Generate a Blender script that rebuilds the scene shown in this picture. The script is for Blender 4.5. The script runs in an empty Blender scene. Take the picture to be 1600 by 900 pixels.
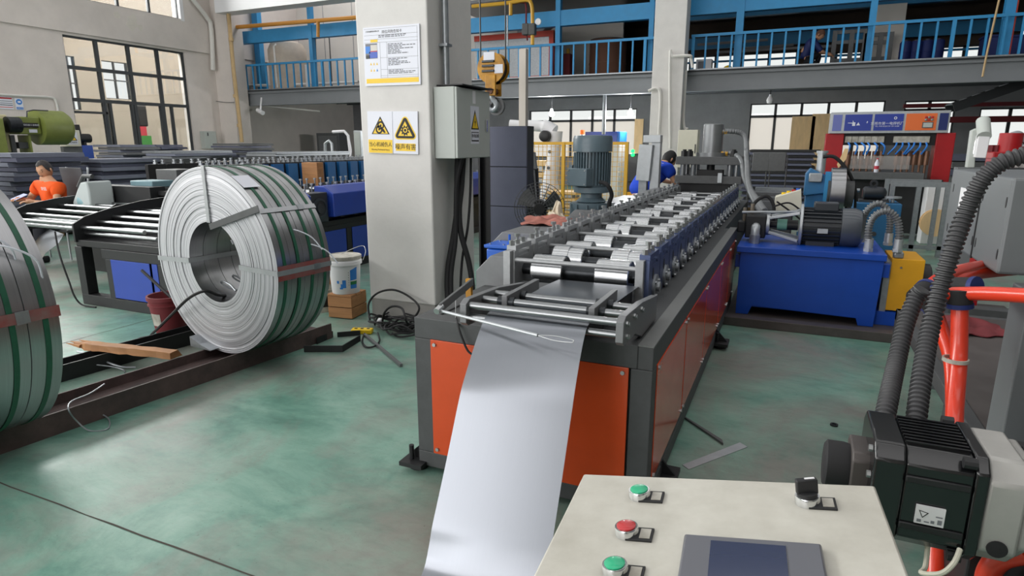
import bpy, bmesh, math, random
from mathutils import Vector, Matrix
random.seed(7)
scene = bpy.context.scene
C = scene.collection
PI = math.pi
V3 = Vector

# ---------------------------------------------------------------- camera
F_PX, CAM_H, PITCH, YAW = 968.0, 1.5, math.radians(13.1), math.radians(24.0)
cam_d = bpy.data.cameras.new('camera'); cam = bpy.data.objects.new('camera', cam_d); C.objects.link(cam)
cam_d.sensor_width = 36.0; cam_d.lens = F_PX / 1600 * 36.0; cam_d.clip_start = 0.05; cam_d.clip_end = 200
cam.location = (0, 0, CAM_H); cam.rotation_euler = (PI / 2 - PITCH, 0, YAW)
scene.camera = cam

# ---------------------------------------------------------------- world, lights, exposure
W = bpy.data.worlds.new('overcast_sky'); scene.world = W; W.use_nodes = True
bg = W.node_tree.nodes['Background']
bg.inputs[0].default_value = (1.0, 0.99, 0.99, 1); bg.inputs[1].default_value = 1.0
scene.view_settings.view_transform = 'Standard'; scene.view_settings.look = 'None'
scene.view_settings.exposure = 0.1; scene.view_settings.gamma = 1.0
scene.view_settings.use_curve_mapping = False
scene.cycles.max_bounces = 8; scene.cycles.diffuse_bounces = 4; scene.cycles.glossy_bounces = 4
scene.cycles.transparent_max_bounces = 12; scene.cycles.caustics_reflective = False; scene.cycles.caustics_refractive = False
scene.cycles.sample_clamp_indirect = 4.0

def area(name, loc, rot, sx, sy, power, col=(1, 1, 1)):
    d = bpy.data.lights.new(name, 'AREA'); d.shape = 'RECTANGLE'; d.size = sx; d.size_y = sy
    d.energy = power; d.color = col
    o = bpy.data.objects.new(name, d); C.objects.link(o); o.location = loc; o.rotation_euler = rot
    return o
LC = (1.0, 0.972, 0.968)
# lamps under unseen skylights, slots added for bands of light on the strip
for i, yy in enumerate((-5.5, -2.5, .5, 3.5, 6.5, 9.5, 14.0)):
    area('unseen_skylight_lamp', (-5.0, yy, 7.85), (0, 0, 0), 20, 1.2, 85, LC)
# daylight entering by the high clerestory windows in the left wall
area('clerestory_daylight', (-18.3, 8.0, 6.6), (0, math.radians(-68), 0), 2.6, 30, 6000, LC)
# added fill lamp under the closed roof, brightening the dark left mezzanine
area('mezzanine_fill', (-13.5, 17.7, 7.85), (0, 0, 0), 6, 1.4, 130, LC)
# unseen lamp outside the front wall openings, adding light from behind the camera
area('unseen_rear_lamp', (-9.5, -8.8, 3.6), (math.radians(86), 0, 0), 15, 7, 1500, LC)

# ---------------------------------------------------------------- pixel of the photograph -> point on a plane
_f = V3((-math.sin(YAW) * math.cos(PITCH), math.cos(YAW) * math.cos(PITCH), -math.sin(PITCH)))
_r = V3((math.cos(YAW), math.sin(YAW), 0)); _u = _r.cross(_f)
def at(px, py, X=None, Y=None, Z=None, D=None):
    d = _f + _r * ((px - 800) / F_PX) - _u * ((py - 450) / F_PX)
    if X is not None: t = X / d.x
    elif Y is not None: t = Y / d.y
    elif Z is not None: t = (Z - CAM_H) / d.z
    else: t = D
    return V3((0, 0, CAM_H)) + d * t

# ---------------------------------------------------------------- materials
def lin(h):
    h = h.lstrip('#'); c = [int(h[i:i + 2], 16) / 255 for i in (0, 2, 4)]
    return tuple((x / 12.92 if x <= .04045 else ((x + .055) / 1.055) ** 2.4) for x in c) + (1,)
MATS = {}
def mat(name, col, rough=.5, metal=0., var=0., vscale=6., bump=0., bscale=60., coat=0., col2=None, spec=None, stretch=None, alpha=1., emit=0.):
    if name in MATS: return MATS[name]
    m = bpy.data.materials.new(name); m.use_nodes = True; nt = m.node_tree; N = nt.nodes; L = nt.links
    b = N['Principled BSDF']; c = lin(col)
    b.inputs['Base Color'].default_value = c; b.inputs['Roughness'].default_value = rough; b.inputs['Metallic'].default_value = metal
    if coat: b.inputs['Coat Weight'].default_value = coat; b.inputs['Coat Roughness'].default_value = .06
    if spec is not None: b.inputs['Specular IOR Level'].default_value = spec
    if alpha < 1: b.inputs['Alpha'].default_value = alpha
    if emit: b.inputs['Emission Color'].default_value = c; b.inputs['Emission Strength'].default_value = emit
    if var or bump or col2:
        tc = N.new('ShaderNodeTexCoord'); mp = N.new('ShaderNodeMapping'); L.new(tc.outputs['Object'], mp.inputs[0])
        if stretch: mp.inputs['Scale'].default_value = stretch
    if var or col2:
        n = N.new('ShaderNodeTexNoise'); n.inputs['Scale'].default_value = vscale; n.inputs['Detail'].default_value = 6; n.inputs['Roughness'].default_value = .62
        L.new(mp.outputs[0], n.inputs['Vector'])
        cr = N.new('ShaderNodeValToRGB'); cr.color_ramp.elements[0].position = .32; cr.color_ramp.elements[1].position = .68
        if col2: a, z = lin(col2), c
        else:
            a = tuple(max(0, x * (1 - var)) for x in c[:3]) + (1,); z = tuple(min(1, x * (1 + var)) for x in c[:3]) + (1,)
        cr.color_ramp.elements[0].color = a; cr.color_ramp.elements[1].color = z
        L.new(n.outputs['Fac'], cr.inputs[0]); L.new(cr.outputs[0], b.inputs['Base Color'])
        mr = N.new('ShaderNodeMapRange'); mr.inputs[3].default_value = max(.02, rough - .08); mr.inputs[4].default_value = min(1, rough + .1)
        L.new(n.outputs['Fac'], mr.inputs[0]); L.new(mr.outputs[0], b.inputs['Roughness'])
    if bump:
        n2 = N.new('ShaderNodeTexNoise'); n2.inputs['Scale'].default_value = bscale; n2.inputs['Detail'].default_value = 4
        L.new(mp.outputs[0], n2.inputs['Vector'])
        bp = N.new('ShaderNodeBump'); bp.inputs['Strength'].default_value = bump; bp.inputs['Distance'].default_value = .01
        L.new(n2.outputs['Fac'], bp.inputs['Height']); L.new(bp.outputs[0], b.inputs['Normal'])
    MATS[name] = m; return m

def floor_material():
    m = bpy.data.materials.new('green_floor_paint'); m.use_nodes = True; nt = m.node_tree; N = nt.nodes; L = nt.links
    b = N['Principled BSDF']; tc = N.new('ShaderNodeTexCoord')
    def noise(sc, det, rough, st=(1, 1, 1), dist=0., rot=0.):
        mp = N.new('ShaderNodeMapping'); mp.inputs['Scale'].default_value = st; mp.inputs['Rotation'].default_value = (0, 0, rot); L.new(tc.outputs['Object'], mp.inputs[0])
        n = N.new('ShaderNodeTexNoise'); n.inputs['Scale'].default_value = sc; n.inputs['Detail'].default_value = det
        n.inputs['Roughness'].default_value = rough; n.inputs['Distortion'].default_value = dist
        L.new(mp.outputs[0], n.inputs['Vector']); return n.outputs['Fac']
    def ramp(fac, stops):
        r = N.new('ShaderNodeValToRGB'); e = r.color_ramp.elements
        while len(e) < len(stops): e.new(.5)
        for k, (p, c) in enumerate(stops): e[k].position = p; e[k].color = c if isinstance(c, tuple) else lin(c)
        L.new(fac, r.inputs[0]); return r.outputs[0]
    def mix(fac, a, c, mode='MIX'):
        x = N.new('ShaderNodeMix'); x.data_type = 'RGBA'; x.blend_type = mode
        if isinstance(fac, float): x.inputs[0].default_value = fac
        else: L.new(fac, x.inputs[0])
        L.new(a, x.inputs[6]); L.new(c, x.inputs[7]); return x.outputs[2]
    g = ramp(noise(1.3, 10, .68, (1, 1.3, 1), .6), [(.30, '#4a7063'), (.44, '#659182'), (.58, '#80a797'), (.72, '#96b3a6')])
    d = ramp(noise(.9, 9, .68, (1.6, .8, 1), .6, .5), [(.3, '#857d76'), (.7, '#8f918a')])
    dm = ramp(noise(.8, 8, .66, (1.3, .9, 1), .5, .9), [(.43, (0, 0, 0, 1)), (.6, (.85, .85, .85, 1))])
    c = mix(dm, g, d)
    sc = ramp(noise(7, 8, .7, (1, 2.2, 1), .5, .6), [(.30, (.62, .66, .64, 1)), (.55, (1, 1, 1, 1))])
    c = mix(.45, c, sc, 'MULTIPLY')
    sp = ramp(noise(70, 2, .5), [(.24, (.35, .35, .33, 1)), (.30, (1, 1, 1, 1))])
    c = mix(.7, c, sp, 'MULTIPLY')
    L.new(c, b.inputs['Base Color'])
    mr = N.new('ShaderNodeMapRange'); mr.inputs[3].default_value = .3; mr.inputs[4].default_value = .6
    L.new(noise(3, 6, .6), mr.inputs[0]); L.new(mr.outputs[0], b.inputs['Roughness'])
    bp = N.new('ShaderNodeBump'); bp.inputs['Strength'].default_value = .08; bp.inputs['Distance'].default_value = .01
    L.new(noise(25, 5, .6), bp.inputs['Height']); L.new(bp.outputs[0], b.inputs['Normal'])
    return m

def brushed(name, col, rough, axis, freq=350., coat=0., rvar=.1, aniso=.0):
    """bare metal with fine lines running along one local axis"""
    m = bpy.data.materials.new(name); m.use_nodes = True; nt = m.node_tree; N = nt.nodes; L = nt.links
    b = N['Principled BSDF']; b.inputs['Metallic'].default_value = 1.; tc = N.new('ShaderNodeTexCoord'); mp = N.new('ShaderNodeMapping')
    s = [1, 1, 1]
    for k_ in ([axis] if isinstance(axis, int) else axis): s[k_] = .015
    mp.inputs['Scale'].default_value = s
    L.new(tc.outputs['Object'], mp.inputs[0]); n = N.new('ShaderNodeTexNoise'); n.inputs['Scale'].default_value = freq; n.inputs['Detail'].default_value = 3
    L.new(mp.outputs[0], n.inputs['Vector']); c = lin(col)
    cr = N.new('ShaderNodeValToRGB'); cr.color_ramp.elements[0].position = .3; cr.color_ramp.elements[1].position = .7
    cr.color_ramp.elements[0].color = tuple(x * (1 - rvar) for x in c[:3]) + (1,); cr.color_ramp.elements[1].color = tuple(min(1, x * (1 + rvar * .7)) for x in c[:3]) + (1,)
    L.new(n.outputs['Fac'], cr.inputs[0]); L.new(cr.outputs[0], b.inputs['Base Color'])
    mr = N.new('ShaderNodeMapRange'); mr.inputs[3].default_value = rough - rvar / 3; mr.inputs[4].default_value = rough + rvar / 3
    L.new(n.outputs['Fac'], mr.inputs[0]); L.new(mr.outputs[0], b.inputs['Roughness'])
    MATS[name] = m; return m

def coil_face_material():
    m = bpy.data.materials.new('coil_edge_steel'); m.use_nodes = True; nt = m.node_tree; N = nt.nodes; L = nt.links
    b = N['Principled BSDF']; b.inputs['Metallic'].default_value = .75
    tc = N.new('ShaderNodeTexCoord'); mp = N.new('ShaderNodeMapping'); mp.inputs['Scale'].default_value = (1, 0, 1); L.new(tc.outputs['Object'], mp.inputs[0])
    ln = N.new('ShaderNodeVectorMath'); ln.operation = 'LENGTH'; L.new(mp.outputs[0], ln.inputs[0])
    n = N.new('ShaderNodeTexNoise'); n.noise_dimensions = '1D'; n.inputs['Scale'].default_value = 110; n.inputs['Detail'].default_value = 3
    L.new(ln.outputs['Value'], n.inputs['W'])
    cr = N.new('ShaderNodeValToRGB'); cr.color_ramp.elements[0].position = .3; cr.color_ramp.elements[1].position = .62
    cr.color_ramp.elements[0].color = lin('#a6a8ad'); cr.color_ramp.elements[1].color = lin('#d4d5d9')
    L.new(n.outputs['Fac'], cr.inputs[0]); L.new(cr.outputs[0], b.inputs['Base Color']); b.inputs['Roughness'].default_value = .5
    bp = N.new('ShaderNodeBump'); bp.inputs['Strength'].default_value = .25; bp.inputs['Distance'].default_value = .004
    L.new(n.outputs['Fac'], bp.inputs['Height']); L.new(bp.outputs[0], b.inputs['Normal'])
    MATS['coil_edge'] = m; return m

def pane_material():
    m = bpy.data.materials.new('window_glass'); m.use_nodes = True; nt = m.node_tree; N = nt.nodes; L = nt.links
    N.remove(N['Principled BSDF']); out = N['Material Output']
    t = N.new('ShaderNodeBsdfTransparent'); t.inputs[0].default_value = (.93, .95, .94, 1)
    g = N.new('ShaderNodeBsdfGlossy'); g.inputs['Roughness'].default_value = .03
    fr = N.new('ShaderNodeFresnel'); fr.inputs[0].default_value = 1.5
    mx = N.new('ShaderNodeMixShader'); L.new(fr.outputs[0], mx.inputs[0]); L.new(t.outputs[0], mx.inputs[1]); L.new(g.outputs[0], mx.inputs[2]); L.new(mx.outputs[0], out.inputs[0])
    MATS['glass'] = m; return m

def frosted_material():
    m = bpy.data.materials.new('frosted_glass'); m.use_nodes = True; nt = m.node_tree; N = nt.nodes; L = nt.links
    N.remove(N['Principled BSDF']); t = N.new('ShaderNodeBsdfTranslucent'); t.inputs[0].default_value = (.93, .91, .87, 1)
    d = N.new('ShaderNodeBsdfDiffuse'); d.inputs[0].default_value = (.8, .79, .76, 1); mx = N.new('ShaderNodeMixShader'); mx.inputs[0].default_value = .25; tr = N.new('ShaderNodeBsdfTransparent'); tr.inputs[0].default_value = (1, .97, .92, 1); m2_ = N.new('ShaderNodeMixShader'); m2_.inputs[0].default_value = .6
    L.new(t.outputs[0], mx.inputs[1]); L.new(d.outputs[0], mx.inputs[2]); L.new(mx.outputs[0], m2_.inputs[1]); L.new(tr.outputs[0], m2_.inputs[2]); L.new(m2_.outputs[0], N['Material Output'].inputs[0]); MATS['frost'] = m

# ---------------------------------------------------------------- mesh builder
class MB:
    def __init__(s): s.v = []; s.f = []
    def add(s, vs, fs):
        o = len(s.v); s.v += [V3(v) for v in vs]; s.f += [tuple(i + o for i in f) for f in fs]; return s
    def box(s, x0, x1, y0, y1, z0, z1):
        x0, x1 = min(x0, x1), max(x0, x1); y0, y1 = min(y0, y1), max(y0, y1); z0, z1 = min(z0, z1), max(z0, z1)
        return s.add([(x0, y0, z0), (x1, y0, z0), (x1, y1, z0), (x0, y1, z0), (x0, y0, z1), (x1, y0, z1), (x1, y1, z1), (x0, y1, z1)],
                     [(3, 2, 1, 0), (4, 5, 6, 7), (0, 1, 5, 4), (1, 2, 6, 5), (2, 3, 7, 6), (3, 0, 4, 7)])
    def obox(s, M, sx, sy, sz):
        k = MB().box(-sx / 2, sx / 2, -sy / 2, sy / 2, -sz / 2, sz / 2); return s.add([M @ v for v in k.v], k.f)
    def bar(s, p0, p1, w, h=None, up=(0, 0, 1)):
        p0, p1 = V3(p0), V3(p1); h = h or w; d = (p1 - p0); L = d.length; d.normalize(); up = V3(up)
        if abs(d.dot(up)) > .98: up = V3((0, 1, 0))
        x = d.cross(up).normalized(); z = x.cross(d)
        M = Matrix((x, d, z)).transposed().to_4x4(); M.translation = (p0 + p1) / 2
        return s.obox(M, w, L, h)
    def cyl(s, p0, p1, r0, r1=None, n=16, caps=True):
        return s.rings([(p0, r0), (p1, r0 if r1 is None else r1)], n, caps)
    def rings(s, prs, n=16, caps=True):
        """revolved body: a straight chain of (centre, radius)"""
        ax = (V3(prs[-1][0]) - V3(prs[0][0])).normalized(); up = V3((0, 0, 1)) if abs(ax.z) < .9 else V3((1, 0, 0))
        a = ax.cross(up).normalized(); b = a.cross(ax)
        vs = []; fs = []
        for p, r in prs:
            p = V3(p)
            for k in range(n):
                t = 2 * PI * k / n; vs.append(p + (a * math.cos(t) + b * math.sin(t)) * r)
        for i in range(len(prs) - 1):
            for k in range(n): fs.append((i * n + k, (i + 1) * n + k, (i + 1) * n + (k + 1) % n, i * n + (k + 1) % n))
        if caps: fs.append(tuple(range(n))); fs.append(tuple((len(prs) - 1) * n + k for k in reversed(range(n))))
        return s.add(vs, fs)
    def tube(s, pts, r, n=8, caps=True):
        pts = [V3(p) for p in pts]; m = len(pts); rs = r if isinstance(r, (list, tuple)) else [r] * m
        T = [(pts[min(i + 1, m - 1)] - pts[max(i - 1, 0)]).normalized() for i in range(m)]
        up = V3((0, 0, 1)) if abs(T[0].z) < .9 else V3((1, 0, 0)); a = T[0].cross(up).normalized(); vs = []; fs = []
        for i in range(m):
            a = (a - T[i] * a.dot(T[i])).normalized(); b = a.cross(T[i])
            for k in range(n):
                t = 2 * PI * k / n; vs.append(pts[i] + (a * math.cos(t) + b * math.sin(t)) * rs[i])
        for i in range(m - 1):
            for k in range(n): fs.append((i * n + k, (i + 1) * n + k, (i + 1) * n + (k + 1) % n, i * n + (k + 1) % n))
        if caps: fs.append(tuple(range(n))); fs.append(tuple((m - 1) * n + k for k in reversed(range(n))))
        return s.add(vs, fs)
    def lathe(s, M, prof, n=32, closed=False):
        """prof: (radius, height) turned about the local z axis of M"""
        vs = []; fs = []; m = len(prof)
        for r, z in prof:
            for k in range(n):
                t = 2 * PI * k / n; vs.append(M @ V3((r * math.cos(t), r * math.sin(t), z)))
        for i in range(m if closed else m - 1):
            j = (i + 1) % m
            for k in range(n): fs.append((i * n + k, i * n + (k + 1) % n, j * n + (k + 1) % n, j * n + k))
        if not closed:
            if prof[0][0] > 1e-5: fs.append(tuple(reversed(range(n))))
            if prof[-1][0] > 1e-5: fs.append(tuple((m - 1) * n + k for k in range(n)))
        return s.add(vs, fs)
    def prism(s, M, poly, h0, h1):
        """polygon in the local xy plane of M, extruded from z=h0 to z=h1"""
        n = len(poly)
        ar = sum(poly[i][0] * poly[(i + 1) % n][1] - poly[(i + 1) % n][0] * poly[i][1] for i in range(n))
        if ar < 0: poly = poly[::-1]
        vs = [M @ V3((p[0], p[1], h0)) for p in poly] + [M @ V3((p[0], p[1], h1)) for p in poly]
        fs = [tuple(reversed(range(n))), tuple(range(n, 2 * n))] + [(i, (i + 1) % n, n + (i + 1) % n, n + i) for i in range(n)]
        return s.add(vs, fs)
    def sheet(s, rows, th):
        """rows of points (grid) given a thickness along the surface normal"""
        R = len(rows); K = len(rows[0]); P = [[V3(p) for p in r] for r in rows]; vs = []; fs = []
        for sgn in (1, -1):
            for i in range(R):
                for k in range(K):
                    du = P[min(i + 1, R - 1)][k] - P[max(i - 1, 0)][k]; dv = P[i][min(k + 1, K - 1)] - P[i][max(k - 1, 0)]
                    nn = du.cross(dv); nn = nn.normalized() if nn.length > 1e-9 else V3((0, 0, 1)); vs.append(P[i][k] + nn * sgn * th / 2)
        o = R * K
        for i in range(R - 1):
            for k in range(K - 1):
                a, b, c, d = i * K + k, (i + 1) * K + k, (i + 1) * K + k + 1, i * K + k + 1
                fs.append((a, b, c, d)); fs.append((o + d, o + c, o + b, o + a))
        for i in range(R - 1):
            a, b = i * K, (i + 1) * K; fs.append((a, o + a, o + b, b)); a, b = i * K + K - 1, (i + 1) * K + K - 1; fs.append((b, o + b, o + a, a))
        for k in range(K - 1):
            a, b = k, k + 1; fs.append((b, o + b, o + a, a)); a, b = (R - 1) * K + k, (R - 1) * K + k + 1; fs.append((a, o + a, o + b, b))
        return s.add(vs, fs)
    def xf(s, M): s.v = [M @ v for v in s.v]; return s
    def mesh(s, name, m, Minv=None, smooth=True, ang=35):
        me = bpy.data.meshes.new(name)
        me.from_pydata([(Minv @ v if Minv else v)[:] for v in s.v], [], s.f)
        me.update()
        if smooth:
            me.shade_smooth(); me.set_sharp_from_angle(angle=math.radians(ang))
        if m is not None: me.materials.append(MATS[m] if isinstance(m, str) else m)
        return me
    def build(s, name, m, parent=None, bev=0., smooth=True, ang=35):
        if parent is not None:
            o = bpy.data.objects.new(name, s.mesh(name, m, WM[parent.name].inverted(), smooth, ang)); C.objects.link(o); o.parent = parent; WM[o.name] = WM[parent.name].copy()
        else:
            xs = [v.x for v in s.v]; ys = [v.y for v in s.v]; zs = [v.z for v in s.v]
            T = Matrix.Translation(((min(xs) + max(xs)) / 2, (min(ys) + max(ys)) / 2, min(zs)))
            o = bpy.data.objects.new(name, s.mesh(name, m, T.inverted(), smooth, ang)); C.objects.link(o); o.matrix_world = T; WM[o.name] = T
        if bev:
            b = o.modifiers.new('edge', 'BEVEL'); b.width = bev; b.segments = 2; b.limit_method = 'ANGLE'; b.angle_limit = math.radians(40)
        return o
WM = {}
def tag(o, label, cat, group=None):
    o['label'] = label; o['category'] = cat
    if group: o['group'] = group
    return o
def thing(name, label, cat, loc=(0, 0, 0), rz=0., group=None, M=None):
    o = bpy.data.objects.new(name, None); C.objects.link(o); o.empty_display_size = .1
    m = M if M is not None else Matrix.Translation(loc) @ Matrix.Rotation(rz, 4, 'Z')
    o.matrix_world = m; WM[o.name] = m.copy(); tag(o, label, cat, group); return o
def struct(o): o['kind'] = 'structure'; return o
def inst(name, me, parent, M):
    """a part that shares its mesh; M is its place in the world"""
    o = bpy.data.objects.new(name, me); C.objects.link(o); o.parent = parent
    L = WM[parent.name].inverted() @ M; o.matrix_basis = L; WM[o.name] = M.copy(); return o
def T(x, y=0, z=0): return Matrix.Translation(V3(x) if not isinstance(x, (int, float)) else (x, y, z))
def basis(o, x, y):
    x = V3(x).normalized(); y = V3(y); y = (y - x * y.dot(x)).normalized(); z = x.cross(y)
    M = Matrix((x, y, z)).transposed().to_4x4(); M.translation = V3(o); return M
def text(parent, name, s, size, M, m, h=.0008, align='CENTER', sx=1.):
    cu = bpy.data.curves.new(name, 'FONT'); cu.body = s; cu.size = size; cu.align_x = align; cu.align_y = 'CENTER'; cu.extrude = h; cu.resolution_u = 2
    o = bpy.data.objects.new(name, cu); C.objects.link(o)
    me = bpy.data.meshes.new_from_object(o.evaluated_get(bpy.context.evaluated_depsgraph_get()))
    bpy.data.objects.remove(o); bpy.data.curves.remove(cu); me.name = name
    me.transform(Matrix.Diagonal((sx, 1, 1, 1))); me.materials.clear(); me.materials.append(MATS[m])
    return inst(name, me, parent, M)
def spline(pts, n=8):
    """smooth curve through points"""
    P = [V3(p) for p in pts]; out = []
    for i in range(len(P) - 1):
        p0, p1, p2, p3 = P[max(i - 1, 0)], P[i], P[i + 1], P[min(i + 2, len(P) - 1)]
        for k in range(n):
            t = k / n; out.append(.5 * ((2 * p1) + (p2 - p0) * t + (2 * p0 - 5 * p1 + 4 * p2 - p3) * t * t + (3 * p1 - p0 - 3 * p2 + p3) * t ** 3))
    return out + [P[-1]]
def resample(pts, step):
    out = [pts[0].copy()]; acc = 0
    for a, b in zip(pts, pts[1:]):
        L = (b - a).length; d = step - acc
        while d <= L: out.append(a.lerp(b, d / L)); d += step
        acc = (acc + L) % step if L + acc >= step else acc + L
    return out
def corrugated(pts, r, pitch, n=12, depth=.12):
    q = resample(spline(pts, 14), pitch / 4); rs = [r * (1 - (depth if i % 4 in (2, 3) else 0)) for i in range(len(q))]
    return MB().tube(q, rs, n)
def hexbolt(r=.008, h=.007, shank=0.):
    b = MB().cyl((0, 0, 0), (0, 0, h), r, n=6)
    if shank: b.cyl((0, 0, -shank), (0, 0, 0), r * .6, n=8)
    return b
RX = lambda a: Matrix.Rotation(a, 4, 'X')
RY = lambda a: Matrix.Rotation(a, 4, 'Y')
RZ = lambda a: Matrix.Rotation(a, 4, 'Z')

# palette
floor_m = floor_material(); MATS['floor'] = floor_m; coil_face_material(); pane_material(); frosted_material()
mat('plaster', '#d8d0ca', .9, var=.07, vscale=1.2, bump=.15, bscale=25)
mat('pillar', '#d9d7d4', .85, var=.05, vscale=3.5, bump=.12, bscale=30)
mat('pillar_foot', '#a09e9a', .85, var=.1, vscale=5)
mat('bare_plaster', '#d8d2c8', .95, var=.05, vscale=9)
mat('white_panel', '#d8d4cd', .7, var=.03, vscale=2)
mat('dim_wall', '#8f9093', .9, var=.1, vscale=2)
mat('brown_cladding', '#54483f', .8, var=.1, vscale=3)
mat('ceiling', '#8f908f', .9); mat('right_wall', '#6f6e6c', .9)
mat('frame_dark', '#4b4d4e', .55, var=.12, vscale=14, spec=.4)
mat('frame_grey', '#5b5d5e', .5, var=.1, vscale=18)
mat('stand_steel', '#a2a5a7', .42, metal=.45, var=.1, vscale=30)
mat('guard_grey', '#77797b', .45, metal=.3, var=.08, vscale=12)
mat('deck', '#4a4c4e', .5, metal=.3, var=.15, vscale=14)
mat('orange', '#cd4a17', .38, var=.05, vscale=8, coat=.25)
mat('orange_gloss', '#d4512a', .22, var=.04, vscale=5, coat=.35)
brushed('roller', '#c6c9cb', .27, 0, 90, rvar=.05); brushed('strip', '#878b91', .3, (1, 2), 220, rvar=.012)
brushed('rod', '#8f9294', .3, 0, 80, rvar=.03); brushed('tread', '#a3a4a6', .3, (0, 2), 160, rvar=.06)
mat('shaft', '#3a3d40', .35, metal=.8, var=.2, vscale=20)
mat('bolt', '#b9bcbd', .3, metal=.9)
mat('rail_top', '#737574', .5, var=.08, vscale=14)
mat('strap', '#b4b7ba', .4, metal=.6, var=.08, vscale=12)
mat('hose_steel', '#7f8284', .4, metal=.5, var=.1, vscale=20)
mat('zinc', '#9fa4a8', .4, metal=.7, var=.12, vscale=20)
mat('alu', '#b9bec1', .4, metal=.6, var=.08, vscale=15)
mat('black', '#17181a', .5); mat('black_gloss', '#0f1012', .22, coat=.4); mat('rubber', '#1d1d1f', .75)
mat('machine_black', '#1c1d1f', .5, var=.2, vscale=12)
mat('blue', '#0c4ab4', .4, var=.06, vscale=6, coat=.2); mat('gear_blue', '#1f5fc4', .4, var=.06, vscale=9, coat=.2)
mat('cover_blue', '#1f3f9e', .42, var=.05, vscale=6, coat=.2); mat('plate_blue', '#1f6aa8', .5, var=.08, vscale=9)
mat('rail_blue', '#338fc6', .5, var=.05, vscale=6); mat('deep_blue', '#1a2a66', .6); mat('tank_blue', '#2c6e9e', .5, var=.1, vscale=8)
mat('yellow', '#e2a51c', .45, var=.04, vscale=9); mat('hoist_yellow', '#d69a1d', .5, col2='#9a6a1a', vscale=9)
mat('fence_yellow', '#d9a82b', .5); mat('gas_yellow', '#d0a030', .5)
mat('red', '#a8141c', .4, var=.06, vscale=9); mat('hose_red', '#d6371c', .3, var=.05, vscale=20, coat=.3); mat('dark_red', '#6d2228', .7, var=.12, vscale=8)
mat('frame_red', '#c2402f', .5); mat('paint_red', '#9a4440', .5, metal=.2, col2='#8f7270', vscale=9)
mat('green_band', '#1f5a43', .5, var=.12, vscale=30); mat('press_green', '#7f8a44', .45, var=.12, vscale=5); mat('press_cream', '#cfc79f', .5, var=.06)
mat('cabinet_grey', '#b7bdb8', .5, var=.03, vscale=4); mat('cream', '#d9d6c5', .5, var=.03, vscale=7)
mat('console_top', '#c4c2b8', .42, col2='#aeaba0', vscale=11); mat('white', '#e8e8ea', .5); mat('sign_white', '#dfe2ec', .35)
mat('sign_yellow', '#f0c81e', .4); mat('ink', '#15130f', .6); mat('ink_grey', '#7d8087', .6); mat('print_blue', '#2f7fd0', .5); mat('print_green', '#1f7a45', .5)
mat('motor_grey', '#5d6f78', .45, var=.06, vscale=9, coat=.15); mat('motor_dark', '#2b3036', .4, coat=.2)
mat('wood', '#a9794e', .7, var=.2, vscale=9, stretch=(.25, 1, 3)); mat('wood_pale', '#ecca98', .7, var=.12, vscale=8, stretch=(1, 1, .2))
mat('beam_rust', '#64524f', .65, col2='#473d3c', vscale=9, bump=.2); mat('beam_grey', '#55565a', .6, var=.15, vscale=8)
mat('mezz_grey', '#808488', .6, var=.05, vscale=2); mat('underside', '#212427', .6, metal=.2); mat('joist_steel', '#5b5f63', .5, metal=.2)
mat('panel_slate', '#7c8190', .45, metal=.15, var=.06, vscale=4); mat('panel_dark', '#63677a', .4, metal=.2, var=.06, vscale=4)
mat('brown_box', '#6b4a3a', .8); mat('tank_beige', '#bfb3a5', .7, var=.1, vscale=4); mat('cloth_pink', '#a4685c', .95, var=.2, vscale=16); mat('cloth_cream', '#cfc3ae', .95)
mat('skin', '#c99878', .55, var=.05, vscale=20); mat('hair', '#353333', .7, var=.35, vscale=60); mat('hair_black', '#141414', .6)
mat('shirt_orange', '#ee5a16', .85, var=.08, vscale=12, bump=.2, bscale=14); mat('shirt_blue', '#1747c8', .85, var=.08, vscale=12, bump=.2, bscale=14); mat('trousers', '#1d1f26', .9)
mat('paper', '#aeb8e0', .8); mat('btn_green', '#18a878', .3, coat=.5); mat('btn_red', '#b5272b', .3, coat=.5); mat('chrome', '#d8dadb', .12, metal=1.)
mat('screen', '#26314f', .18, coat=.6); mat('screen_frame', '#5f6168', .3, coat=.3)
mat('window_frame', '#3c3f42', .5); mat('pipe_cream', '#c9ab7e', .6, var=.08); mat('pipe_white', '#dcdad5', .5)
mat('lamp', '#ffffff', .5, emit=12.); mat('led_green', '#19e060', .5, emit=3.)
mat('amber', '#d8641f', .4, emit=.6)
mat('clear_plastic', '#c9c4c0', .15, alpha=.28); mat('hose_blue', '#2f7fd6', .4); mat('banner_blue', '#2b3f9c', .35, coat=.3); mat('banner_orange', '#e8733a', .4)
mat('dirty_white', '#c3c0b6', .6, col2='#8f8b80', vscale=14); mat('rust_plate', '#5f5a58', .55, metal=.3, col2='#4b4644', vscale=4)
mat('grey_box', '#6d7173', .45, metal=.2, var=.06, vscale=5)
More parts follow.
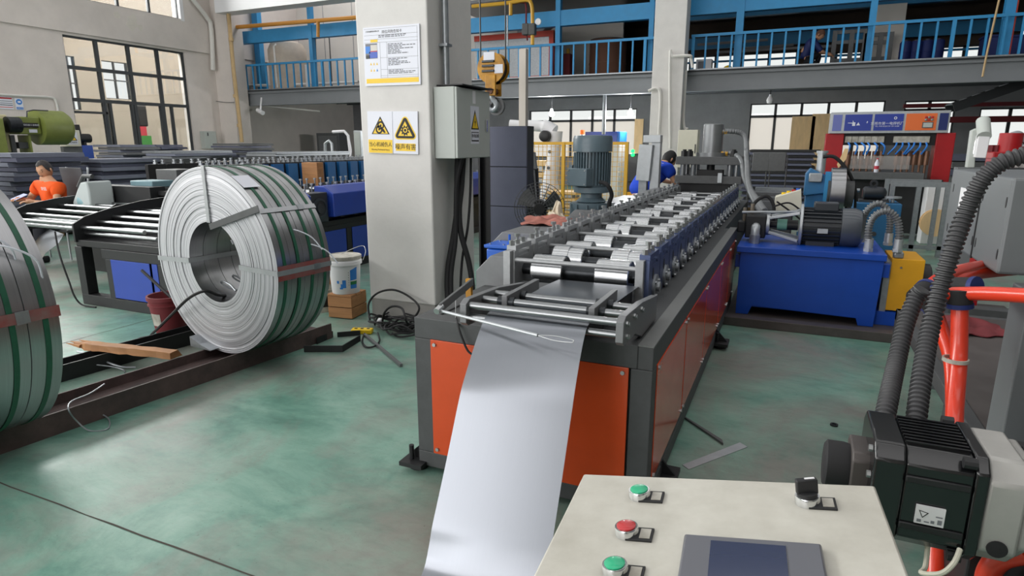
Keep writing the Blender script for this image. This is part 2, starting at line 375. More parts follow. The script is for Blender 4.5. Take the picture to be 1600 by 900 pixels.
# ================================================================ THE SETTING
XW, YB, YM = -17.5, 22.5, 16.2          # left wall, back wall, front of the mezzanine
struct(MB().box(-25, 10, -8, 26, -.2, 0).build('floor', 'floor', smooth=False))
for k, (a, b) in enumerate([((-12, 1.375), (-1.5, 1.375)), ((-5.02, -2), (-5.02, 10))]):
    pts = []; n = 60
    for i in range(n + 1):
        t = i / n; p = V3((a[0] + (b[0] - a[0]) * t, a[1] + (b[1] - a[1]) * t, 0)); pts.append(p)
    m = MB(); w = .0035
    L = [(p.x + (random.uniform(-.003, .003) if a[0] == b[0] else 0), p.y + (random.uniform(-.003, .003) if a[1] == b[1] else 0)) for p in pts]
    vs = []; fs = []
    for i, p in enumerate(L):
        ww = w * random.uniform(.6, 1.3)
        if a[1] == b[1]: vs += [(p[0], p[1] - ww, .0012), (p[0], p[1] + ww, .0012)]
        else: vs += [(p[0] + ww, p[1], .0012), (p[0] - ww, p[1], .0012)]
        if i: fs.append((2 * i - 2, 2 * i, 2 * i + 1, 2 * i - 1))
    m.add(vs, fs); struct(m.build('trim_%d' % (k + 1), mat('joint_dirt', '#4a4640', .95), smooth=False))

# unseen ceiling, its skylight slots multiplied to band the strip's reflection
ce = MB(); ys = [-8]
for yy in (-5.5, -2.5, .5, 3.5, 6.5, 9.5, 14.0): ys += [yy - .6, yy + .6]
ys.append(26)
for a, b in zip(ys[0::2], ys[1::2]): ce.box(XW - .3, 10, a, b, 8.0, 8.2)
struct(ce.build('ceiling', 'ceiling', smooth=False))

# left wall with the big window and the clerestory
W0, W1, WZ0, WZ1 = 10.83, 14.42, .9, 4.25
CY0, CY1, CZ0, CZ1 = -6.0, 14.4, 5.2, 7.4
wl = MB()
wl.box(XW - .3, XW, -8, W0, 0, 4.32).box(XW - .3, XW, W1, 23, 0, 4.32).box(XW - .3, XW, W0, W1, 0, WZ0).box(XW - .3, XW, W0, W1, WZ1, 4.32)
wl.box(XW - .3, XW + .06, -8, CY0, 4.32, 8).box(XW - .3, XW + .06, CY1, 23, 4.32, 8).box(XW - .3, XW + .06, CY0, CY1, 4.32, CZ0).box(XW - .3, XW + .06, CY0, CY1, CZ1, 8)
struct(wl.build('wall_left', 'plaster', smooth=False))
for k, (y, z, s) in enumerate([(12.75, 4.85, .2), (12.35, 4.95, .09), (13.0, 4.72, .08)]):
    pts = [(s * random.uniform(.55, 1.2) * math.cos(2 * PI * i / 14), s * 1.2 * random.uniform(.6, 1.2) * math.sin(2 * PI * i / 14)) for i in range(14)]
    struct(MB().prism(basis((XW + .061, y, z), (0, 1, 0), (0, 0, 1)), pts, 0, .003).build('trim_%d' % (3 + k), 'bare_plaster', smooth=False))

def window(name, X0, y0, y1, z0, z1, vs, hs, fw=.05, sub=()):
    """window in a wall lying in x = X0 (frame, each pane)"""
    fr = MB(); ye = [y0] + list(vs) + [y1]; ze = [z0] + list(hs) + [z1]
    for y in ye: fr.box(X0 - .14, X0 - .06, y - fw / 2, y + fw / 2, z0, z1)
    for z in ze: fr.box(X0 - .145, X0 - .055, y0, y1, z - fw / 2, z + fw / 2)
    for (a, b, z) in sub: fr.box(X0 - .15, X0 - .05, a, b, z[0], z[1])
    o = struct(fr.build(name, 'window_frame', smooth=False))
    for a, b in zip(ye, ye[1:]):
        for c, d in zip(ze, ze[1:]):
            MB().box(X0 - .103, X0 - .098, a + fw / 2, b - fw / 2, c + fw / 2, d - fw / 2).build('pane', 'glass', o, smooth=False)
    return o
sub = [(11.72, 11.78, (WZ0, 2.66)), (11.85, 11.92, (WZ0, 2.66)), (13.42, 13.48, (WZ0, 2.63)), (13.78, 13.84, (WZ0, 2.63)), (12.5, 12.56, (WZ0, 2.66)), (10.83, 11.8, (2.3, 2.36))]
window('window_1', XW, W0, W1, WZ0, WZ1, [11.72, 12.63, 13.53], [2.645, 3.465], .09, sub)
window('window_2', XW, CY0, CY1, CZ0, CZ1, [-4, -2, 0, 2, 4, 6.2, 8.4, 10.5, 12.5, 13.45], [6.3], .07)
struct(MB().box(XW - .05, XW + .07, CY1 - .02, CY1 + .1, CZ0 - .05, CZ1).build('trim_6', 'white', smooth=False))
# the neighbouring hall seen through that window
nb = MB(); q0, q1, q2, q3 = at(96, 86, X=-24), at(128, 172, X=-24), at(158, 94, X=-24), at(206, 156, X=-24)
for a, b_, z0, z1 in [(-8, q0.y, 0, 9), (q0.y, q1.y, 0, q1.z), (q0.y, q1.y, q0.z, 9), (q1.y, q2.y, 0, 9), (q2.y, q3.y, 0, q3.z), (q2.y, q3.y, q2.z, 9), (q3.y, 26, 0, 9)]: nb.box(-24.2, -24, a, b_, z0, z1)
nb.box(-24.2, -17.8, 23, 23.2, 0, 9)
struct(MB().box(-24.2, -19.0, -8, 23, 9, 9.2).build('ceiling_far_left', 'ceiling', smooth=False))
struct(nb.build('wall_far_left', mat('far_plaster', '#9c958b', .9, var=.05, vscale=1), smooth=False))
o = MB()
for y0, y1, z0, z1 in ((q0.y, q1.y, q1.z, q0.z), (q2.y, q3.y, q3.z, q2.z)):
    for k in range(3): y = y0 + (y1 - y0) * k / 2; o.box(-24.15, -24.05, y - .02, y + .02, z0, z1)
    for k in range(3): z = z0 + (z1 - z0) * k / 2; o.box(-24.15, -24.05, y0, y1, z - .02, z + .02)
struct(o.build('window_3', 'window_frame', smooth=False))

# wall pillar by the corner, its drainpipe, flaking patch, and the white roof girder
struct(MB().box(XW, -16.78, 15.5, 16.1, 0, 8).build('trim_11', 'plaster', smooth=False))
dp = thing('drainpipe', 'cream downpipe with a collar running down the corner pillar left of the mezzanine', 'pipe', (-16.72, 15.42, 0))
p = spline([at(292, -18, X=XW + .16), at(302, 0, X=XW + .16), at(324, 28, X=XW + .16), at(330, 45, X=XW + .16), at(333, 110, X=XW + .16)], 6)
MB().tube(p, .07, 10).build('upper_pipe', 'pipe_white', dp)
MB().tube([at(357, 20, Y=15.45), at(365, 110, Y=15.45), at(378, 222, Y=15.45)], .06, 10).build('lower_pipe', 'pipe_cream', dp)
for q in [(361, 62), (368, 150), (374, 196)]:
    c = at(q[0], q[1], Y=15.45); MB().cyl(c - V3((0, 0, .05)), c + V3((0, 0, .05)), .075, n=10).build('collar', 'pipe_cream', dp)
struct(MB().box(-16.9, -2.2, 15.2, 15.7, 5.47, 6.3).build('trim_7', 'white', smooth=False))

# concrete pillars
def pillar(label, x0, x1, y0, y1):
    o = thing('concrete_pillar', label, 'pillar', ((x0 + x1) / 2, (y0 + y1) / 2, 0)); MB().box(x0, x1, y0, y1, .17, 8).build('shaft', 'pillar', o, bev=.012, smooth=False)
    MB().box(x0 + .008, x1 - .008, y0 + .008, y1 - .008, 0, .175).build('pillar_foot', 'pillar_foot', o, smooth=False); return o
PX0, PX1, PY0, PY1 = -3.305, -2.64, 4.345, 5.07
pillar('square white concrete pillar carrying the notice and the two warning signs', PX0, PX1, PY0, PY1)
pillar('square white concrete pillar with bent conduits in front of the mezzanine', -3.26, -2.53, 15.5, 16.0)

# mezzanine: girder, deck, joists, columns, upper beams, rear walls
MZ = 3.22
mz_ = bpy.data.objects.new('floor_upper', None); C.objects.link(mz_); mz_.location = (-4.75, YM, 2.74); WM['floor_upper'] = Matrix.Translation((-4.75, YM, 2.74)); mz_['label'] = 'grey steel mezzanine on a deep girder with blue columns and beams'; struct(mz_)
MB().box(XW, 8, YM, YM + .12, 2.76, 3.12).box(XW, 8, YM - .06, YM + .2, 3.12, 3.19).box(XW, 8, YM - .05, YM + .18, 2.74, 2.775).build('girder', 'mezz_grey', mz_, smooth=False)
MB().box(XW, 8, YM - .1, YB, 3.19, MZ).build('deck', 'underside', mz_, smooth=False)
for k in range(9):
    y = YM + .5 + k * .68
    MB().box(XW, 8, y - .03, y + .03, 3.1, 3.19).build('joist', 'joist_steel', mz_, smooth=False)
for x in range(-17, 8, 1):
    pass
col = MB()
for (px, wpx) in [(405, .12), (487, .16), (871, .16), (1010, .2), (1148, .2), (1352, .16)]:
    pass
for i, px in enumerate((489, 872, 1016, 1152, 1356, 1565)):
    c = at(px, 90, Y=YM + .25); w = (.13, .13, .12, .17, .13, .18)[i]
    MB().box(c.x - w / 2, c.x + w / 2, YM + .18, YM + .34, MZ, 6.6).build('column', 'rail_blue', mz_, smooth=False)
c = at(1579, 40, Y=YM + .3); MB().box(c.x - .04, c.x + .05, YM + .2, YM + .32, MZ, 6.6).build('column', 'frame_red', mz_, smooth=False)
c = at(406, 90, Y=YM + 1.0); MB().box(c.x - .12, c.x + .12, YM + .9, YM + 1.1, MZ, 6.6).build('column', 'rail_blue', mz_, smooth=False)
ub = MB(); a = at(385, 68, Y=YM + .3); ub.box(XW, -9.5, YM + .2, YM + .4, a.z - .02, a.z + .36)
a2 = at(900, 28, Y=YM + .3); ub.box(-9.5, 8, YM + .2, YM + .4, a2.z - .18, a2.z + .2)
ub.box(-12.2, -12.0, YM + .4, YM + 2.2, a.z, a.z + .15)
ub.build('upper_beam', 'rail_blue', mz_, smooth=False)
MB().box(-4, 8, YB - 3, YB - 2.8, 4.95, 5.25).box(-4, 8, YB - .4, YB - .3, 4.5, 4.85).box(-4, 8, YB - .3, YB - .25, 4.08, 4.14).build('rear_beam', 'rail_blue', mz_, smooth=False)
MB().box(-9.5, 8, YM + .5, YB, 5.35, 5.42).build('roof_sheet', mat('roof_sheet', '#8b8d90', .35, metal=.6, var=.1, vscale=3), mz_, smooth=False)
struct(MB().box(XW, -5, YM + 3.2, YM + 3.3, MZ, 8).build('wall_rear_left', 'white_panel', smooth=False))
for x in (-16.2, -14.9, -13.6, -12.3, -11.0):
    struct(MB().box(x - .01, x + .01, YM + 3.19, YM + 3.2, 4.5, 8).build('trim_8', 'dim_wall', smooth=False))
# back wall: openings for the windows on the two floors
bw = MB(); open_lo = [(-9.3, -5.2, 1.0, 2.72), (-1.45, 2.4, 1.0, 2.78), (2.9, 4.2, 1.6, 2.75), (4.8, 7.0, 1.2, 2.5)]
open_hi = [(-4.3, -.2, 3.85, 4.35), (.2, 1.6, 3.85, 4.25), (3.6, 4.8, 3.85, 4.25), (5.4, 7.5, 3.85, 4.6)]
def wall_y(m, y0, y1, x0, x1, z0, z1, holes):
    xs = sorted({x0, x1} | {h[0] for h in holes} | {h[1] for h in holes}); zs = sorted({z0, z1} | {h[2] for h in holes} | {h[3] for h in holes})
    for a, b in zip(xs, xs[1:]):
        for c, d in zip(zs, zs[1:]):
            if not any(h[0] <= a and b <= h[1] and h[2] <= c and d <= h[3] for h in holes): m.box(a, b, y0, y1, c, d)
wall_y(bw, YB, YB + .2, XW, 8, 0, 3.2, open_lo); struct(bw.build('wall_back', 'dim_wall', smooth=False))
bw = MB(); wall_y(bw, YB, YB + .2, XW, 8, 3.2, 8, open_hi); struct(bw.build('wall_back_upper', 'brown_cladding', smooth=False))
k = 4
for (x0, x1, z0, z1) in open_lo + open_hi:
    fr = MB(); n = max(2, round((x1 - x0) / .85)); xs = [x0 + (x1 - x0) * i / n for i in range(n + 1)]
    zs = [z0, z1] if z1 - z0 < .8 else [z0, z0 + (z1 - z0) * .77, z1]
    for x in xs: fr.box(x - .04, x + .04, YB + .05, YB + .12, z0, z1)
    for z in zs: fr.box(x0, x1, YB + .05, YB + .12, z - .04, z + .04)
    o = struct(fr.build('window_%d' % k, 'window_frame', smooth=False)); k += 1
    for a, b in zip(xs, xs[1:]):
        for c, d in zip(zs, zs[1:]): MB().box(a + .04, b - .04, YB + .08, YB + .085, c + .04, d - .04).build('pane', 'frost' if d < 2.5 and z0 == 1.0 else 'glass', o, smooth=False)
# pale boards standing in the lower windows
for (x0, x1, z1, m) in [(-7.3, -6.6, 2.3, 'white'), (-6.5, -5.9, 2.3, 'white'), (-5.5, -4.7, 2.35, 'wood_pale'), (-.95, -.45, 2.35, 'white'), (-.4, .1, 2.35, 'white'), (.35, .85, 2.35, 'wood_pale'), (.9, 1.45, 2.35, 'wood_pale')]:
    pass
wf = MB(); wf.box(XW, 8, -8.2, -8, 7, 8).box(XW, -16.5, -8.2, -8, 0, 7).box(.5, 8, -8.2, -8, 0, 7).box(-16.5, .5, -8.2, -8, 2.6, 3.3).box(-16.5, .5, -8.2, -8, 4.6, 5.3).box(-16.5, .5, -8.2, -8, 0, .5); struct(wf.build('wall_front', 'plaster', smooth=False))  # unseen wall, openings stacked in bands to stripe the reflection in the strip
struct(MB().box(8, 8.2, -8, 26, 0, 8).build('wall_right', 'right_wall', smooth=False))
for x in (-15.6, -14.6, -13.0): struct(MB().box(x - .13, x + .13, YB - .1, YB, 0, 3.1).build('trim_9', 'frame_grey', smooth=False))

# railing along the mezzanine, each baluster its own part
def railing(label, x0, x1, step, z_top, post_every):
    t = thing('railing', label, 'railing', ((x0 + x1) / 2, YM, MZ))
    MB().box(x0, x1, YM - .03, YM + .03, z_top - .06, z_top).build('top_rail', 'rail_blue', t, smooth=False)
    MB().box(x0, x1, YM - .05, YM + .02, MZ, MZ + .035).build('toe_rail', 'zinc', t, smooth=False)
    bm = MB().box(-.02, .02, -.02, .02, 0, z_top - .06 - MZ).mesh('baluster', 'rail_blue', smooth=False)
    pm = MB().box(-.035, .035, -.03, .03, 0, z_top - .06 - MZ).mesh('rail_post', 'rail_blue', smooth=False)
    n = int((x1 - x0) / step)
    for i in range(n + 1):
        x = x0 + .05 + i * (x1 - x0 - .1) / n
        inst('rail_post' if i % post_every == 0 else 'baluster', pm if i % post_every == 0 else bm, t, T(x, YM, MZ))
railing('blue steel railing of the mezzanine in front of the beige tank', -17.2, -11.9, .285, 4.05, 12)
railing('blue steel railing of the mezzanine between the two white pillars, behind the crane hook', -8.6, -3.25, .3, 4.06, 8)
railing('long blue steel railing of the mezzanine in front of the crouching welder', -2.5, 6.3, .29, 4.04, 9)
# ================================================================ THE ROLL FORMING MACHINE
X0, X1, Y0, YE, ZB = -1.48, -.415, 2.25, 6.0, .75
rf = thing('roll_forming_machine', 'long grey roll forming machine with orange panels and rows of shiny rollers', 'machine', (-.95, 2.25, 0))
b = MB()
b.box(X0 + .03, X1 - .03, Y0 + .03, YE - .03, .12, .70)                       # dark core behind the panels
for x in (X0, X1 - .085): b.box(x, x + .085, Y0, Y0 + .085, .105, .655)            # front posts
b.box(X0, X1 - .06, Y0, Y0 + .085, .655, ZB).box(X0, X1 - .06, Y0, Y0 + .085, .03, .105)    # front rails
b.box(X1 - .06, X1, Y0, YE, .655, ZB - .002).box(X1 - .06, X1, Y0, YE, .03, .105).box(X1 - .05, X1 - .001, Y0 + .086, YE - .07, .105, .14)
b.box(X0, X0 + .085, Y0 + .085, 9.2, .665, ZB).box(X0, X0 + .085, Y0 + .085, 9.2, .03, .12)
b.box(X0 + .05, X1 - .05, Y0 + .05, YE, .70, .742)
b.box(X1 - .085, X1, YE - .06, YE, .105, .655)
b.box(X0 + .02, -.52, YE, 9.2, .03, .742)                                       # second, narrower bed
b.build('base_frame', 'frame_dark', rf, bev=.004, smooth=False)
MB().box(X1 - .06, X1, Y0, YE, ZB - .002, ZB + .004).build('top_rail', 'rail_top', rf, smooth=False)
boltm = hexbolt(.009, .008).mesh('bolt', 'bolt'); smallbolt = hexbolt(.006, .006).mesh('small_bolt', 'bolt')
fp = MB().box(X0 + .083, X1 - .092, Y0 - .004, Y0 + .004, .106, .656).build('front_panel', 'orange', rf, bev=.002, smooth=False); fp['label'] = 'bright orange front panel'
for x in (X0 + .105, X1 - .115):
    for z in (.13, .635): inst('bolt', boltm, fp, T(x, Y0 - .004, z) @ RX(PI / 2))
for (a, c) in [(2.33, 3.06), (3.085, 3.86), (3.875, 4.72), (4.735, 5.4), (5.415, 5.93)]:
    sp = MB().box(X1 - .008, X1 + .004, a, c, .15, .655).build('side_panel', 'orange_gloss', rf, bev=.0015, smooth=False)
    for y in (a + .02, c - .02):
        for z in (.17, .64): inst('bolt', boltm, sp, T(X1 + .004, y, z) @ RY(PI / 2))
for (x, y) in [(X0 - .02, Y0 + .03), (X1 + .01, Y0 + .35), (X1 + .035, 4.72), (X0 - .02, 4.7)]:
    f = MB().box(x - .06, x + .06, y - .08, y + .08, .03, .05)
    f.cyl((x, y, 0), (x, y, .03), .045, n=14).cyl((x - .02, y - .03, .05), (x - .02, y - .03, .12), .012, n=8)
    s = 1 if x > -.9 else -1
    f.prism(basis((x - s * .01, y, .05), (s, 0, 0), (0, 0, 1)), [(-.05, 0), (.06, 0), (-.05, .12)], -.006, .006)
    f.build('levelling_foot', 'machine_black', rf)

# deck plate with a row of slots before the first rollers
dk = MB().box(-1.24, -.66, 2.42, 2.93, .742, .80)
dk.build('entry_deck', 'deck', rf, bev=.004, smooth=False)
for i in range(7):
    x = -1.17 + i * .072; MB().box(x, x + .04, 2.545, 2.575, .80, .8012).build('slot', 'black', rf, smooth=False)

# roll stations
NST, YS, DY = 19, 3.06, .28
def stand_mesh(side):
    s = side; m = MB()
    m.box(-.028, .028, -.128, .128, -.01, .165)
    m.box(-.028, .028, -.128, -.075, .165, .2).box(-.028, .028, .075, .128, .165, .2)
    m.box(-.022, .022, -.07, .07, .165, .182)
    m.box(-.026, .026, -.108, .108, .2, .226)
    return m
stm = stand_mesh(1).mesh('roll_stand', 'stand_steel', smooth=False)
stm_b = stand_mesh(1).mesh('roll_stand', mat('stand_blue_reflection', '#525e80', .4, metal=.5, var=.1, vscale=25), smooth=False)  # right-hand steel stands, a blue reflection painted into their colour
adj = MB().cyl((0, 0, 0), (0, 0, .022), .016, n=6).cyl((0, 0, .022), (0, 0, .038), .008, n=8).cyl((0, 0, .038), (0, 0, .054), .017, n=6).mesh('adjusting_bolt', 'bolt')
adj2 = MB().cyl((0, 0, 0), (0, 0, .026), .016, n=6).mesh('adjusting_nut', 'bolt')
flg = MB().cyl((0, 0, 0), (.012, 0, 0), .062, n=24).cyl((.012, 0, 0), (.03, 0, 0), .026, n=16).mesh('bearing_flange', 'zinc')
slot = MB()
slot.prism(basis((0, 0, 0), (0, 1, 0), (0, 0, 1)), [(.016 * math.cos(t) * 1., .03 * math.sin(t)) for t in [2 * PI * k / 12 for k in range(12)]], 0, .0015)
slotm = slot.mesh('bearing_slot', 'black')
def roller_mesh(r, r2, w):
    m = MB(); M = T(0) @ RY(PI / 2)
    pr = [(.03, 0), (r - .004, 0), (r, .004), (r, w * .52), (r2, w * .52 + .001), (r2, w - .004), (r2 - .004, w), (.03, w)]
    m.lathe(M, pr, 28); return m.mesh('forming_roller', 'roller')
rolls = [roller_mesh(.085, .085, .175), roller_mesh(.085, .078, .18), roller_mesh(.078, .082, .165), roller_mesh(.074, .074, .19)]
shaftm = MB().cyl((-1.29, 0, 0), (-.6, 0, 0), .03, n=14).mesh('roller_shaft', 'shaft')
sleeve = MB().cyl((-1.05, 0, 0), (-.86, 0, 0), .044, n=18).mesh('spacer_sleeve', 'shaft')
tier = MB().cyl((-1.30, 0, 0), (-.61, 0, 0), .0125, n=12).mesh('tie_rod', 'stand_steel')
for i in range(NST):
    y = YS + i * DY; z = .838 if i % 2 == 0 else .846
    for s, x in ((-1, -1.318), (1, -.612)):
        st = inst('roll_stand', stm if s < 0 else stm_b, rf, T(x, y, .752))
        for dy, mm in ((-.1, adj2), (-.03, adj), (.045, adj2)):
            inst('adjusting_bolt', mm, st, T(x, y + dy, .978))
        if s > 0:
            fl = inst('bearing_flange', flg, st, T(x + .028, y + .02, .80))
            for a in (.6, 2.5, 4.4): inst('bolt', boltm, fl, T(x + .04, y + .02 + .046 * math.cos(a), .80 + .046 * math.sin(a)) @ RY(PI / 2))
            inst('bearing_slot', slotm, st, T(x + .0285, y - .03, .875))
    sh = inst('roller_shaft', shaftm, rf, T(0, y, z))
    if i % 3 != 1: inst('spacer_sleeve', sleeve, sh, T(0, y, z))
    k = i % 4; d = (0, .012, -.01, .02)[k]
    inst('forming_roller', rolls[k], rf, T(-1.222 + d, y, z)); inst('forming_roller', rolls[k], rf, T(-.872 + d * .5, y, z))
for y in [2.945, 3.46, 4.02, 4.58, 5.14, 5.7, 6.26, 6.82, 7.38, 7.94]:
    inst('tie_rod', tier, rf, T(0, y, .905))
# front guide plates flanking the first stands
for x in (-1.322, -.625): MB().box(x - .02, x + .02, 2.90, 2.945, .752, .955).build('front_plate', 'stand_steel', rf, bev=.002, smooth=False)

# entry guide: two side cheeks, flat bars, rods, bolts
eg = MB(); M = basis((0, 0, 0), (0, 1, 0), (0, 0, 1))
for x in (-1.12, -.50):
    MB().prism(basis((x, 0, 0), (0, 1, 0), (0, 0, 1)), [(2.045, .82), (2.065, .805), (2.24, .80), (2.36, .754), (2.64, .754), (2.64, .86), (2.35, .898), (2.08, .91), (2.048, .895)], -.014, .014).build('guide_cheek', 'guard_grey', rf, bev=.002, smooth=False)
for (y, z, r, x0, x1) in [(2.08, .884, .015, -1.12, -.50), (2.085, .836, .014, -1.12, -.50), (2.195, .883, .015, -1.12, -.50), (2.315, .88, .015, -1.12, -.50)]:
    MB().cyl((x0, y, z), (x1, y, z), r, n=18).build('guide_rod', 'rod', rf)
    for x, s in ((-.486, 1), (-1.134, -1)):
        for dy in (0, .028): inst('bolt', boltm, rf, T(x, y + dy, z - dy * .4) @ RY(s * PI / 2))
for (x, y0, y1) in [(-1.0, 2.17, 2.52), (-.628, 2.13, 2.46)]:
    MB().box(x - .012, x + .012, y0, y1, .866, .912).build('side_guide_bar', 'guard_grey', rf, bev=.002, smooth=False)
    for y in (2.195, 2.315):
        MB().cyl((x - .035, y, .882), (x + .035, y, .882), .021, n=16).build('guide_collar', 'shaft', rf)
for s in (-1.11, -.55): inst('bolt', hexbolt(.016, .02).mesh('large_nut', 'bolt'), rf, T(s, 2.5, .80))
MB().box(-.60, -.50, 2.6, 2.66, .752, .80).cyl((-.56, 2.5, .79), (-.5, 2.5, .79), .03, n=14).build('guide_bracket', 'zinc', rf)

# gear guards on the left flank
def guard(y0, y1, x0, x1, z1, z0=.70, ch=.09, name='gear_guard'):
    poly = [(x0, z0), (x1, z0), (x1, z1), (x0 + ch, z1), (x0, z1 - ch)]
    return MB().prism(basis((0, y1, 0), (1, 0, 0), (0, 0, 1)), poly, 0, y1 - y0).build(name, 'guard_grey', rf, bev=.004, smooth=False)
guard(2.95, 3.32, -1.53, -1.345, .915)
guard(3.55, 4.55, -1.74, -1.36, .955, .72); guard(4.95, 6.6, -1.72, -1.36, .965, .72); guard(6.8, 8.0, -1.66, -1.36, .96, .72)
bx = MB().box(-1.345, -1.342, 2.949, 2.951, .75, .76)

# blue worm gearbox on the flank
g = thing('worm_gearbox', 'small blue cast worm gearbox bolted to the left flank of the roll forming machine', 'gearbox', (-1.57, 3.4, 0))
MB().box(-1.66, -1.50, 3.34, 3.52, .66, .88).build('housing', 'gear_blue', g, bev=.012)
MB().box(-1.67, -1.5, 3.33, 3.53, .885, .905).build('top_flange', 'gear_blue', g, bev=.004)
MB().lathe(T(-1.58, 3.34, .77) @ RX(PI / 2), [(.07, -.002), (.07, .012), (.05, .012), (.05, .018), (.02, .018)], 24).build('bearing_cover', 'gear_blue', g)
MB().cyl((-1.53, 3.4, .905), (-1.53, 3.4, .965), .008, n=8).cyl((-1.53, 3.4, .905), (-1.53, 3.4, .92), .014, n=6).build('breather', 'gear_blue', g)
for x in (-1.64, -1.55):
    for y in (3.36, 3.5): inst('bolt', smallbolt, g, T(x, y, .905))
MB().box(-1.62, -1.482, 3.36, 3.5, .3, .66).build('mounting_foot', 'frame_dark', g, smooth=False)

# rag on the guard
def rag(name, label, c, sx, sy, h, m, seed, rz=0., lift=0.):
    rnd = random.Random(seed); R, K = 16, 20; rows = []
    ph = [rnd.uniform(0, 6.28) for _ in range(6)]
    for i in range(R):
        row = []
        for k in range(K):
            u, v = i / (R - 1) * 2 - 1, k / (K - 1) * 2 - 1
            rr = math.hypot(u, v); e = 1 - max(0, rr - .7) * .25
            z = h * (.35 + .3 * math.sin(3.1 * u + ph[0]) * math.cos(2.3 * v + ph[1]) + .25 * math.sin(5.5 * v + 2.2 * u + ph[2]) + .12 * math.sin(9 * u - 4 * v + ph[3])) * max(0., 1.02 - rr * .7)
            row.append(V3((u * sx / 2 * e + .012 * math.sin(7 * v + ph[4]), v * sy / 2 * e + .012 * math.sin(8 * u + ph[5]), .004 + max(0, z))))
        rows.append(row)
    M = T(c) @ RZ(rz); rows = [[M @ p for p in r] for r in rows]
    o = MB().sheet(rows, .004).build(name, m, ang=60); tag(o, label, 'cloth'); return o
rag('rag', 'crumpled dusty pink rag lying on the grey gear guard', (-1.56, 4.12, .956), .34, .5, .09, 'cloth_pink', 3, .2)
rag('work_glove', 'cream cotton glove tucked behind the pink rag on the guard', (-1.60, 4.42, .956), .12, .2, .16, 'cloth_cream', 8, .4)

# upright geared motor
gm = thing('gear_motor', 'upright blue-grey geared motor with cooling fins standing beside the rollers', 'motor', (-1.6, 5.1, .7))
c = at(925, 270, Y=5.15); cx, cy = c.x, 5.15
def zz(py): return at(925, py, Y=cy).z
M0 = T(cx, cy, 0)
MB().lathe(M0, [(.165, zz(237)), (.165, zz(217)), (.155, zz(212)), (.0, zz(211))], 20).build('fan_cover', 'motor_grey', gm)
MB().cyl((cx, cy, zz(290)), (cx, cy, zz(237)), .135, n=24).build('stator', 'motor_grey', gm)
fin = MB().box(.13, .158, -.003, .003, zz(288), zz(238)).mesh('cooling_fin', 'motor_grey', smooth=False)
for k in range(36): inst('cooling_fin', fin, gm, M0 @ RZ(k * PI / 18))
tb = MB().obox(M0 @ RZ(-.35) @ T(0, -.165, (zz(262) + zz(289)) / 2), .2, .09, zz(262) - zz(289)).build('terminal_box', 'motor_grey', gm, bev=.006)
for sx in (-.085, .085):
    for sz in (-.055, .055): inst('bolt', smallbolt, tb, M0 @ RZ(-.35) @ T(sx, -.21, (zz(262) + zz(289)) / 2 + sz) @ RX(PI / 2))
MB().lathe(M0, [(.1, zz(318)), (.13, zz(314)), (.09, zz(308)), (.09, zz(302)), (.15, zz(300)), (.15, zz(292)), (.13, zz(290))], 24).build('neck', 'motor_grey', gm)
gx = MB().lathe(M0, [(.19, .72), (.17, .80), (.15, zz(330)), (.17, zz(322)), (.17, zz(316)), (.1, zz(316))], 20)
gx.build('gear_case', 'motor_grey', gm)
rib = MB().box(.13, .185, -.005, .005, .74, zz(318)).mesh('rib', 'motor_grey', smooth=False)
for k in range(12): inst('rib', rib, gm, M0 @ RZ(k * PI / 6 + .1))
MB().tube(spline([(cx + .13, cy - .2, zz(282)), (cx + .2, cy - .24, zz(285)), (cx + .23, cy - .2, zz(300)), (cx + .2, cy - .16, zz(318)), (cx + .2, cy - .1, .8)]), .017, 10).build('cable', 'rubber', gm)
MB().cyl((cx - .2, cy, zz(264)), (cx - .17, cy, zz(264)), .03, n=12).build('lifting_eye', 'motor_grey', gm)

# hydraulic cut-off press at the far end of the rollers
YP = 8.55
pr = thing('cutoff_press', 'dark grey hydraulic press with a tall steel cylinder at the end of the rollers', 'press', (-.98, YP, .74))
pc = at(1110, 270, Y=YP).x
for (z0, z1, n_) in [(1.0, 1.1, 'lower_plate'), (1.24, 1.34, 'upper_plate')]:
    MB().box(pc - .42, pc + .40, YP - .2, YP + .25, z0, z1).build(n_, 'frame_grey', pr, bev=.006, smooth=False)
MB().box(pc - .36, pc + .34, YP - .15, YP + .2, .74, 1.0).build('pedestal', 'machine_black', pr, smooth=False)
for x in (pc - .33, pc - .2, pc + .25, pc + .33):
    for y in (YP - .14, YP + .19): MB().cyl((x, y, 1.1), (x, y, 1.24), .035, n=14).build('guide_pillar', 'rod', pr)
for x in (pc - .33, pc - .26, pc + .28):
    MB().cyl((x, YP - .1, 1.34), (x, YP - .1, 1.41), .045, n=6).cyl((x, YP - .1, 1.41), (x, YP - .1, 1.43), .025, n=8).build('tie_nut', 'machine_black', pr)
MB().lathe(T(pc + .0, YP + .02, 0), [(.2, 1.34), (.2, 1.39), (.125, 1.39), (.125, 1.74), (.11, 1.75), (0, 1.75)], 28).build('cylinder', mat('cyl_steel', '#8b8e90', .35, metal=.7, var=.08), pr)
MB().box(pc - .16, pc + .16, YP - .1, YP + .1, 1.1, 1.17).cyl((pc, YP, 1.17), (pc, YP, 1.24), .05).build('die_block', 'machine_black', pr)
MB().box(pc + .12, pc + .17, YP - .25, YP - .2, 1.02, 1.14).build('stop_block', 'alu', pr, smooth=False)
zp = lambda py: at(1140, py, Y=YP).z
h1 = [(pc + .12, YP, zp(206)), (pc + .2, YP, zp(205)), at(1163, 212, Y=YP), at(1167, 250, Y=8.2), at(1170, 290, Y=7.6), at(1185, 315, Y=7.0), at(1195, 330, Y=6.6)]
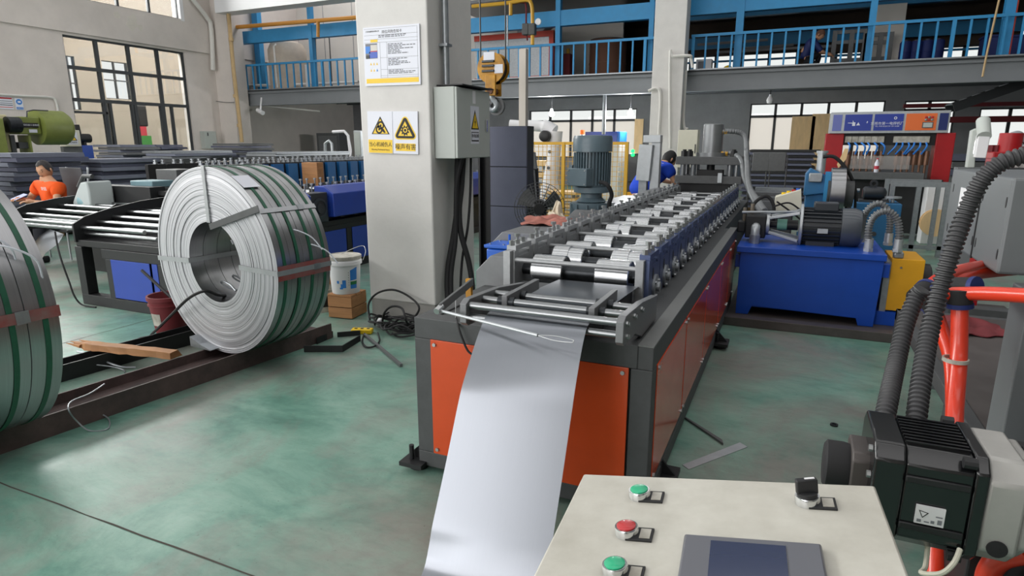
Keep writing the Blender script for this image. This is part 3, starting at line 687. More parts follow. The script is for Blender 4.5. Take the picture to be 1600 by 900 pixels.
h2 = [(pc + .15, YP - .05, zp(240)), (pc + .24, YP - .05, zp(239)), at(1158, 250, Y=8.3), at(1163, 275, Y=8.0), at(1175, 305, Y=7.3), at(1188, 330, Y=6.7), at(1200, 342, Y=6.3)]
for k, h in enumerate((h1, h2)):
    hs = thing('hydraulic_hose', ('thick grey hydraulic hose leaving the top of the press cylinder', 'thick grey hydraulic hose leaving the press just above its upper plate')[k], 'hose', h[0], group='press hoses')
    corrugated(h, .034, .03, 10, .16).build('hose', 'hose_steel', hs)
    p0 = V3(h[0]); MB().cyl(p0 - V3((.03, 0, 0)), p0 + V3((.05, 0, 0)), .03, n=6).build('fitting', 'gas_yellow', hs)

# silver pendant cabinet on posts beside the press
pn = thing('pendant_cabinet', 'brushed silver narrow control cabinet hung on a square post left of the press', 'cabinet', at(1027, 330, Y=8.0))
a = at(1027, 215, Y=8.0); bz = at(1027, 330, Y=8.0)
MB().box(a.x - .055, a.x + .055, 7.94, 8.06, .1, a.z).build('post', 'alu', pn, bev=.004, smooth=False)
q0 = at(1001, 226, Y=8.0); q1 = at(1019, 282, Y=8.0)
MB().obox(T((q0.x + q1.x) / 2, 7.92, (q0.z + q1.z) / 2) @ RY(.06), q1.x - q0.x, .12, q0.z - q1.z).build('cabinet_body', 'alu', pn, bev=.005, smooth=False)
q2 = at(1008, 213, Y=8.0); MB().box(q2.x, a.x + .06, 7.9, 8.05, a.z - .06, a.z + .03).build('arm', 'alu', pn, bev=.004, smooth=False)
q3 = at(1003, 330, Y=8.0); MB().box(q3.x - .05, q3.x + .05, 7.95, 8.05, .1, q1.z).build('rear_post', 'zinc', pn, smooth=False)

# ================================================================ STEEL STRIP AND SENSOR ARM
prof = [(2.9, .83), (2.6, .845), (2.3, .86), (2.15, .862), (2.08, .858), (2.04, .83), (2.0, .782), (1.955, .715), (1.91, .64), (1.872, .56), (1.835, .475), (1.795, .385), (1.755, .3), (1.71, .205), (1.665, .11), (1.615, .035), (1.54, .006), (1.4, .003), (1.2, .003)]
P = spline([V3((0, y, z)) for y, z in prof], 6)
rows = []
for q in P:
    dx = .0 + .035 * max(0, (.85 - q.z))   # slightly askew
    tw = .055 * min(1, max(0, .86 - q.z) * 4)
    rows.append([V3((-1.03 - dx + (.405 + dx * 1.1) * k / 6, q.y + tw * (k / 6 - .5) * min(1, q.z * 6), q.z)) for k in range(7)])
st = tag(MB().sheet(rows, .0012).build('steel_strip', 'strip', ang=70), 'wide bright steel strip curving down from the rollers past the orange panel', 'steel strip')

sa = thing('strip_feeler', 'thin rod with a wire loop held across the steel strip by a flat bar', 'sensor', (-1.35, 2.3, .75))
e0 = at(686, 485, Y=2.03); e1 = at(840, 524, Y=1.93); e2 = at(893, 533, Y=1.9)
MB().cyl(e0, e1, .006, n=10).build('rod', 'alu', sa)
MB().tube(spline([e1, e1.lerp(e2, .5) + V3((0, .006, .006)), e2 + V3((0, .003, .004)), e2 + V3((.006, 0, 0)), e2 + V3((0, -.003, -.004)), e1.lerp(e2, .5) - V3((0, .006, .006)), e1]), .0016, 6).build('wire_loop', 'bolt', sa)
f0 = at(688, 481, Y=2.035); f1 = at(738, 440, Y=2.62); MB().bar(f0, f1, .012, .035).build('flat_bar', 'frame_grey', sa, bev=.002)
MB().cyl(e0 - V3((.0, .02, .0)), e0 + V3((0, .02, .012)), .013, n=10).build('pivot', 'bolt', sa)
y0 = at(733, 445, Y=2.6); MB().box(y0.x - .014, y0.x + .014, 2.59, 2.61, .75, y0.z + .03).build('yellow_bracket', 'hoist_yellow', sa, smooth=False)
MB().tube(spline([at(712, 495, Y=2.3), at(716, 510, Y=2.235), at(722, 528, Y=2.22), at(731, 548, Y=2.215), at(742, 556, Y=2.215)]), .005, 8).build('cable', 'rubber', sa)
MB().cyl(at(712, 458, Y=2.36), at(712, 500, Y=2.28), .002, n=6).build('cable_wire', 'bolt', sa)

# ================================================================ COILS ON THEIR RAILS
AX = math.radians(-6.4)
def coil(label, c, Wd, n, R=.625, Ri=.27, key=0):
    """c: centre of the front face; the axis runs along local +y"""
    t = thing('steel_coil', label, 'steel coil', M=T(c) @ RZ(AX))
    M = T(c) @ RZ(AX) @ RX(-PI / 2)        # local z -> +y
    w = Wd / n; rnd = random.Random(key + 5)
    for i in range(n):
        a, bq = i * w + .002, (i + 1) * w - .002; prof = []; NR = 22
        for k in range(NR + 1):
            r = Ri + (R - Ri) * k / NR; off = rnd.uniform(0, .006) if i == 0 else 0
            prof.append((r, a + off))
            if k < NR: prof.append((r + (R - Ri) / NR - .0012, a + off))
        rr = R - rnd.uniform(0, .004)
        prof = [(min(p[0], rr), p[1]) for p in prof]
        prof += [(rr, bq), (Ri, bq)]
        o = MB().lathe(M, prof, 96, closed=True).build('slit_strip_winding', 'coil_edge', t, ang=25)
        o.data.materials.append(MATS['tread'])
        for pgon in o.data.polygons:
            nn = pgon.normal
            if abs(nn.y) < .5: pgon.material_index = 1
        gb = MB(); wc = (a + bq) / 2 + .006
        gb.lathe(M, [(R + .001, wc - .011), (R + .003, wc - .011), (R + .003, wc + .011), (R + .001, wc + .011)], 96, closed=True); gb.build('green_band', 'green_band', t)
    def strap(ang, wd=.032, red=False, face=True):
        """steel strap through the eye, lying on face, tread and bore"""
        d = V3((math.cos(ang), 0, math.sin(ang))); s = V3((-math.sin(ang), 0, math.cos(ang))); L = T(c) @ RZ(AX)
        R2, e = R + .005, .004
        pts = [d * (Ri - e) + V3((0, -e, 0)), d * R2 + V3((0, -e, 0)), d * R2 + V3((0, Wd + e, 0)), d * (Ri - e) + V3((0, Wd + e, 0)), d * (Ri - e) + V3((0, -e, 0))]
        m = MB()
        for p0, p1 in list(zip(pts, pts[1:]))[0 if face else 1:]:
            p0, p1 = L @ p0, L @ p1; m.bar(p0, p1, wd if abs((p1 - p0).normalized().dot((L.to_3x3() @ s))) < .9 else wd, .0025, up=(L.to_3x3() @ (d if abs((p1 - p0).normalized().dot(L.to_3x3() @ d)) < .5 else V3((0, 1, 0)))))
        o = m.build('steel_strap', 'paint_red' if red else 'strap', t, smooth=False)
        q = L @ (d * (R2 + .004) + V3((0, Wd * .72, 0)))
        MB().obox(T(q) @ RZ(AX) @ RY(-ang), .006, .05, wd + .006).build('strap_seal', 'zinc', o, smooth=False)
    return t, strap, M
CR = .625
c1 = (-3.445, 2.88, .734)
t1, strap, CM = coil('large silver coil of slit steel strip, its face to the camera, on the floor beam', c1, .43, 4)
for a in (1.571, .62, -.02, 3.18): strap(a, face=(a != .62))
# red sprayed patch round the lower strap on the tread
for (a0, a1) in [(-.10, .05)]:
    m = MB(); vs = []; fs = []
    n = 10
    for i in range(n + 1):
        a = a0 + (a1 - a0) * i / n
        for y in (.003, .427):
            q = T(c1) @ RZ(AX) @ V3(((CR + .0042) * math.cos(a), y, (CR + .0042) * math.sin(a))); vs.append(q)
    for i in range(n): fs.append((2 * i, 2 * i + 1, 2 * i + 3, 2 * i + 2))
    m.add(vs, fs); m.build('red_paint_patch', 'paint_red', t1)
MB().obox(T(c1) @ RZ(AX) @ RY(-1.02) @ T(CR + .007, .06, 0), .001, .12, .13).build('paper_label', 'sign_white', t1, smooth=False)
# loose strap end sticking out of the eye
L1 = T(c1) @ RZ(AX)
MB().bar(L1 @ V3((.02, -.012, .24)), L1 @ V3((.52, -.012, .385)), .04, .004, up=L1.to_3x3() @ V3((0, 1, 0))).build('loose_strap', 'frame_grey', t1, smooth=False)
for a, yy in ((.34, .2), (.17, .3)):
    p = L1 @ V3(((CR + .01) * math.cos(a), yy, (CR + .01) * math.sin(a))); 
    MB().tube(spline([p + V3((-.1, -.02, .03)), p + V3((0, .0, .02)), p + V3((.06, .06, -.03)), p + V3((.1, .1, -.11))]), .004, 6).build('tape_end', 'sign_white', t1)
ax = V3((math.sin(-AX), math.cos(AX), 0))
c2 = V3(c1) + ax * (-1.69)
t2, strap2, CM2 = coil('dull steel coil with green bands at the near end of the floor beam', c2, .5, 4, key=9)
for a in (.06, 1.5, 3.1): strap2(a, .05, red=(a == .06))
L2 = T(c2) @ RZ(AX)
for a, yy in ((.62, .35), (.5, .42), (.7, .3)):
    p = L2 @ V3(((CR + .01) * math.cos(a), yy, (CR + .01) * math.sin(a)))
    MB().tube(spline([p + V3((-.05, -.12, .06)), p + V3((.02, -.04, .03)), p + V3((.05, .03, -.03)), p + V3((.04, .05, -.12))]), .005, 6).build('tape_end', 'sign_white', t2)

def hbeam(label, p0, p1, w, h, m='beam_rust', tf=.012):
    p0, p1 = V3(p0), V3(p1); d = (p1 - p0).normalized(); x = d.cross(V3((0, 0, 1))); L = (p1 - p0).length
    M = basis(p0, x, (0, 0, 1)); prof = [(-w / 2, 0), (-w / 2 + tf, 0), (-w / 2 + tf, h / 2 - tf), (w / 2 - tf, h / 2 - tf), (w / 2 - tf, 0), (w / 2, 0), (w / 2, h), (w / 2 - tf, h), (w / 2 - tf, h / 2), (-w / 2 + tf, h / 2), (-w / 2 + tf, h), (-w / 2, h)]
    o = MB().prism(M, prof, -L, 0).build('steel_beam', m, smooth=False); return tag(o, label, 'steel beam')
q0 = V3(c1) + ax * .85; q0.z = 0; hbeam('rust-brown channel-like steel beam carrying the two coils', q0, q0 - ax * 3.4, .28, .12)
q1 = V3((-4.08, 3.9, 0)); hbeam('dark steel beam lying behind the coils, under the broken wood', q1, q1 - ax * 3.4, .16, .11, 'machine_black')
wdg = at(322, 532, Z=.12)
tag(MB().prism(basis((-3.60, 2.9, .125), (-1, .1, 0), (0, 0, 1)), [(-.1, 0), (.12, 0), (.12, .07), (.02, .03), (-.1, .005)], -.06, .06).build('wedge', 'zinc', smooth=False), 'small bright steel wedge chocking the front of the silver coil', 'wedge')

tag(MB().tube(spline([L1 @ V3((-.04 + .11 * math.cos(k * .9 + .4) * (1 - .02 * k), .1 + .012 * k, -.205 + .035 * math.sin(k * .9) + .004 * k)) for k in range(16)], 4), .007, 6).build('wire_bundle', 'zinc'), 'small bundle of looped wire lying in the eye of the silver coil', 'wire')
# broken plank
def plank():
    p0 = at(120, 537, Z=.13); p1 = at(275, 553, Z=.13); d = p1 - p0; L = d.length; d.normalize(); x = d.cross(V3((0, 0, 1)))
    m = MB(); vs = []; fs = []; n = 14
    for i in range(n + 1):
        t = i / n; s = 1 if t > .08 else .55
        for a, bb in ((-1, -.5), (-.4, .5), (.9, .45), (1, -.45)):
            vs.append(p0 + d * L * t + x * a * .05 * s * random.uniform(.9, 1.1) + V3((0, 0, bb * .05 * s * random.uniform(.85, 1.1))))
    for i in range(n):
        for k in range(4): fs.append((4 * i + k, 4 * i + (k + 1) % 4, 4 * i + 4 + (k + 1) % 4, 4 * i + 4 + k))
    fs += [(3, 2, 1, 0), (4 * n, 4 * n + 1, 4 * n + 2, 4 * n + 3)]
    o = m.add(vs, fs)
    for k in range(5):
        q = p0 + x * (-.04 + .02 * k); m.cyl(q + d * .08, q - d * random.uniform(.02, .07) + V3((0, 0, random.uniform(-.02, .02))), .014, .002, 5)
    return m.build('broken_plank', 'wood', smooth=False)
tag(plank(), 'splintered length of bare wood lying across the floor beams', 'wood')
def wire(name, label, pts, r, m='bolt', cat='wire', n=6):
    return tag(MB().tube(spline(pts), r, n).build(name, m), label, cat)
wire('strap_offcut', 'curled bright strap offcut hanging over the front beam', [at(163, 600, Z=.15), at(140, 615, Z=.15), at(112, 627, Z=.14), at(107, 640, X=-3.36), at(120, 658, X=-3.36), at(140, 673, Z=.005), at(168, 670, Z=.005), at(170, 655, Z=.006), at(155, 645, Z=.03)], .004, 'zinc', 'strap')
wire('tie_wire', 'twisted pale wire lying between the two floor beams', [at(120, 549, Z=.06), at(145, 555, Z=.06), at(165, 565, Z=.05), at(190, 573, Z=.02), at(212, 574, Z=.01)], .007, 'zinc', 'wire')
wire('strap_wire', 'thin pale wire end near the broken wood', [at(150, 570, Z=.05), at(175, 573, Z=.03), at(193, 578, Z=.01), at(195, 582, Z=.005)], .005, 'zinc', 'wire')
wire('power_cable', 'black cable pulled from the eye of the silver coil to the floor', [at(352, 462, Y=3.0), at(340, 461, Y=2.9), at(320, 455, Y=2.80), at(295, 466, Y=2.80), at(270, 490, Y=2.85), at(250, 510, Y=2.95), at(235, 525, Y=3.1), at(232, 538, Z=.01), at(215, 538, Z=.008), at(216, 530, Z=.008), at(232, 526, Z=.008)], .01, 'rubber', 'cable')
# two bent flat bars and a long thin bar on the floor between the pillar and the coil
def flat(label, pts, w=.05, th=.006, m='machine_black'):
    mm = MB()
    for a, bq in zip(pts, pts[1:]): mm.bar(a, bq, th, w)
    return tag(mm.build('flat_bar_offcut', m, smooth=False), label, 'steel bar')
flat('bent black flat bar on the floor right of the beam end', [at(475, 545, Z=.025), at(535, 545, Z=.025), at(563, 528, Z=.025)])
flat('short black flat bar touching the end of the front beam', [at(495, 533, Z=.025), at(520, 522, Z=.025)])
flat('straight thin steel bar pointing away from the cable heap', [at(570, 523, Z=.012), at(627, 571, Z=.012)], .02, .02, 'frame_grey')
flat('broad dark flat bar lying flat beside the yellow socket', [at(527, 523, Z=.02), at(563, 520, Z=.02)], .04, .01)
# offcuts on the floor right of the machine
tag(MB().prism(basis((0, 0, 0), (1, 0, 0), (0, 1, 0)), [tuple(at(*p, Z=0)[:2]) for p in [(1066, 727), (1076, 734), (1168, 699), (1156, 692)]], .001, .003).build('steel_offcut', 'alu', smooth=False), 'short perforated-looking strip of bright steel lying on the green floor', 'steel offcut')
tag(MB().prism(basis((0, 0, 0), (1, 0, 0), (0, 1, 0)), [tuple(at(*p, Z=0)[:2]) for p in [(1068, 652), (1071, 656), (1130, 696), (1128, 690)]], .001, .012).build('steel_sliver', 'frame_grey', smooth=False), 'narrow dark steel sliver on the floor touching the machine', 'steel offcut')
tag(MB().lathe(T(at(1303, 665, Z=0)) , [(.012, .001), (.02, .001), (.02, .01), (.012, .01)], 12, closed=True).build('washer', 'black'), 'small black ring lying alone on the open floor', 'washer')
# ================================================================ THINGS ON AND AROUND THE NEAR PILLAR
def board(name, label, cat, p_tl, p_tr, p_bl, Yp, th=.006, m='sign_white'):
    """flat board on the pillar's front face; returns its Empty, a local frame (origin lower left, unit = metre) and size"""
    a, b_, d = at(*p_tl, Y=Yp), at(*p_tr, Y=Yp), at(*p_bl, Y=Yp); w = (b_ - a).length; h = (a - d).length
    xd = (b_ - a).normalized(); yd = (a - d).normalized(); B = basis(d + V3((0, -.004, 0)), xd, yd)
    t = thing(name, label, cat, M=T(d))
    MB().prism(B, [(0, 0), (w, 0), (w, h), (0, h)], -.002, th).build('board', m, t, bev=.001, smooth=False)
    return t, B, w, h, th
def patch(t, name, B, m, pts, z=0., th=.0012):
    return MB().prism(B, pts, z, z + th).build(name, m, t, smooth=False)
def rect(x0, y0, x1, y1): return [(x0, y0), (x1, y0), (x1, y1), (x0, y1)]
# the printed notice
t, B, w, h, th = board('notice_board', 'printed white risk notice with a small photo high on the near pillar', 'notice', (567, 44), (655, 37), (572, 135), PY0 - .004)
ln = MB()
for y in (.965, .86, .79, .735, .475, .275, .17, .135): ln.prism(B, rect(.02 * w if y > .7 else .3 * w, h * y, .97 * w, h * y + .0018), th, th + .0006)
for x in (.30, .42): ln.prism(B, rect(w * x, h * .13, w * x + .0018, h * .735), th, th + .0006)
ln.prism(B, rect(.96 * w, h * .1, .96 * w + .002, h * .96), th, th + .0006)
ln.build('ruled_lines', 'ink_grey', t, smooth=False)
patch(t, 'yellow_strip', B, 'sign_yellow', rect(.03 * w, .045 * h, .97 * w, .125 * h), th)
patch(t, 'yellow_cell', B, 'sign_yellow', rect(.13 * w, .745 * h, .26 * w, .79 * h), th)
ph = patch(t, 'photo', B, 'ink_grey', rect(.035 * w, .47 * h, .25 * w, .725 * h), th)
for (x0, y0, x1, y1, m) in [(.035, .56, .12, .68, 'hose_blue'), (.10, .48, .25, .585, 'blue'), (.13, .6, .25, .7, 'white_panel'), (.04, .47, .11, .53, 'frame_dark'), (.12, .585, .25, .60, 'frame_red')]:
    patch(ph, 'photo_print', B, m, rect(x0 * w, y0 * h, x1 * w, y1 * h), th + .001, .0006)
text(t, 'title', '岗位风险告知卡', .027, B @ T(.52 * w, .905 * h, th), 'ink')
text(t, 'company_line', '江苏机械制造有限公司', .013, B @ T(.17 * w, .925 * h, th), 'ink')
rn = random.Random(4)
for (y0, y1, dy) in [(.52, .70, .026), (.33, .455, .026), (.19, .26, .026), (.80, .85, .025)]:
    m = MB(); y = y1
    while y > y0:
        x = .44 if y0 < .75 else .28; e = rn.uniform(.62, .95)
        while x < e: dx = rn.uniform(.03, .1); m.prism(B, rect(x * w, y * h - .0035, min(x + dx, e) * w, y * h + .0035), th, th + .0006); x += dx + .012
        y -= dy
    m.build('printed_text', 'ink_grey', t, smooth=False)
for k in range(6):
    x, y = (.11 + .055 * (k % 3)) * w, (.36 - .11 * (k // 3)) * h; patch(t, 'pictogram', B, 'sign_yellow' if k < 5 else 'print_blue', [(x, y), (x + .03 * w, y), (x + .015 * w, y + .045 * h)], th)
# the two warning signs
def tri(cx, cy, s, hh): return [(cx - s, cy), (cx + s, cy), (cx, cy + hh)]
t, B, w, h, th = board('warning_sign', 'white and yellow moving machinery warning sign, left of the pair on the pillar', 'sign', (573, 174), (612, 174), (577, 239), PY0 - .004)
patch(t, 'triangle_border', B, 'ink', tri(.52 * w, .46 * h, .36 * w, .42 * h), th); patch(t, 'triangle', B, 'sign_yellow', tri(.52 * w, .475 * h, .30 * w, .35 * h), th + .001)
for (gx, gy) in [(.54, .67), (.47, .57)]:
    MB().lathe(B @ T(gx * w, gy * h, th + .002), [(.02, 0), (.034, 0), (.034, .001), (.02, .001)], 14, closed=True).build('gear_symbol', 'ink', t)
    MB().lathe(B @ T(gx * w, gy * h, th + .002), [(.008, 0), (.008, .001)], 8).build('gear_hub', 'ink', t)
patch(t, 'hand_symbol', B, 'ink', [(.56 * w, .61 * h), (.66 * w, .58 * h), (.73 * w, .5 * h), (.67 * w, .49 * h), (.6 * w, .53 * h)], th + .002)
patch(t, 'yellow_field', B, 'sign_yellow', rect(.02 * w, .01 * h, .98 * w, .33 * h), th)
text(t, 'lettering', '当心机械伤人', .041, B @ T(.5 * w, .21 * h, th + .0015), 'ink', sx=.92); text(t, 'small_lettering', 'Warning Mechanical Injury', .018, B @ T(.5 * w, .09 * h, th + .0015), 'brown_box', sx=.92)
t, B, w, h, th = board('warning_sign', 'white noise hazard warning sign, right of the pair on the pillar', 'sign', (613, 174), (652, 174), (616, 240), PY0 - .004)
def rtri(cx, cy, s, hh, r):
    out = []
    for (x, y, a0) in [(cx - s, cy, 150), (cx + s, cy, 270), (cx, cy + hh, 30)]:
        for k in range(5): a = math.radians(a0 + k * 30); out.append((x + r * math.cos(a), y + r * math.sin(a)))
    return out
patch(t, 'triangle_edge', B, 'sign_yellow', rtri(.5 * w, .43 * h, .30 * w, .36 * h, .03), th); patch(t, 'triangle_border', B, 'ink', rtri(.5 * w, .43 * h, .30 * w, .36 * h, .02), th + .001); patch(t, 'triangle', B, 'sign_yellow', tri(.5 * w, .425 * h, .285 * w, .345 * h), th + .002)
star = [((.045 if k % 2 else .028) * math.cos(2 * PI * k / 18) + .5 * w, (.045 if k % 2 else .028) * math.sin(2 * PI * k / 18) + .55 * h) for k in range(18)]
patch(t, 'ear_symbol', B, 'ink', star, th + .003); MB().lathe(B @ T(.51 * w, .56 * h, th + .004), [(.012, 0), (.02, 0), (.02, .001), (.012, .001)], 12, closed=True).build('ear_ring', 'sign_yellow', t)
patch(t, 'yellow_field', B, 'sign_yellow', rect(.1 * w, .07 * h, .9 * w, .25 * h), th)
text(t, 'lettering', '噪声有害', .05, B @ T(.5 * w, .16 * h, th + .0015), 'ink')
# electrical cabinet on the pillar's right face
eb = thing('electrical_cabinet', 'pale grey electrical cabinet with a high voltage sticker on the near pillar', 'cabinet', (-2.5, 4.75, 1.4))
ex0, ex1, ey0, ey1, ez0, ez1 = PX1 + .005, -2.43, 4.40, 4.99, 1.385, 1.935
MB().box(ex0, ex1 - .02, ey0, ey1, ez0, ez1).build('body', 'cabinet_grey', eb, bev=.006, smooth=False)
dr = MB().box(ex1 - .02, ex1, ey0 + .004, ey1 - .004, ez0 + .004, ez1 - .004).build('door', 'cabinet_grey', eb, bev=.004, smooth=False)
MB().box(ex0, ex1 + .03, ey0 + .05, ey1 + .02, ez1 + .012, ez1 + .02).build('top_lid', 'machine_black', eb, smooth=False)
Bd = basis((ex1, 4.70, 1.50), (0, 1, 0), (0, 0, 1))
patch(eb, 'sticker', Bd, 'sign_white', rect(-.07, 0, .08, .30), 0, .001); patch(eb, 'triangle_border', Bd, 'ink', [(-.065, .115), (.075, .115), (.005, .27)], .001); patch(eb, 'triangle', Bd, 'sign_yellow', [(-.045, .125), (.055, .125), (.005, .245)], .002)
patch(eb, 'bolt_symbol', Bd, 'ink', [(.005, .21), (-.008, .17), (.002, .172), (.0, .137), (.014, .18), (.004, .178)], .003)
patch(eb, 'sticker_frame', Bd, 'ink', rect(-.06, .02, .07, .095), .001); patch(eb, 'sticker_field', Bd, 'sign_white', rect(-.056, .03, .066, .088), .002)
text(eb, 'lettering', '有电危险', .032, Bd @ T(.005, .062, .0035), 'ink'); patch(eb, 'paper_tag', Bd, 'white', rect(-.03, .32, .02, .42), 0, .001)
MB().box(ex1, ex1 + .012, 4.90, 4.925, 1.6, 1.7).build('handle', 'chrome', dr, bev=.003)
cd = thing('cable_conduit', 'galvanized conduit with a clamp running up the pillar above the cabinet', 'conduit', (-2.6, 4.55, 1.9))
MB().cyl((-2.60, 4.55, ez1 + .005), (-2.60, 4.55, 4.2), .026, n=12).build('pipe', 'zinc', cd); MB().box(PX1, -2.565, 4.51, 4.59, 2.25, 2.27).build('clamp', 'zinc', cd, smooth=False)
def zc(x, y, z): return V3((x, y, z))
cabs = [[zc(-2.55, 4.62, 1.385), zc(-2.56, 4.62, 1.2), zc(-2.55, 4.6, 1.0), zc(-2.57, 4.56, .75), zc(-2.6, 4.5, .45), zc(-2.56, 4.42, .2), zc(-2.45, 4.3, .02)],
        [zc(-2.52, 4.66, 1.385), zc(-2.53, 4.64, 1.15), zc(-2.54, 4.61, .95), zc(-2.52, 4.6, .75), zc(-2.46, 4.62, .5), zc(-2.42, 4.6, .25), zc(-2.4, 4.5, .02)],
        [zc(-2.5, 4.6, 1.385), zc(-2.54, 4.58, 1.2), zc(-2.55, 4.57, .98), zc(-2.55, 4.55, .7), zc(-2.56, 4.48, .4), zc(-2.5, 4.38, .02)],
        [zc(-2.49, 4.74, 1.385), zc(-2.49, 4.72, 1.1), zc(-2.5, 4.68, .8), zc(-2.53, 4.62, .5), zc(-2.5, 4.5, .02)]]
for k, (p, r) in enumerate(zip(cabs, (.026, .024, .02, .011))):
    tag(MB().tube(spline(p), r, 10).build('supply_cable', 'rubber'), ('thick black cable hanging left-most in the bundle below the pillar cabinet', 'thick black cable bowing out right-most at the bottom of the cabinet bundle', 'middle black cable in the bundle below the pillar cabinet', 'thin single black cable right of the bundle below the pillar cabinet')[k], 'cable', 'cables under the pillar cabinet')
# crane hook block
hb = thing('hook_block', 'worn yellow crane hook block hanging on two wire ropes', 'hook block', at(770, 175, Y=6.6))
YH = 6.6; hp = lambda x, y: at(x, y, Y=YH)
c = hp(771, 107); Rr = .5 * (hp(792, 107) - hp(750, 107)).length
for dy in (-.07, .06): MB().cyl((c.x, YH + dy, c.z), (c.x, YH + dy + .012, c.z), Rr, n=32).build('cheek_plate', 'hoist_yellow', hb)
MB().cyl((c.x, YH - .058, c.z), (c.x, YH + .06, c.z), Rr * .86, n=28).build('sheave', 'shaft', hb)
a, b2 = hp(763, 118), hp(779, 150)
MB().box(a.x, b2.x, YH - .085, YH - .06, b2.z, a.z).build('hanger', 'hoist_yellow', hb, bev=.006); MB().box(a.x, b2.x, YH + .06, YH + .085, b2.z, a.z).build('hanger', 'hoist_yellow', hb, bev=.006)
MB().cyl(hp(771, 143) - V3((0, .1, 0)), hp(771, 143) + V3((0, .1, 0)), .035, n=14).build('pin', 'brown_box', hb)
for q in [((760, 83), (777, 96)), ((777, 102), (790, 115))]:
    u0, u1 = hp(*q[0]), hp(*q[1]); MB().box(u0.x, u1.x, YH - .075, YH - .071, u1.z, u0.z).build('paper_sticker', 'sign_white', hb, smooth=False)
for yy in (97, 104, 112): u = hp(768, yy); MB().box(u.x - .08, u.x + .07, YH - .09, YH - .07, u.z - .012, u.z + .012).build('wear_strip', 'shaft', hb, bev=.004)
hk = [hp(769, 150), hp(770, 155), hp(774, 160), hp(776, 167), hp(771, 172), hp(765, 169), hp(764, 162)]
MB().tube(spline(hk, 6), [.03] * 25 + [.028 - .0017 * k for k in range(12)], 10).build('hook', 'zinc', hb)
MB().lathe(T(hp(773, 166)) @ T(0, .05, 0) @ RX(PI / 2), [(.06, -.02), (.1, -.02), (.1, .02), (.06, .02)], 20, closed=True).build('hook_ring', 'frame_grey', hb)
for x in (751, 790): p = hp(x, 100); MB().cyl(p, (p.x, YH, 7.9), .009, n=6).build('wire_rope', 'frame_dark', hb)
# pale post behind the hook
pp = thing('pale_post', 'narrow pale steel post standing behind the crane hook', 'post', (at(818, 300, Y=7.4).x, 7.4, 0)); px_ = at(818, 140, Y=7.4)
MB().box(px_.x - .045, px_.x + .045, 7.36, 7.44, .02, at(818, 77, Y=7.4).z).build('upright', mat('post_pale', '#b9b3aa', .5, metal=.3), pp, smooth=False); MB().box(px_.x - .12, px_.x + .12, 7.28, 7.52, 0, .02).build('base_plate', 'frame_dark', pp, smooth=False)
# slatted dark cabinet beside the pillar
sc = thing('sheet_metal_locker', 'tall dark slate metal locker with wide plain panels behind the near pillar', 'cabinet', (-2.66, 6.0, 0))
lx0, lx1 = at(766, 280, Y=5.9).x, at(822, 280, Y=5.9).x; zt = at(790, 197, Y=5.9).z
MB().box(lx0 - .1, lx1, 5.92, 6.1, 0, zt).build('carcass', 'machine_black', sc, smooth=False)
for k in range(4): MB().box(lx0, lx1 + .002, 5.9, 5.925, .05 + k * (zt - .05) / 4 + .004, .05 + (k + 1) * (zt - .05) / 4 - .004).build('front_panel', 'panel_dark', sc, bev=.003, smooth=False)
MB().box(lx0 - .12, lx0 - .1, 5.86, 5.92, 0, zt - .25).build('perforated_upright', 'black', sc, smooth=False)
sp_ = thing('guard_plate', 'bent grey sheet guard with ribs standing between the locker and the fan', 'guard', (at(832, 330, Y=6.6).x, 6.6, 0)); u_ = lambda x, y: at(x, y, Y=6.6)
MB().prism(basis((0, 6.62, 0), (1, 0, 0), (0, 0, 1)), [(u_(x, y).x, u_(x, y).z) for x, y in ((823, 262), (823, 236), (836, 238), (839, 264))] , 0, .04).build('upper_plate', 'guard_grey', sp_, smooth=False)
MB().prism(basis((0, 6.64, 0), (1, 0, 0), (0, 0, 1)), [(u_(823, 262).x, 0), (u_(823, 262).x, u_(823, 262).z), (u_(839, 263).x, u_(839, 263).z), (u_(848, 330).x, 0)], 0, .03).build('lower_plate', 'machine_black', sp_, smooth=False)
for k in range(3): MB().bar(u_(828 + 4 * k, 265) + V3((0, -.03, 0)), u_(832 + 5 * k, 335) + V3((0, -.03, 0)), .015, .015).build('rib', 'guard_grey', sp_, smooth=False)
ss = thing('sheet_table', 'bright steel sheet lying on a low stand beside the blue-grey motor', 'table', (-2.05, 7.2, 0)); h0, h1 = at(948, 318, Y=6.9), at(1000, 318, Y=6.9); h2 = at(995, 300, Z=h0.z)
MB().box(h0.x, h1.x, 6.9, 7.7, h0.z - .004, h0.z).build('sheet', 'alu', ss, smooth=False); MB().box(h0.x + .05, h1.x - .05, 6.95, 7.6, 0, h0.z - .004).build('stand', 'frame_grey', ss, smooth=False)
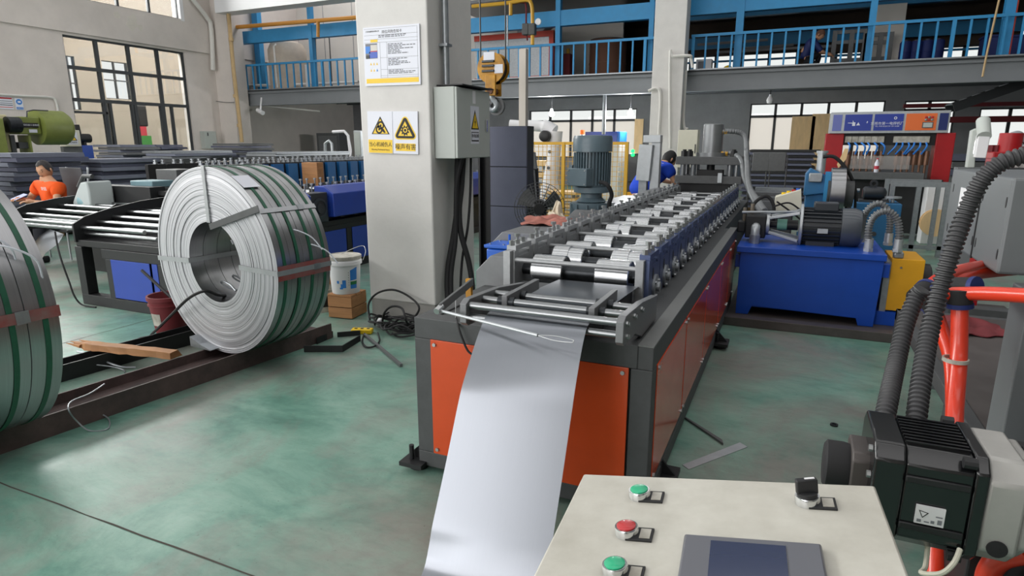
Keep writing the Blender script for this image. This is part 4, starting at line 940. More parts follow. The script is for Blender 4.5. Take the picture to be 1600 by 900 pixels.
# fan
fn = thing('industrial_fan', 'black wire-caged industrial fan standing behind the gear guards', 'fan', (at(845, 330, Y=5.5).x, 5.5, .0)); fc = at(843, 325, Y=5.5)
Mf = T(fc) @ RZ(.35) @ RX(PI / 2); Rf = .24
for k in range(9):
    r = Rf * (k + 1) / 9; MB().lathe(Mf @ T(0, 0, .10 - .1 * (r / Rf) ** 3), [(r - .003, 0), (r, .003), (r + .003, 0), (r, -.003)], 32, closed=True).build('cage_ring', 'frame_dark', fn)
for k in range(16): a = 2 * PI * k / 16; MB().tube([Mf @ V3((.04 * math.cos(a), .04 * math.sin(a), .105)), Mf @ V3((Rf * .7 * math.cos(a), Rf * .7 * math.sin(a), .07)), Mf @ V3((Rf * math.cos(a), Rf * math.sin(a), 0))], .0035, 6).build('cage_spoke', 'frame_dark', fn)
for k in range(3):
    m = MB(); a0 = k * 2.094; m.sheet([[Mf @ RZ(a0 + t) @ V3((r, 0, -.02 + (t - .4) * .08)) for t in (0, .3, .6, .9)] for r in (.04, .12, .21)], .004); m.build('blade', 'frame_grey', fn)
MB().cyl(Mf @ V3((0, 0, -.02)), Mf @ V3((0, 0, .115)), .05, n=18).build('hub', 'black_gloss', fn); MB().cyl(Mf @ V3((0, 0, -.15)), Mf @ V3((0, 0, -.02)), .075, n=18).build('fan_motor', 'black', fn)
MB().cyl((fc.x, 5.62, .03), (fc.x, 5.62, fc.z), .025, n=10).cyl((fc.x, 5.62, 0), (fc.x, 5.62, .03), .2, n=20).build('stand', 'black', fn)
# wooden crate, paint bucket, cans, red bucket
cr = thing('wooden_crate', 'small plank crate holding up the white paint bucket beside the pillar', 'crate', (-3.53, 4.31, 0), .12)
Mc = T(-3.53, 4.31, 0) @ RZ(.12) @ Matrix.Diagonal((.62, .8, 1.08, 1))
for i, z in enumerate((0.005, .095)):
    for k, (x, y, sx, sy) in enumerate([(0, -.15, .38, .02), (0, .15, .38, .02), (-.18, 0, .02, .28), (.18, 0, .02, .28)]):
        MB().obox(Mc @ T(x, y, z + .044), sx, sy, .084).build('plank', 'wood', cr, bev=.003, smooth=False)
for k in range(3): MB().obox(Mc @ T(0, -.107 + k * .107, .192), .38, .1, .018).build('plank', 'wood', cr, bev=.003, smooth=False)
def bucket(name, label, M, r, h, m, rim='dirty_white', cat='bucket'):
    t = thing(name, label, cat, M=M)
    MB().lathe(M, [(r * .82, 0), (r * .84, .004), (r * .97, h * .84), (0, h * .84)], 36).build('pail', m, t)
    MB().lathe(M, [(r * .97, h * .76), (r * 1.06, h * .77), (r * 1.06, h * .86), (r * 1.02, h * .87), (r * 1.02, h * .9)], 36).build('collar', m, t)
    MB().lathe(M, [(r * 1.04, h * .9), (r * 1.06, h * .93), (r * 1.05, h * .99), (r * .98, h), (r * .94, h * .985), (0, h * .975)], 36).build('lid', rim, t); return t
Mb = T(-3.53, 4.30, .2185) @ RZ(.12); bt = bucket('paint_bucket', 'white paint bucket with a blue excavator print standing on the wooden crate', Mb, .142, .335, 'white')
def arc_patch(M, r0, a0, a1, z0, z1, m, nm, t, n=8, slope=.13 * .155 / .28, tw=0.):
    vs = []; fs = []
    for i in range(n + 1):
        a = a0 + (a1 - a0) * i / n; dz = tw * i / n
        for z in (z0, z1 + dz): r = r0 + z * slope + .0012; vs.append(M @ V3((r * math.cos(a), r * math.sin(a), z)))
    for i in range(n): fs.append((2 * i, 2 * i + 2, 2 * i + 3, 2 * i + 1))
    return MB().add(vs, fs).build(nm, m, t)
rb = .142 * .84; sl = .142 * .13 / (.335 * .84); cam_a = math.atan2(-4.3, 3.53) - .12
A = cam_a
arc_patch(Mb, rb, A + .32, A + .82, .05, .215, 'print_blue', 'printed_field', bt, slope=sl, tw=.025); arc_patch(Mb, rb + .0008, A + .33, A + .82, .085, .115, 'print_green', 'printed_stripe', bt, slope=sl, tw=.005)
arc_patch(Mb, rb + .0008, A + .33, A + .82, .115, .123, 'white', 'printed_line', bt, slope=sl, tw=.005)
for (a0, a1, z0, z1) in [(-.35, .02, .06, .095), (-.22, .02, .095, .13), (-.42, -.2, .05, .065), (-.6, -.45, .10, .125)]: arc_patch(Mb, rb, A + a0, A + a1, z0, z1, 'print_blue', 'excavator_print', bt, slope=sl)
for k in range(6): arc_patch(Mb, rb, A + .2, A + .225, .08 + k * .022, .09 + k * .022, 'ink', 'printed_dot', bt, 2, sl)
hp_ = [Mb @ V3((.155 * math.cos(A + s), .155 * math.sin(A + s), .29)) for s in (1.6, 2.4)]
MB().tube(spline([Mb @ V3((.16 * math.cos(A + 1.5), .16 * math.sin(A + 1.5), .28)), Mb @ V3((.14, .13, .36)), Mb @ V3((.04, .19, .38)), Mb @ V3((.16 * math.cos(A + 4.6), .16 * math.sin(A + 4.6), .28))]), .003, 6).build('wire_handle', 'bolt', bt)
for i, (x, y, z, s) in enumerate([(-3.86, 4.35, 0, 1.), (-3.86, 4.36, .2, .95)]):
    t_ = thing('paint_can', ('stained paint can on the floor, half hidden behind the wooden crate', 'grubby paint can stacked on another beside the crate')[i], 'can', (x, y, z), group='grubby paint cans')
    MB().lathe(T(x, y, z), [(.1 * s, 0), (.1 * s, .19), (.106 * s, .195), (.106 * s, .2), (.09 * s, .198), (0, .19)], 24).build('can', 'dirty_white', t_)
    MB().lathe(T(x, y, z + .05), [(.1005 * s, 0), (.1012 * s, 0), (.1012 * s, .1), (.1005 * s, .1)], 24, closed=True).build('label_band', 'black' if i == 0 else 'wood', t_)
Mr = T(at(270, 522, Z=0)); rbk = thing('red_bucket', 'dirty red plastic bucket standing behind the silver coil', 'bucket', M=Mr)
MB().lathe(Mr, [(.11, 0), (.112, .004), (.145, .3), (.155, .3), (.155, .33), (.14, .33), (.1, .1), (0, .1)], 32).build('pail', 'dark_red', rbk)
MB().lathe(Mr, [(.142, .255), (.15, .257), (.15, .268), (.142, .27)], 32, closed=True).build('rib', 'dark_red', rbk)
arc_patch(Mr, .113, -1.9, -1.2, .1, .2, 'dirty_white', 'torn_label', rbk, slope=.11)
MB().cyl(Mr @ V3((.05, 0, .3)), Mr @ V3((-.2, -.05, .52)), .012, n=8).build('stick', 'black', rbk)
# cable heap with a yellow socket
rn = random.Random(11); ctr = at(620, 513, Z=0)
for k in range(7):
    pts = []; c = ctr + V3((rn.uniform(-.14, .16), rn.uniform(-.1, .12), 0)); ra, rb_ = rn.uniform(.1, .24), rn.uniform(.08, .16); a0 = rn.uniform(0, 6)
    for i in range(rn.randint(14, 24)):
        a = a0 + i * .5; j = 1 + .25 * math.sin(i * .9 + k); pts.append(c + V3((ra * j * math.cos(a), rb_ * j * math.sin(a), .012 + .09 * abs(math.sin(i * .37 + k)) * (.4 + .6 * rn.random()))))
    tag(MB().tube(spline(pts, 5), .0075, 7).build('extension_cable', 'rubber'), 'black extension cable tangled in the heap at the foot of the pillar', 'cable', 'cables heaped by the pillar')
wire('looped_cable', 'black cable rising in a tall loop against the foot of the pillar', [at(578, 500, Z=.02), at(576, 475, Y=4.25), at(590, 458, Y=4.28), at(615, 453, Y=4.28), at(640, 464, Y=4.28), at(655, 482, Y=4.2), at(640, 505, Z=.03)], .009, 'rubber', 'cable', 8)
wire('small_cable_loop', 'black cable standing in a small loop in front of the pillar', [at(597, 510, Z=.02), at(600, 490, Y=4.0), at(612, 479, Y=4.02), at(628, 482, Y=4.02), at(634, 500, Y=3.95), at(640, 510, Z=.02)], .009, 'rubber', 'cable', 8)
wire('trailing_cable', 'black cable looping out over the floor in front of the heap', [at(570, 520, Z=.01), at(566, 532, Z=.01), at(572, 542, Z=.01), at(585, 541, Z=.01), at(593, 532, Z=.01), at(590, 520, Z=.02)], .007, 'rubber', 'cable', 8)
sk = at(566, 517, Z=.02); so = thing('power_socket', 'flat yellow multi-way socket lying beside the heap of cables', 'socket', sk)
MB().obox(T(sk) @ RZ(.35), .17, .07, .04).build('body', 'sign_yellow', so, bev=.008)
for x in (-.05, 0, .05): MB().obox(T(sk) @ RZ(.35) @ T(x, 0, .021), .022, .022, .003).build('outlet', 'black', so, smooth=False)
pl = at(593, 502, Z=.06); tag(MB().lathe(T(pl) @ RY(.7), [(.012, -.03), (.02, -.015), (.022, .015), (.012, .03)], 12).build('plug', 'white'), 'small white plug resting on the cable heap', 'plug')

# ================================================================ BLUE HYDRAULIC UNIT
HY = 5.62; hx0, hx1 = -.345, .735
plt = tag(MB().box(-.42, 1.9, 5.36, 5.47, 0, .075).box(-.42, 1.9, 5.47, 6.9, 0, .045).build('floor_skid', 'rust_plate', bev=.004, smooth=False), 'low dirty steel skid under the blue hydraulic tank', 'skid')
mat('copper_zinc', '#8d8478', .4, metal=.6)
hu = thing('hydraulic_unit', 'blue hydraulic tank with a black electric motor mounted on top', 'hydraulic unit', (.2, HY, .045))
SK = .046
MB().box(hx0 + .02, hx1 - .02, HY + .01, HY + .8, .115, .59).prism(basis((0, HY, 0), (1, 0, 0), (0, 0, 1)), [(hx0, SK), (hx0 + .1, SK), (hx0 + .13, .125), (hx1 - .15, .105), (hx1 - .13, SK), (hx1 - .02, SK), (hx1, .6), (hx0, .6)], -.012, 0).build('tank', 'blue', hu, bev=.003, smooth=False)
for y in (HY + .78,): MB().box(hx0, hx0 + .08, y, y + .012, SK, .2).box(hx1 - .1, hx1 - .02, y, y + .012, SK, .2).build('rear_leg', 'blue', hu, smooth=False)
MB().box(hx0 - .03, hx1 + .01, HY - .03, HY + .83, .595, .645).build('tank_lid', 'blue', hu, bev=.004, smooth=False)
for x in (hx0 - .04, hx1 + .0): MB().box(x, x + .05, HY + .05, HY + .12, .45, .56).build('lifting_lug', 'blue', hu, bev=.004, smooth=False)
my, mz = HY + .38, .645 + .155
Mm = T(0, my, mz) @ RY(PI / 2)
mx0, mx1 = .12, .60
MB().lathe(Mm, [(.14, mx0), (.14, mx0 + .30)], 32).build('motor_body', 'motor_dark', hu)
fin = MB().box(mx0 + .005, mx0 + .295, -.004, .004, .138, .163).mesh('cooling_fin', 'motor_dark', smooth=False)
for k in range(26): inst('cooling_fin', fin, hu, T(0, my, mz) @ RX(2 * PI * k / 26))
MB().lathe(Mm, [(.165, mx0 + .30), (.168, mx0 + .4), (.15, mx0 + .45), (.1, mx0 + .48), (0, mx0 + .48)], 32).build('fan_cowl', mat('cowl', '#4b5158', .35, coat=.3), hu)
MB().lathe(Mm, [(.19, mx0 - .02), (.19, mx0), (.14, mx0 + .01)], 32).build('flange', 'alu', hu)
MB().box(mx0 + .04, mx0 + .26, my - .11, my + .11, .645, .68).build('motor_foot', 'motor_dark', hu, smooth=False)
MB().box(mx0 + .08, mx0 + .27, my - .08, my + .08, mz + .14, mz + .21).build('terminal_box', 'motor_dark', hu, bev=.008)
MB().box(mx0 + .12, mx0 + .2, my - .168, my - .163, mz - .04, mz + .0).build('name_plate', 'alu', hu, smooth=False)
bell = MB(); 
for k in range(4): a = PI / 4 + k * PI / 2; bell.bar((mx0 - .02, my + .17 * math.cos(a), mz + .17 * math.sin(a)), (mx0 - .26, my + .09 * math.cos(a), mz + .09 * math.sin(a)), .06, .025)
bell.lathe(Mm, [(.1, mx0 - .29), (.1, mx0 - .26)], 20); bell.build('bell_housing', 'alu', hu, bev=.004)
MB().lathe(Mm, [(.05, mx0 - .2), (.05, mx0 - .12)], 18).build('coupling_ring', mat('coupling_green', '#6fa393', .5), hu); MB().lathe(Mm, [(.045, mx0 - .12), (.045, mx0 - .03)], 18).build('coupling', 'black', hu); MB().lathe(Mm, [(.03, mx0 - .27), (.03, mx0 - .2)], 14).build('pump_shaft', 'black', hu)
MB().box(mx0 - .46, mx0 - .29, my - .1, my + .1, mz - .12, mz + .08).box(mx0 - .53, mx0 - .46, my - .06, my + .06, mz - .08, mz + .02).build('pump', 'machine_black', hu, bev=.01)
MB().tube(spline([(mx0 - .37, my - .1, mz - .02), (mx0 - .37, my - .15, mz - .02), (mx0 - .37, my - .17, mz - .06), (mx0 - .37, my - .17, .645)]), .038, 12).build('suction_elbow', 'alu', hu)
MB().cyl((mx0 - .37, my - .17, .645), (mx0 - .37, my - .17, .72), .045, n=14).build('suction_flange', 'zinc', hu)
for (x, y, r, h_) in [(mx0 - .42, my + .05, .018, .17), (mx0 - .48, my - .02, .015, .14)]: MB().cyl((x, y, mz), (x, y, mz + h_), r, n=10).build('valve_stem', 'copper_zinc', hu)
MB().cyl((mx0 - .5, my - .05, mz + .1), (mx0 - .05, my - .02, mz + .12), .012, n=8).build('pressure_pipe', 'zinc', hu)
def hang(label, pts, r, m='hose_steel', pitch=.022, ends='hoist_yellow', grp=None, depth=.28):
    t_ = thing('flexible_hose', label, 'hose', pts[0], group=grp); corrugated(pts, r, pitch, 12, depth).build('hose', m, t_)
    for p in (pts[0], pts[-1]): p = V3(p); MB().cyl(p - V3((0, 0, .04)), p + V3((0, 0, .06)), r * 1.1, n=12).cyl(p - V3((0, 0, .045)), p - V3((0, 0, .02)), r * 1.3, n=6).build('end_fitting', 'wood' if ends == 'copper' else 'alu', t_)
    return t_
mat('copper', '#9a6b50', .4, metal=.6)
hang('front one of two ribbed steel hoses looping over the blue tank', [at(1357, 384, Y=5.75), at(1358, 355, Y=5.75), at(1368, 336, Y=5.75), at(1386, 330, Y=5.75), at(1400, 340, Y=5.75), at(1405, 360, Y=5.75), at(1403, 385, Y=5.75)], .03)
hang('rear one of two ribbed steel hoses looping over the blue tank', [at(1346, 370, Y=6.15), at(1348, 345, Y=6.15), at(1358, 325, Y=6.15), at(1374, 318, Y=6.15), at(1387, 328, Y=6.15), at(1391, 345, Y=6.15), at(1388, 375, Y=6.15)], .03)
for k, p in enumerate([[(-.28, 6.1, .78), (-.3, 6.15, .95), (-.2, 6.2, 1.03), (-.13, 6.2, .95), (-.12, 6.2, .8)], [(-.12, 6.1, .95), (.0, 6.15, .98), (.12, 6.2, .9), (.2, 6.2, .86)], [(-.1, 6.0, 1.0), (.03, 6.1, .9), (.12, 6.1, .83)]]):
    wire('pump_line', ('short black hose arching over the pump', 'thin black line running from the pump to the motor box', 'thin black cable slanting down behind the pump')[k], p, .016 if k == 0 else .008, 'rubber', 'hose', 8)
# yellow cooler box
yb = thing('oil_cooler', 'bright yellow box mounted at the right end of the blue tank', 'cooler', (.95, 5.8, .2))
MB().box(.80, 1.03, 5.74, 6.2, .17, .60).build('casing', 'yellow', yb, bev=.005, smooth=False)
MB().box(.755, .80, 5.735, 6.2, .16, .57).build('side_bracket', 'zinc', yb, smooth=False)
MB().box(.72, 1.1, 5.72, 6.22, .046, .16).build('bracket_shelf', 'blue', yb, smooth=False)
inst('bolt', boltm, yb, T(.87, 5.74, .53) @ RX(PI / 2)); MB().box(.81, .88, 5.75, 5.83, .6, .65).build('pipe_union', 'zinc', yb, bev=.01)
MB().lathe(T(1.06, 5.95, .40) @ RY(PI / 2), [(.14, -.02), (.14, .04), (.12, .05), (.05, .05)], 24).build('fan_grille', 'black', yb)
# ================================================================ RIGHT FOREGROUND: WELD TABLE, HOSES, SERVO MOTOR, CONSOLE
TX0, TY0, TY1, TZ = .59, 1.45, 3.86, .62
tb_ = thing('steel_table', 'dark grey welded steel table under the red air hoses', 'table', (1.2, 2.6, 0))
MB().box(TX0 + .04, 2.2, TY0, TY1 - .04, TZ - .012, TZ - .002).build('top_plate', 'rust_plate', tb_, smooth=False)
MB().box(TX0, TX0 + .045, TY0, TY1, TZ - .06, TZ).box(TX0, 2.2, TY1 - .045, TY1, TZ - .06, TZ).build('edge_frame', 'frame_dark', tb_, bev=.003, smooth=False)
for (x, y) in [(TX0, TY1 - .05), (TX0, 2.55), (TX0, TY0), (2.1, TY1 - .05)]: MB().box(x, x + .05, y, y + .05, 0, TZ - .06).build('leg', 'frame_dark', tb_, smooth=False)
MB().box(TX0 + .05, 2.1, 2.6, 2.62, .05, TZ - .06).build('side_sheet', 'black', tb_, smooth=False)
MB().box(.9, 2.2, 4.2, 4.3, TZ - .1, TZ - .04).build('cross_rail', 'frame_dark', tb_, smooth=False)
rag('dark_rag', 'dark red rag thrown on the steel table', at(1510, 512, Z=TZ), .3, .34, .08, 'dark_red', 21, .3)
# post carrying the junction cabinet
ps = thing('machine_column', 'broad grey steel column standing on the steel table', 'column', (.87, 2.05, TZ))
MB().box(.605, .85, 2.02, 2.16, TZ, 1.115).build('column', 'grey_box', ps, bev=.004, smooth=False); MB().box(.66, 1.0, 1.72, 2.0, TZ, .80).build('foot_block', 'grey_box', ps, bev=.004, smooth=False)
jb = thing('junction_cabinet', 'grey sheet metal cabinet with slotted edges behind the ribbed conduit', 'cabinet', (.75, 2.5, 1.1)); JX = .565
n0 = at(1583, 278, X=JX); n1 = at(1557, 432, X=JX); f0 = at(1490, 264, X=JX); f1 = at(1470, 385, X=JX)
MB().box(JX, 1.1, n0.y, f0.y, n1.z + .005, n0.z).build('body', 'grey_box', jb, bev=.008, smooth=False)
for y in (n0.y + .02, n0.y + (f0.y - n0.y) * .36, n0.y + (f0.y - n0.y) * .42, f0.y - .05):
    for z in (n1.z + .06, n0.z - .07): MB().prism(basis((JX, y, z), (0, 1, 0), (0, 0, 1)), [(.006 * math.cos(a), .016 * math.sin(a)) for a in [k * PI / 5 for k in range(10)]], -.001, .0015).build('slot', 'black', jb)
ys_ = n0.y + (f0.y - n0.y) * .39; MB().box(JX - .003, JX + .002, ys_ - .004, ys_ + .004, n1.z + .005, n0.z).build('door_seam', 'black', jb, smooth=False)
MB().box(JX - .004, JX - .001, f0.y - .28, f0.y - .18, n0.z - .32, n0.z - .06).build('paper_strip', 'white', jb, smooth=False)
MB().box(.72, .9, n0.y + .05, n0.y + .2, 1.0, n1.z + .01).build('hanger', 'grey_box', jb, smooth=False)
# corrugated conduits
mat('conduit', '#3a3a3c', .5, var=.1, vscale=20)
hA = [at(1640, 232, Y=1.75), at(1600, 243, Y=1.75), at(1562, 256, Y=1.75), at(1532, 285, Y=1.75), at(1508, 335, Y=1.75), at(1488, 390, Y=1.72), at(1468, 455, Y=1.7), at(1452, 520, Y=1.65), at(1440, 590, Y=1.55), at(1430, 670, Y=1.45), at(1424, 740, Y=1.4)]
hB = [at(1441, 452, Y=1.8), at(1430, 468, Y=1.8), at(1414, 510, Y=1.75), at(1400, 570, Y=1.65), at(1388, 625, Y=1.5), at(1378, 680, Y=1.42), at(1372, 750, Y=1.38)]
for k, h in enumerate((hA, hB)):
    hh = thing('corrugated_conduit', ('black ribbed conduit sweeping down in front of the grey cabinet', 'black ribbed conduit dropping from a red hose joint, left of the other')[k], 'conduit', h[-1])
    corrugated(h, .0205, .0115, 16, .2).build('conduit', 'conduit', hh)
    g0_, g1_ = V3(h[-1]), V3(h[-2]); dg_ = (g1_ - g0_).normalized(); MB().cyl(g0_ - dg_ * .03, g0_ + dg_ * .03, .025, n=14).build('gland', 'black', hh)
# red air hoses with black push-in joints
def red(label, pts, r=.0185):
    return tag(MB().tube(spline(pts), r, 14).build('air_hose', 'hose_red'), label, 'hose', 'red air hoses')
YR = 1.95
red('red air hose running level above the tee joint', [at(1462, 460, Y=YR), at(1500, 459, Y=YR), at(1545, 459, Y=YR - .05), at(1620, 463, Y=YR - .15)])
red('red air hose standing upright below the black tee joint', [at(1500, 475, Y=YR), at(1498, 560, Y=YR - .05), at(1492, 640, Y=YR - .15), at(1488, 720, Y=YR - .3), at(1468, 830, Y=YR - .5), at(1462, 930, Y=YR - .6)], .02)
red('red air hose slanting behind the upright one', [at(1462, 488, Y=YR + .1), at(1475, 525, Y=YR + .05), at(1487, 570, Y=YR), at(1490, 640, Y=YR - .1), at(1487, 700, Y=YR - .2)])
red('red air hose rising from the left joint behind the ribbed conduit', [at(1446, 455, Y=YR), at(1465, 438, Y=YR + .1), at(1500, 423, Y=YR + .25), at(1540, 415, Y=YR + .4), at(1600, 408, Y=YR + .5)])
red('red air hose passing under the grey cabinet to the tee joint', [at(1482, 455, Y=YR + .15), at(1495, 438, Y=YR + .2), at(1530, 427, Y=YR + .35), at(1600, 420, Y=YR + .5)])
red('red air hose arching beside the base of the servo motor', [at(1540, 930, Y=1.2), at(1545, 895, Y=1.2), at(1565, 872, Y=1.18), at(1610, 862, Y=1.15)])
def joint(label, pts, r):
    t_ = thing('hose_joint', label, 'hose joint', pts[0][0])
    for (p0, p1) in pts:
        MB().cyl(p0, p1, r, n=16).build('body', 'rubber', t_); d = (V3(p1) - V3(p0)).normalized(); MB().cyl(V3(p1) - d * .004, V3(p1) + d * .008, r * 1.08, n=16).build('release_ring', 'deep_blue', t_)
joint('black tee joint with a blue ring between the red hoses', [(at(1478, 449, Y=YR + .08), at(1522, 450, Y=YR + .03)), (at(1500, 452, Y=YR), at(1500, 476, Y=YR))], .029)
joint('black elbow joint at the top of the left ribbed conduit', [(at(1432, 465, Y=YR - .05), at(1447, 452, Y=YR)), (at(1438, 462, Y=YR - .02), at(1455, 461, Y=YR - .02)), (at(1449, 466, Y=YR + .1), at(1458, 480, Y=YR + .1))], .026)
tag(MB().lathe(T(at(1493, 562, Y=YR - .06)), [(.026, -.005), (.03, -.005), (.03, .005), (.026, .005)], 18, closed=True).build('cable_tie', 'dirty_white'), 'pale cable tie round the two upright red hoses', 'cable tie')
# servo motor
sm = thing('servo_motor', 'black servo motor with a silver gearbox just behind the cream console', 'motor', (.25, 1.15, .9))
SY, SZ = 1.17, .935
def sq(a, ch): return [(-a, -a + ch), (-a + ch, -a), (a - ch, -a), (a, -a + ch), (a, a - ch), (a - ch, a), (-a + ch, a), (-a, a - ch)]
BX = lambda x: basis((x, SY, SZ), (0, 1, 0), (0, 0, 1))     # local z = +x
MB().lathe(BX(.10), [(.036, 0), (.042, .004), (.043, .03), (.04, .045)], 32).build('encoder_cap', 'rubber', sm)
MB().prism(BX(.14), sq(.048, .012), 0, .03).build('encoder_flange', 'rust_plate', sm, bev=.003)
MB().prism(BX(.166), sq(.088, .022), 0, .045).build('rear_bell', 'black_gloss', sm, bev=.004)
MB().prism(BX(.211), sq(.086, .022), 0, .092).build('stator_housing', 'black_gloss', sm, bev=.003)
fm = MB().box(.2115, .3, -.0025, .0025, .084, .0905).mesh('cooling_fin', 'black_gloss', smooth=False)
for k in range(9): inst('cooling_fin', fm, sm, T(0, SY - .052 + .013 * k, SZ))
for k in range(2):
    for dz in (-.045, .04): pass
for dz in (-.048, .035): MB().box(.212, .3, SY - .0905, SY - .085, SZ + dz, SZ + dz + .012).build('side_groove', 'machine_black', sm, bev=.002)
MB().prism(BX(.303), sq(.09, .02), 0, .018).build('mount_plate', 'black_gloss', sm, bev=.003)
MB().prism(BX(.321), sq(.088, .03), 0, .05).prism(BX(.371), sq(.082, .035), 0, .015).build('gearbox_adapter', mat('cast_alu', '#a9a8a4', .5, metal=.35, var=.07, vscale=16), sm, bev=.005)
MB().lathe(BX(.386), [(.07, 0), (.074, .003), (.074, .035), (.072, .037)], 32).build('ring_gear', mat('ring_alu', '#b5aea4', .35, metal=.6, var=.12, vscale=10), sm)
MB().lathe(BX(.423), [(.072, 0), (.076, .004), (.076, .3)], 32).build('gearbox_barrel', mat('barrel', '#9b9489', .4, metal=.5, var=.12, vscale=9), sm)
for a in range(6): t_ = a * PI / 3 + .3; MB().cyl((.386, SY + .078 * math.cos(t_), SZ + .078 * math.sin(t_)), (.408, SY + .078 * math.cos(t_), SZ + .078 * math.sin(t_)), .008, n=8).build('cap_screw', 'machine_black', sm)
for (y, z) in [(-.082, .082), (.082, .082), (-.082, -.082)]: MB().cyl((.285, SY + y, SZ + z), (.303, SY + y, SZ + z), .009, n=10).build('flange_screw', 'machine_black', sm)
for (y, z) in [(-.06, .07), (-.075, .03), (-.07, -.02)]: inst('small_bolt', smallbolt, sm, T(.165, SY + y, SZ + z) @ RY(-PI / 2))
Bl = basis((.232, SY - .0905, SZ - .032), (1, 0, 0), (0, 0, 1))
lb = patch(sm, 'rating_label', Bl, 'white', rect(0, 0, .04, .032), -.003, .0035); 
patch(lb, 'label_triangle', Bl, 'ink', [(.004, .024), (.018, .021), (.01, .011)], .0006, .0004); patch(lb, 'label_triangle_inner', Bl, 'white', [(.006, .0225), (.0155, .0205), (.01, .0135)], .0011, .0003)
for (x0, y0, x1, y1) in [(.003, .003, .009, .008), (.022, .004, .027, .009), (.031, .004, .037, .012), (.028, .016, .037, .018), (.013, .004, .02, .006)]: patch(lb, 'label_print', Bl, 'ink_grey', rect(x0, y0, x1, y1), .0006, .0004)
MB().lathe(BX(.005) , [(0, 0)], 3) if False else None
MB().lathe(basis((.345, SY - .0885, SZ - .05), (1, 0, 0), (0, 0, 1)), [(.014, 0), (.014, .002), (0, .003)], 20).build('rubber_plug', 'rubber', sm)
MB().lathe(T(.46, SY + .1, 0), [(.02, TZ), (.02, .9), (.024, .9), (.024, .93), (.02, .93)], 20).build('clamp_screw', 'frame_grey', sm)
MB().box(.36, .8, SY + .08, SY + .3, TZ, SZ - .02).box(.42, .8, SY - .1, SY + .3, TZ - .6, SZ - .07).build('motor_bracket', 'machine_black', sm, bev=.004, smooth=False)
wire('cream_cable', 'cream cable hooping below the servo motor', [at(1450, 850, Y=1.12), at(1446, 885, Y=1.1), at(1440, 895, Y=1.08), at(1470, 896, Y=1.06), at(1490, 880, Y=1.06), at(1500, 858, Y=1.08)], .004, 'cream', 'cable', 8)
# operator console (its top leans a little up to the right)
Wd_ = (_r * 1 + _u * .0767 - _f * .397).normalized(); Dd = V3((-math.sin(math.radians(3.4)), math.cos(math.radians(3.4)), 0)); Nn = Wd_.cross(Dd).normalized(); Dd = Nn.cross(Wd_)
pb = at(1002, 772, D=.88)
def on_top(px, py, lift=0.):
    d = at(px, py, D=1.) - V3((0, 0, CAM_H)); o = V3((0, 0, CAM_H)); t_ = (pb - o).dot(Nn) / d.dot(Nn); return o + d * t_ + Nn * lift
BL, BR = on_top(912, 740), on_top(1366, 755)
Kc = Matrix((Wd_, Dd, Nn)).transposed().to_4x4(); Kc.translation = BL - Nn * .016
cw = (BR - BL).dot(Wd_); cl = .36
cs = thing('control_console', 'cream control console with push buttons and a touch screen', 'console', M=T(BL.x + .2, BL.y - .2, 0))
K = lambda x, y, z: Kc @ V3((x, y, z))
MB().prism(Kc, [(0, 0), (0, -cl), (cw, -cl), (cw, 0)], 0, .016).build('top_plate', 'console_top', cs, bev=.003)
MB().prism(Kc, [(.006, -.006), (.006, -cl + .006), (cw - .006, -cl + .006), (cw - .006, -.006)], -.25, 0).build('console_box', 'cream', cs, bev=.004)
bc = K(cw / 2, -cl / 2, -.25); MB().box(bc.x - .06, bc.x + .06, bc.y - .06, bc.y + .06, .02, bc.z + .05).box(bc.x - .2, bc.x + .2, bc.y - .15, bc.y + .15, 0, .02).build('pedestal', 'frame_grey', cs, smooth=False)
def ctl(p, kind):
    l = Kc.inverted() @ p; l = V3((l.x, l.y, .016)); Mt = Kc @ T(l)
    nm = {'g': 'green_button', 'r': 'red_button', 's': 'selector_switch'}[kind]
    o = MB().lathe(Mt, [(.0152, 0), (.0152, .009), (.0143, .0115), (.0125, .0115), (.0125, .010), (0, .010)], 28).build(nm, 'chrome', cs)
    MB().prism(Mt, [(.0, -.0155), (.033, -.0155), (.033, .0125), (.0, .0125)], 0, .0028).build('legend_frame', 'black', o, bev=.0006, smooth=False)
    MB().prism(Mt, [(.017, -.0115), (.030, -.0115), (.030, .009), (.017, .009)], .0028, .0034).build('legend_plate', 'dirty_white', o, smooth=False)
    if kind in 'gr': MB().lathe(Mt, [(.0122, .0095), (.0122, .0125), (.010, .0136), (0, .014)], 28).build('cap', 'btn_green' if kind == 'g' else 'btn_red', o)
    else:
        MB().lathe(Mt, [(.0125, .009), (.0122, .016), (.009, .0175), (0, .0175)], 28).build('knob_base', 'black', o)
        MB().obox(Mt @ RZ(.25) @ T(0, 0, .024), .026, .009, .02).build('lever', 'black', o, bev=.0015); MB().obox(Mt @ RZ(.25) @ T(.004, 0, .0344), .012, .003, .0008).build('pointer', 'white', o, smooth=False)
    return o
ctl(on_top(1000, 776), 'g'); ctl(on_top(980, 834), 'r'); ctl(on_top(962, 894), 'g'); ctl(on_top(1262, 786), 's')
s0 = Kc.inverted() @ on_top(1070, 842); s1 = Kc.inverted() @ on_top(1283, 852)
sw = s1.x - s0.x
sf = MB().prism(Kc, [(s0.x, s0.y), (s0.x, s0.y - .15), (s0.x + sw, s0.y - .15), (s0.x + sw, s0.y)], .016, .024).build('touch_screen', 'screen_frame', cs, bev=.003)
MB().prism(Kc, [(s0.x + .032, s0.y - .012), (s0.x + .032, s0.y - .13), (s0.x + sw - .038, s0.y - .13), (s0.x + sw - .038, s0.y - .012)], .024, .0248).build('display', 'screen', sf, smooth=False)
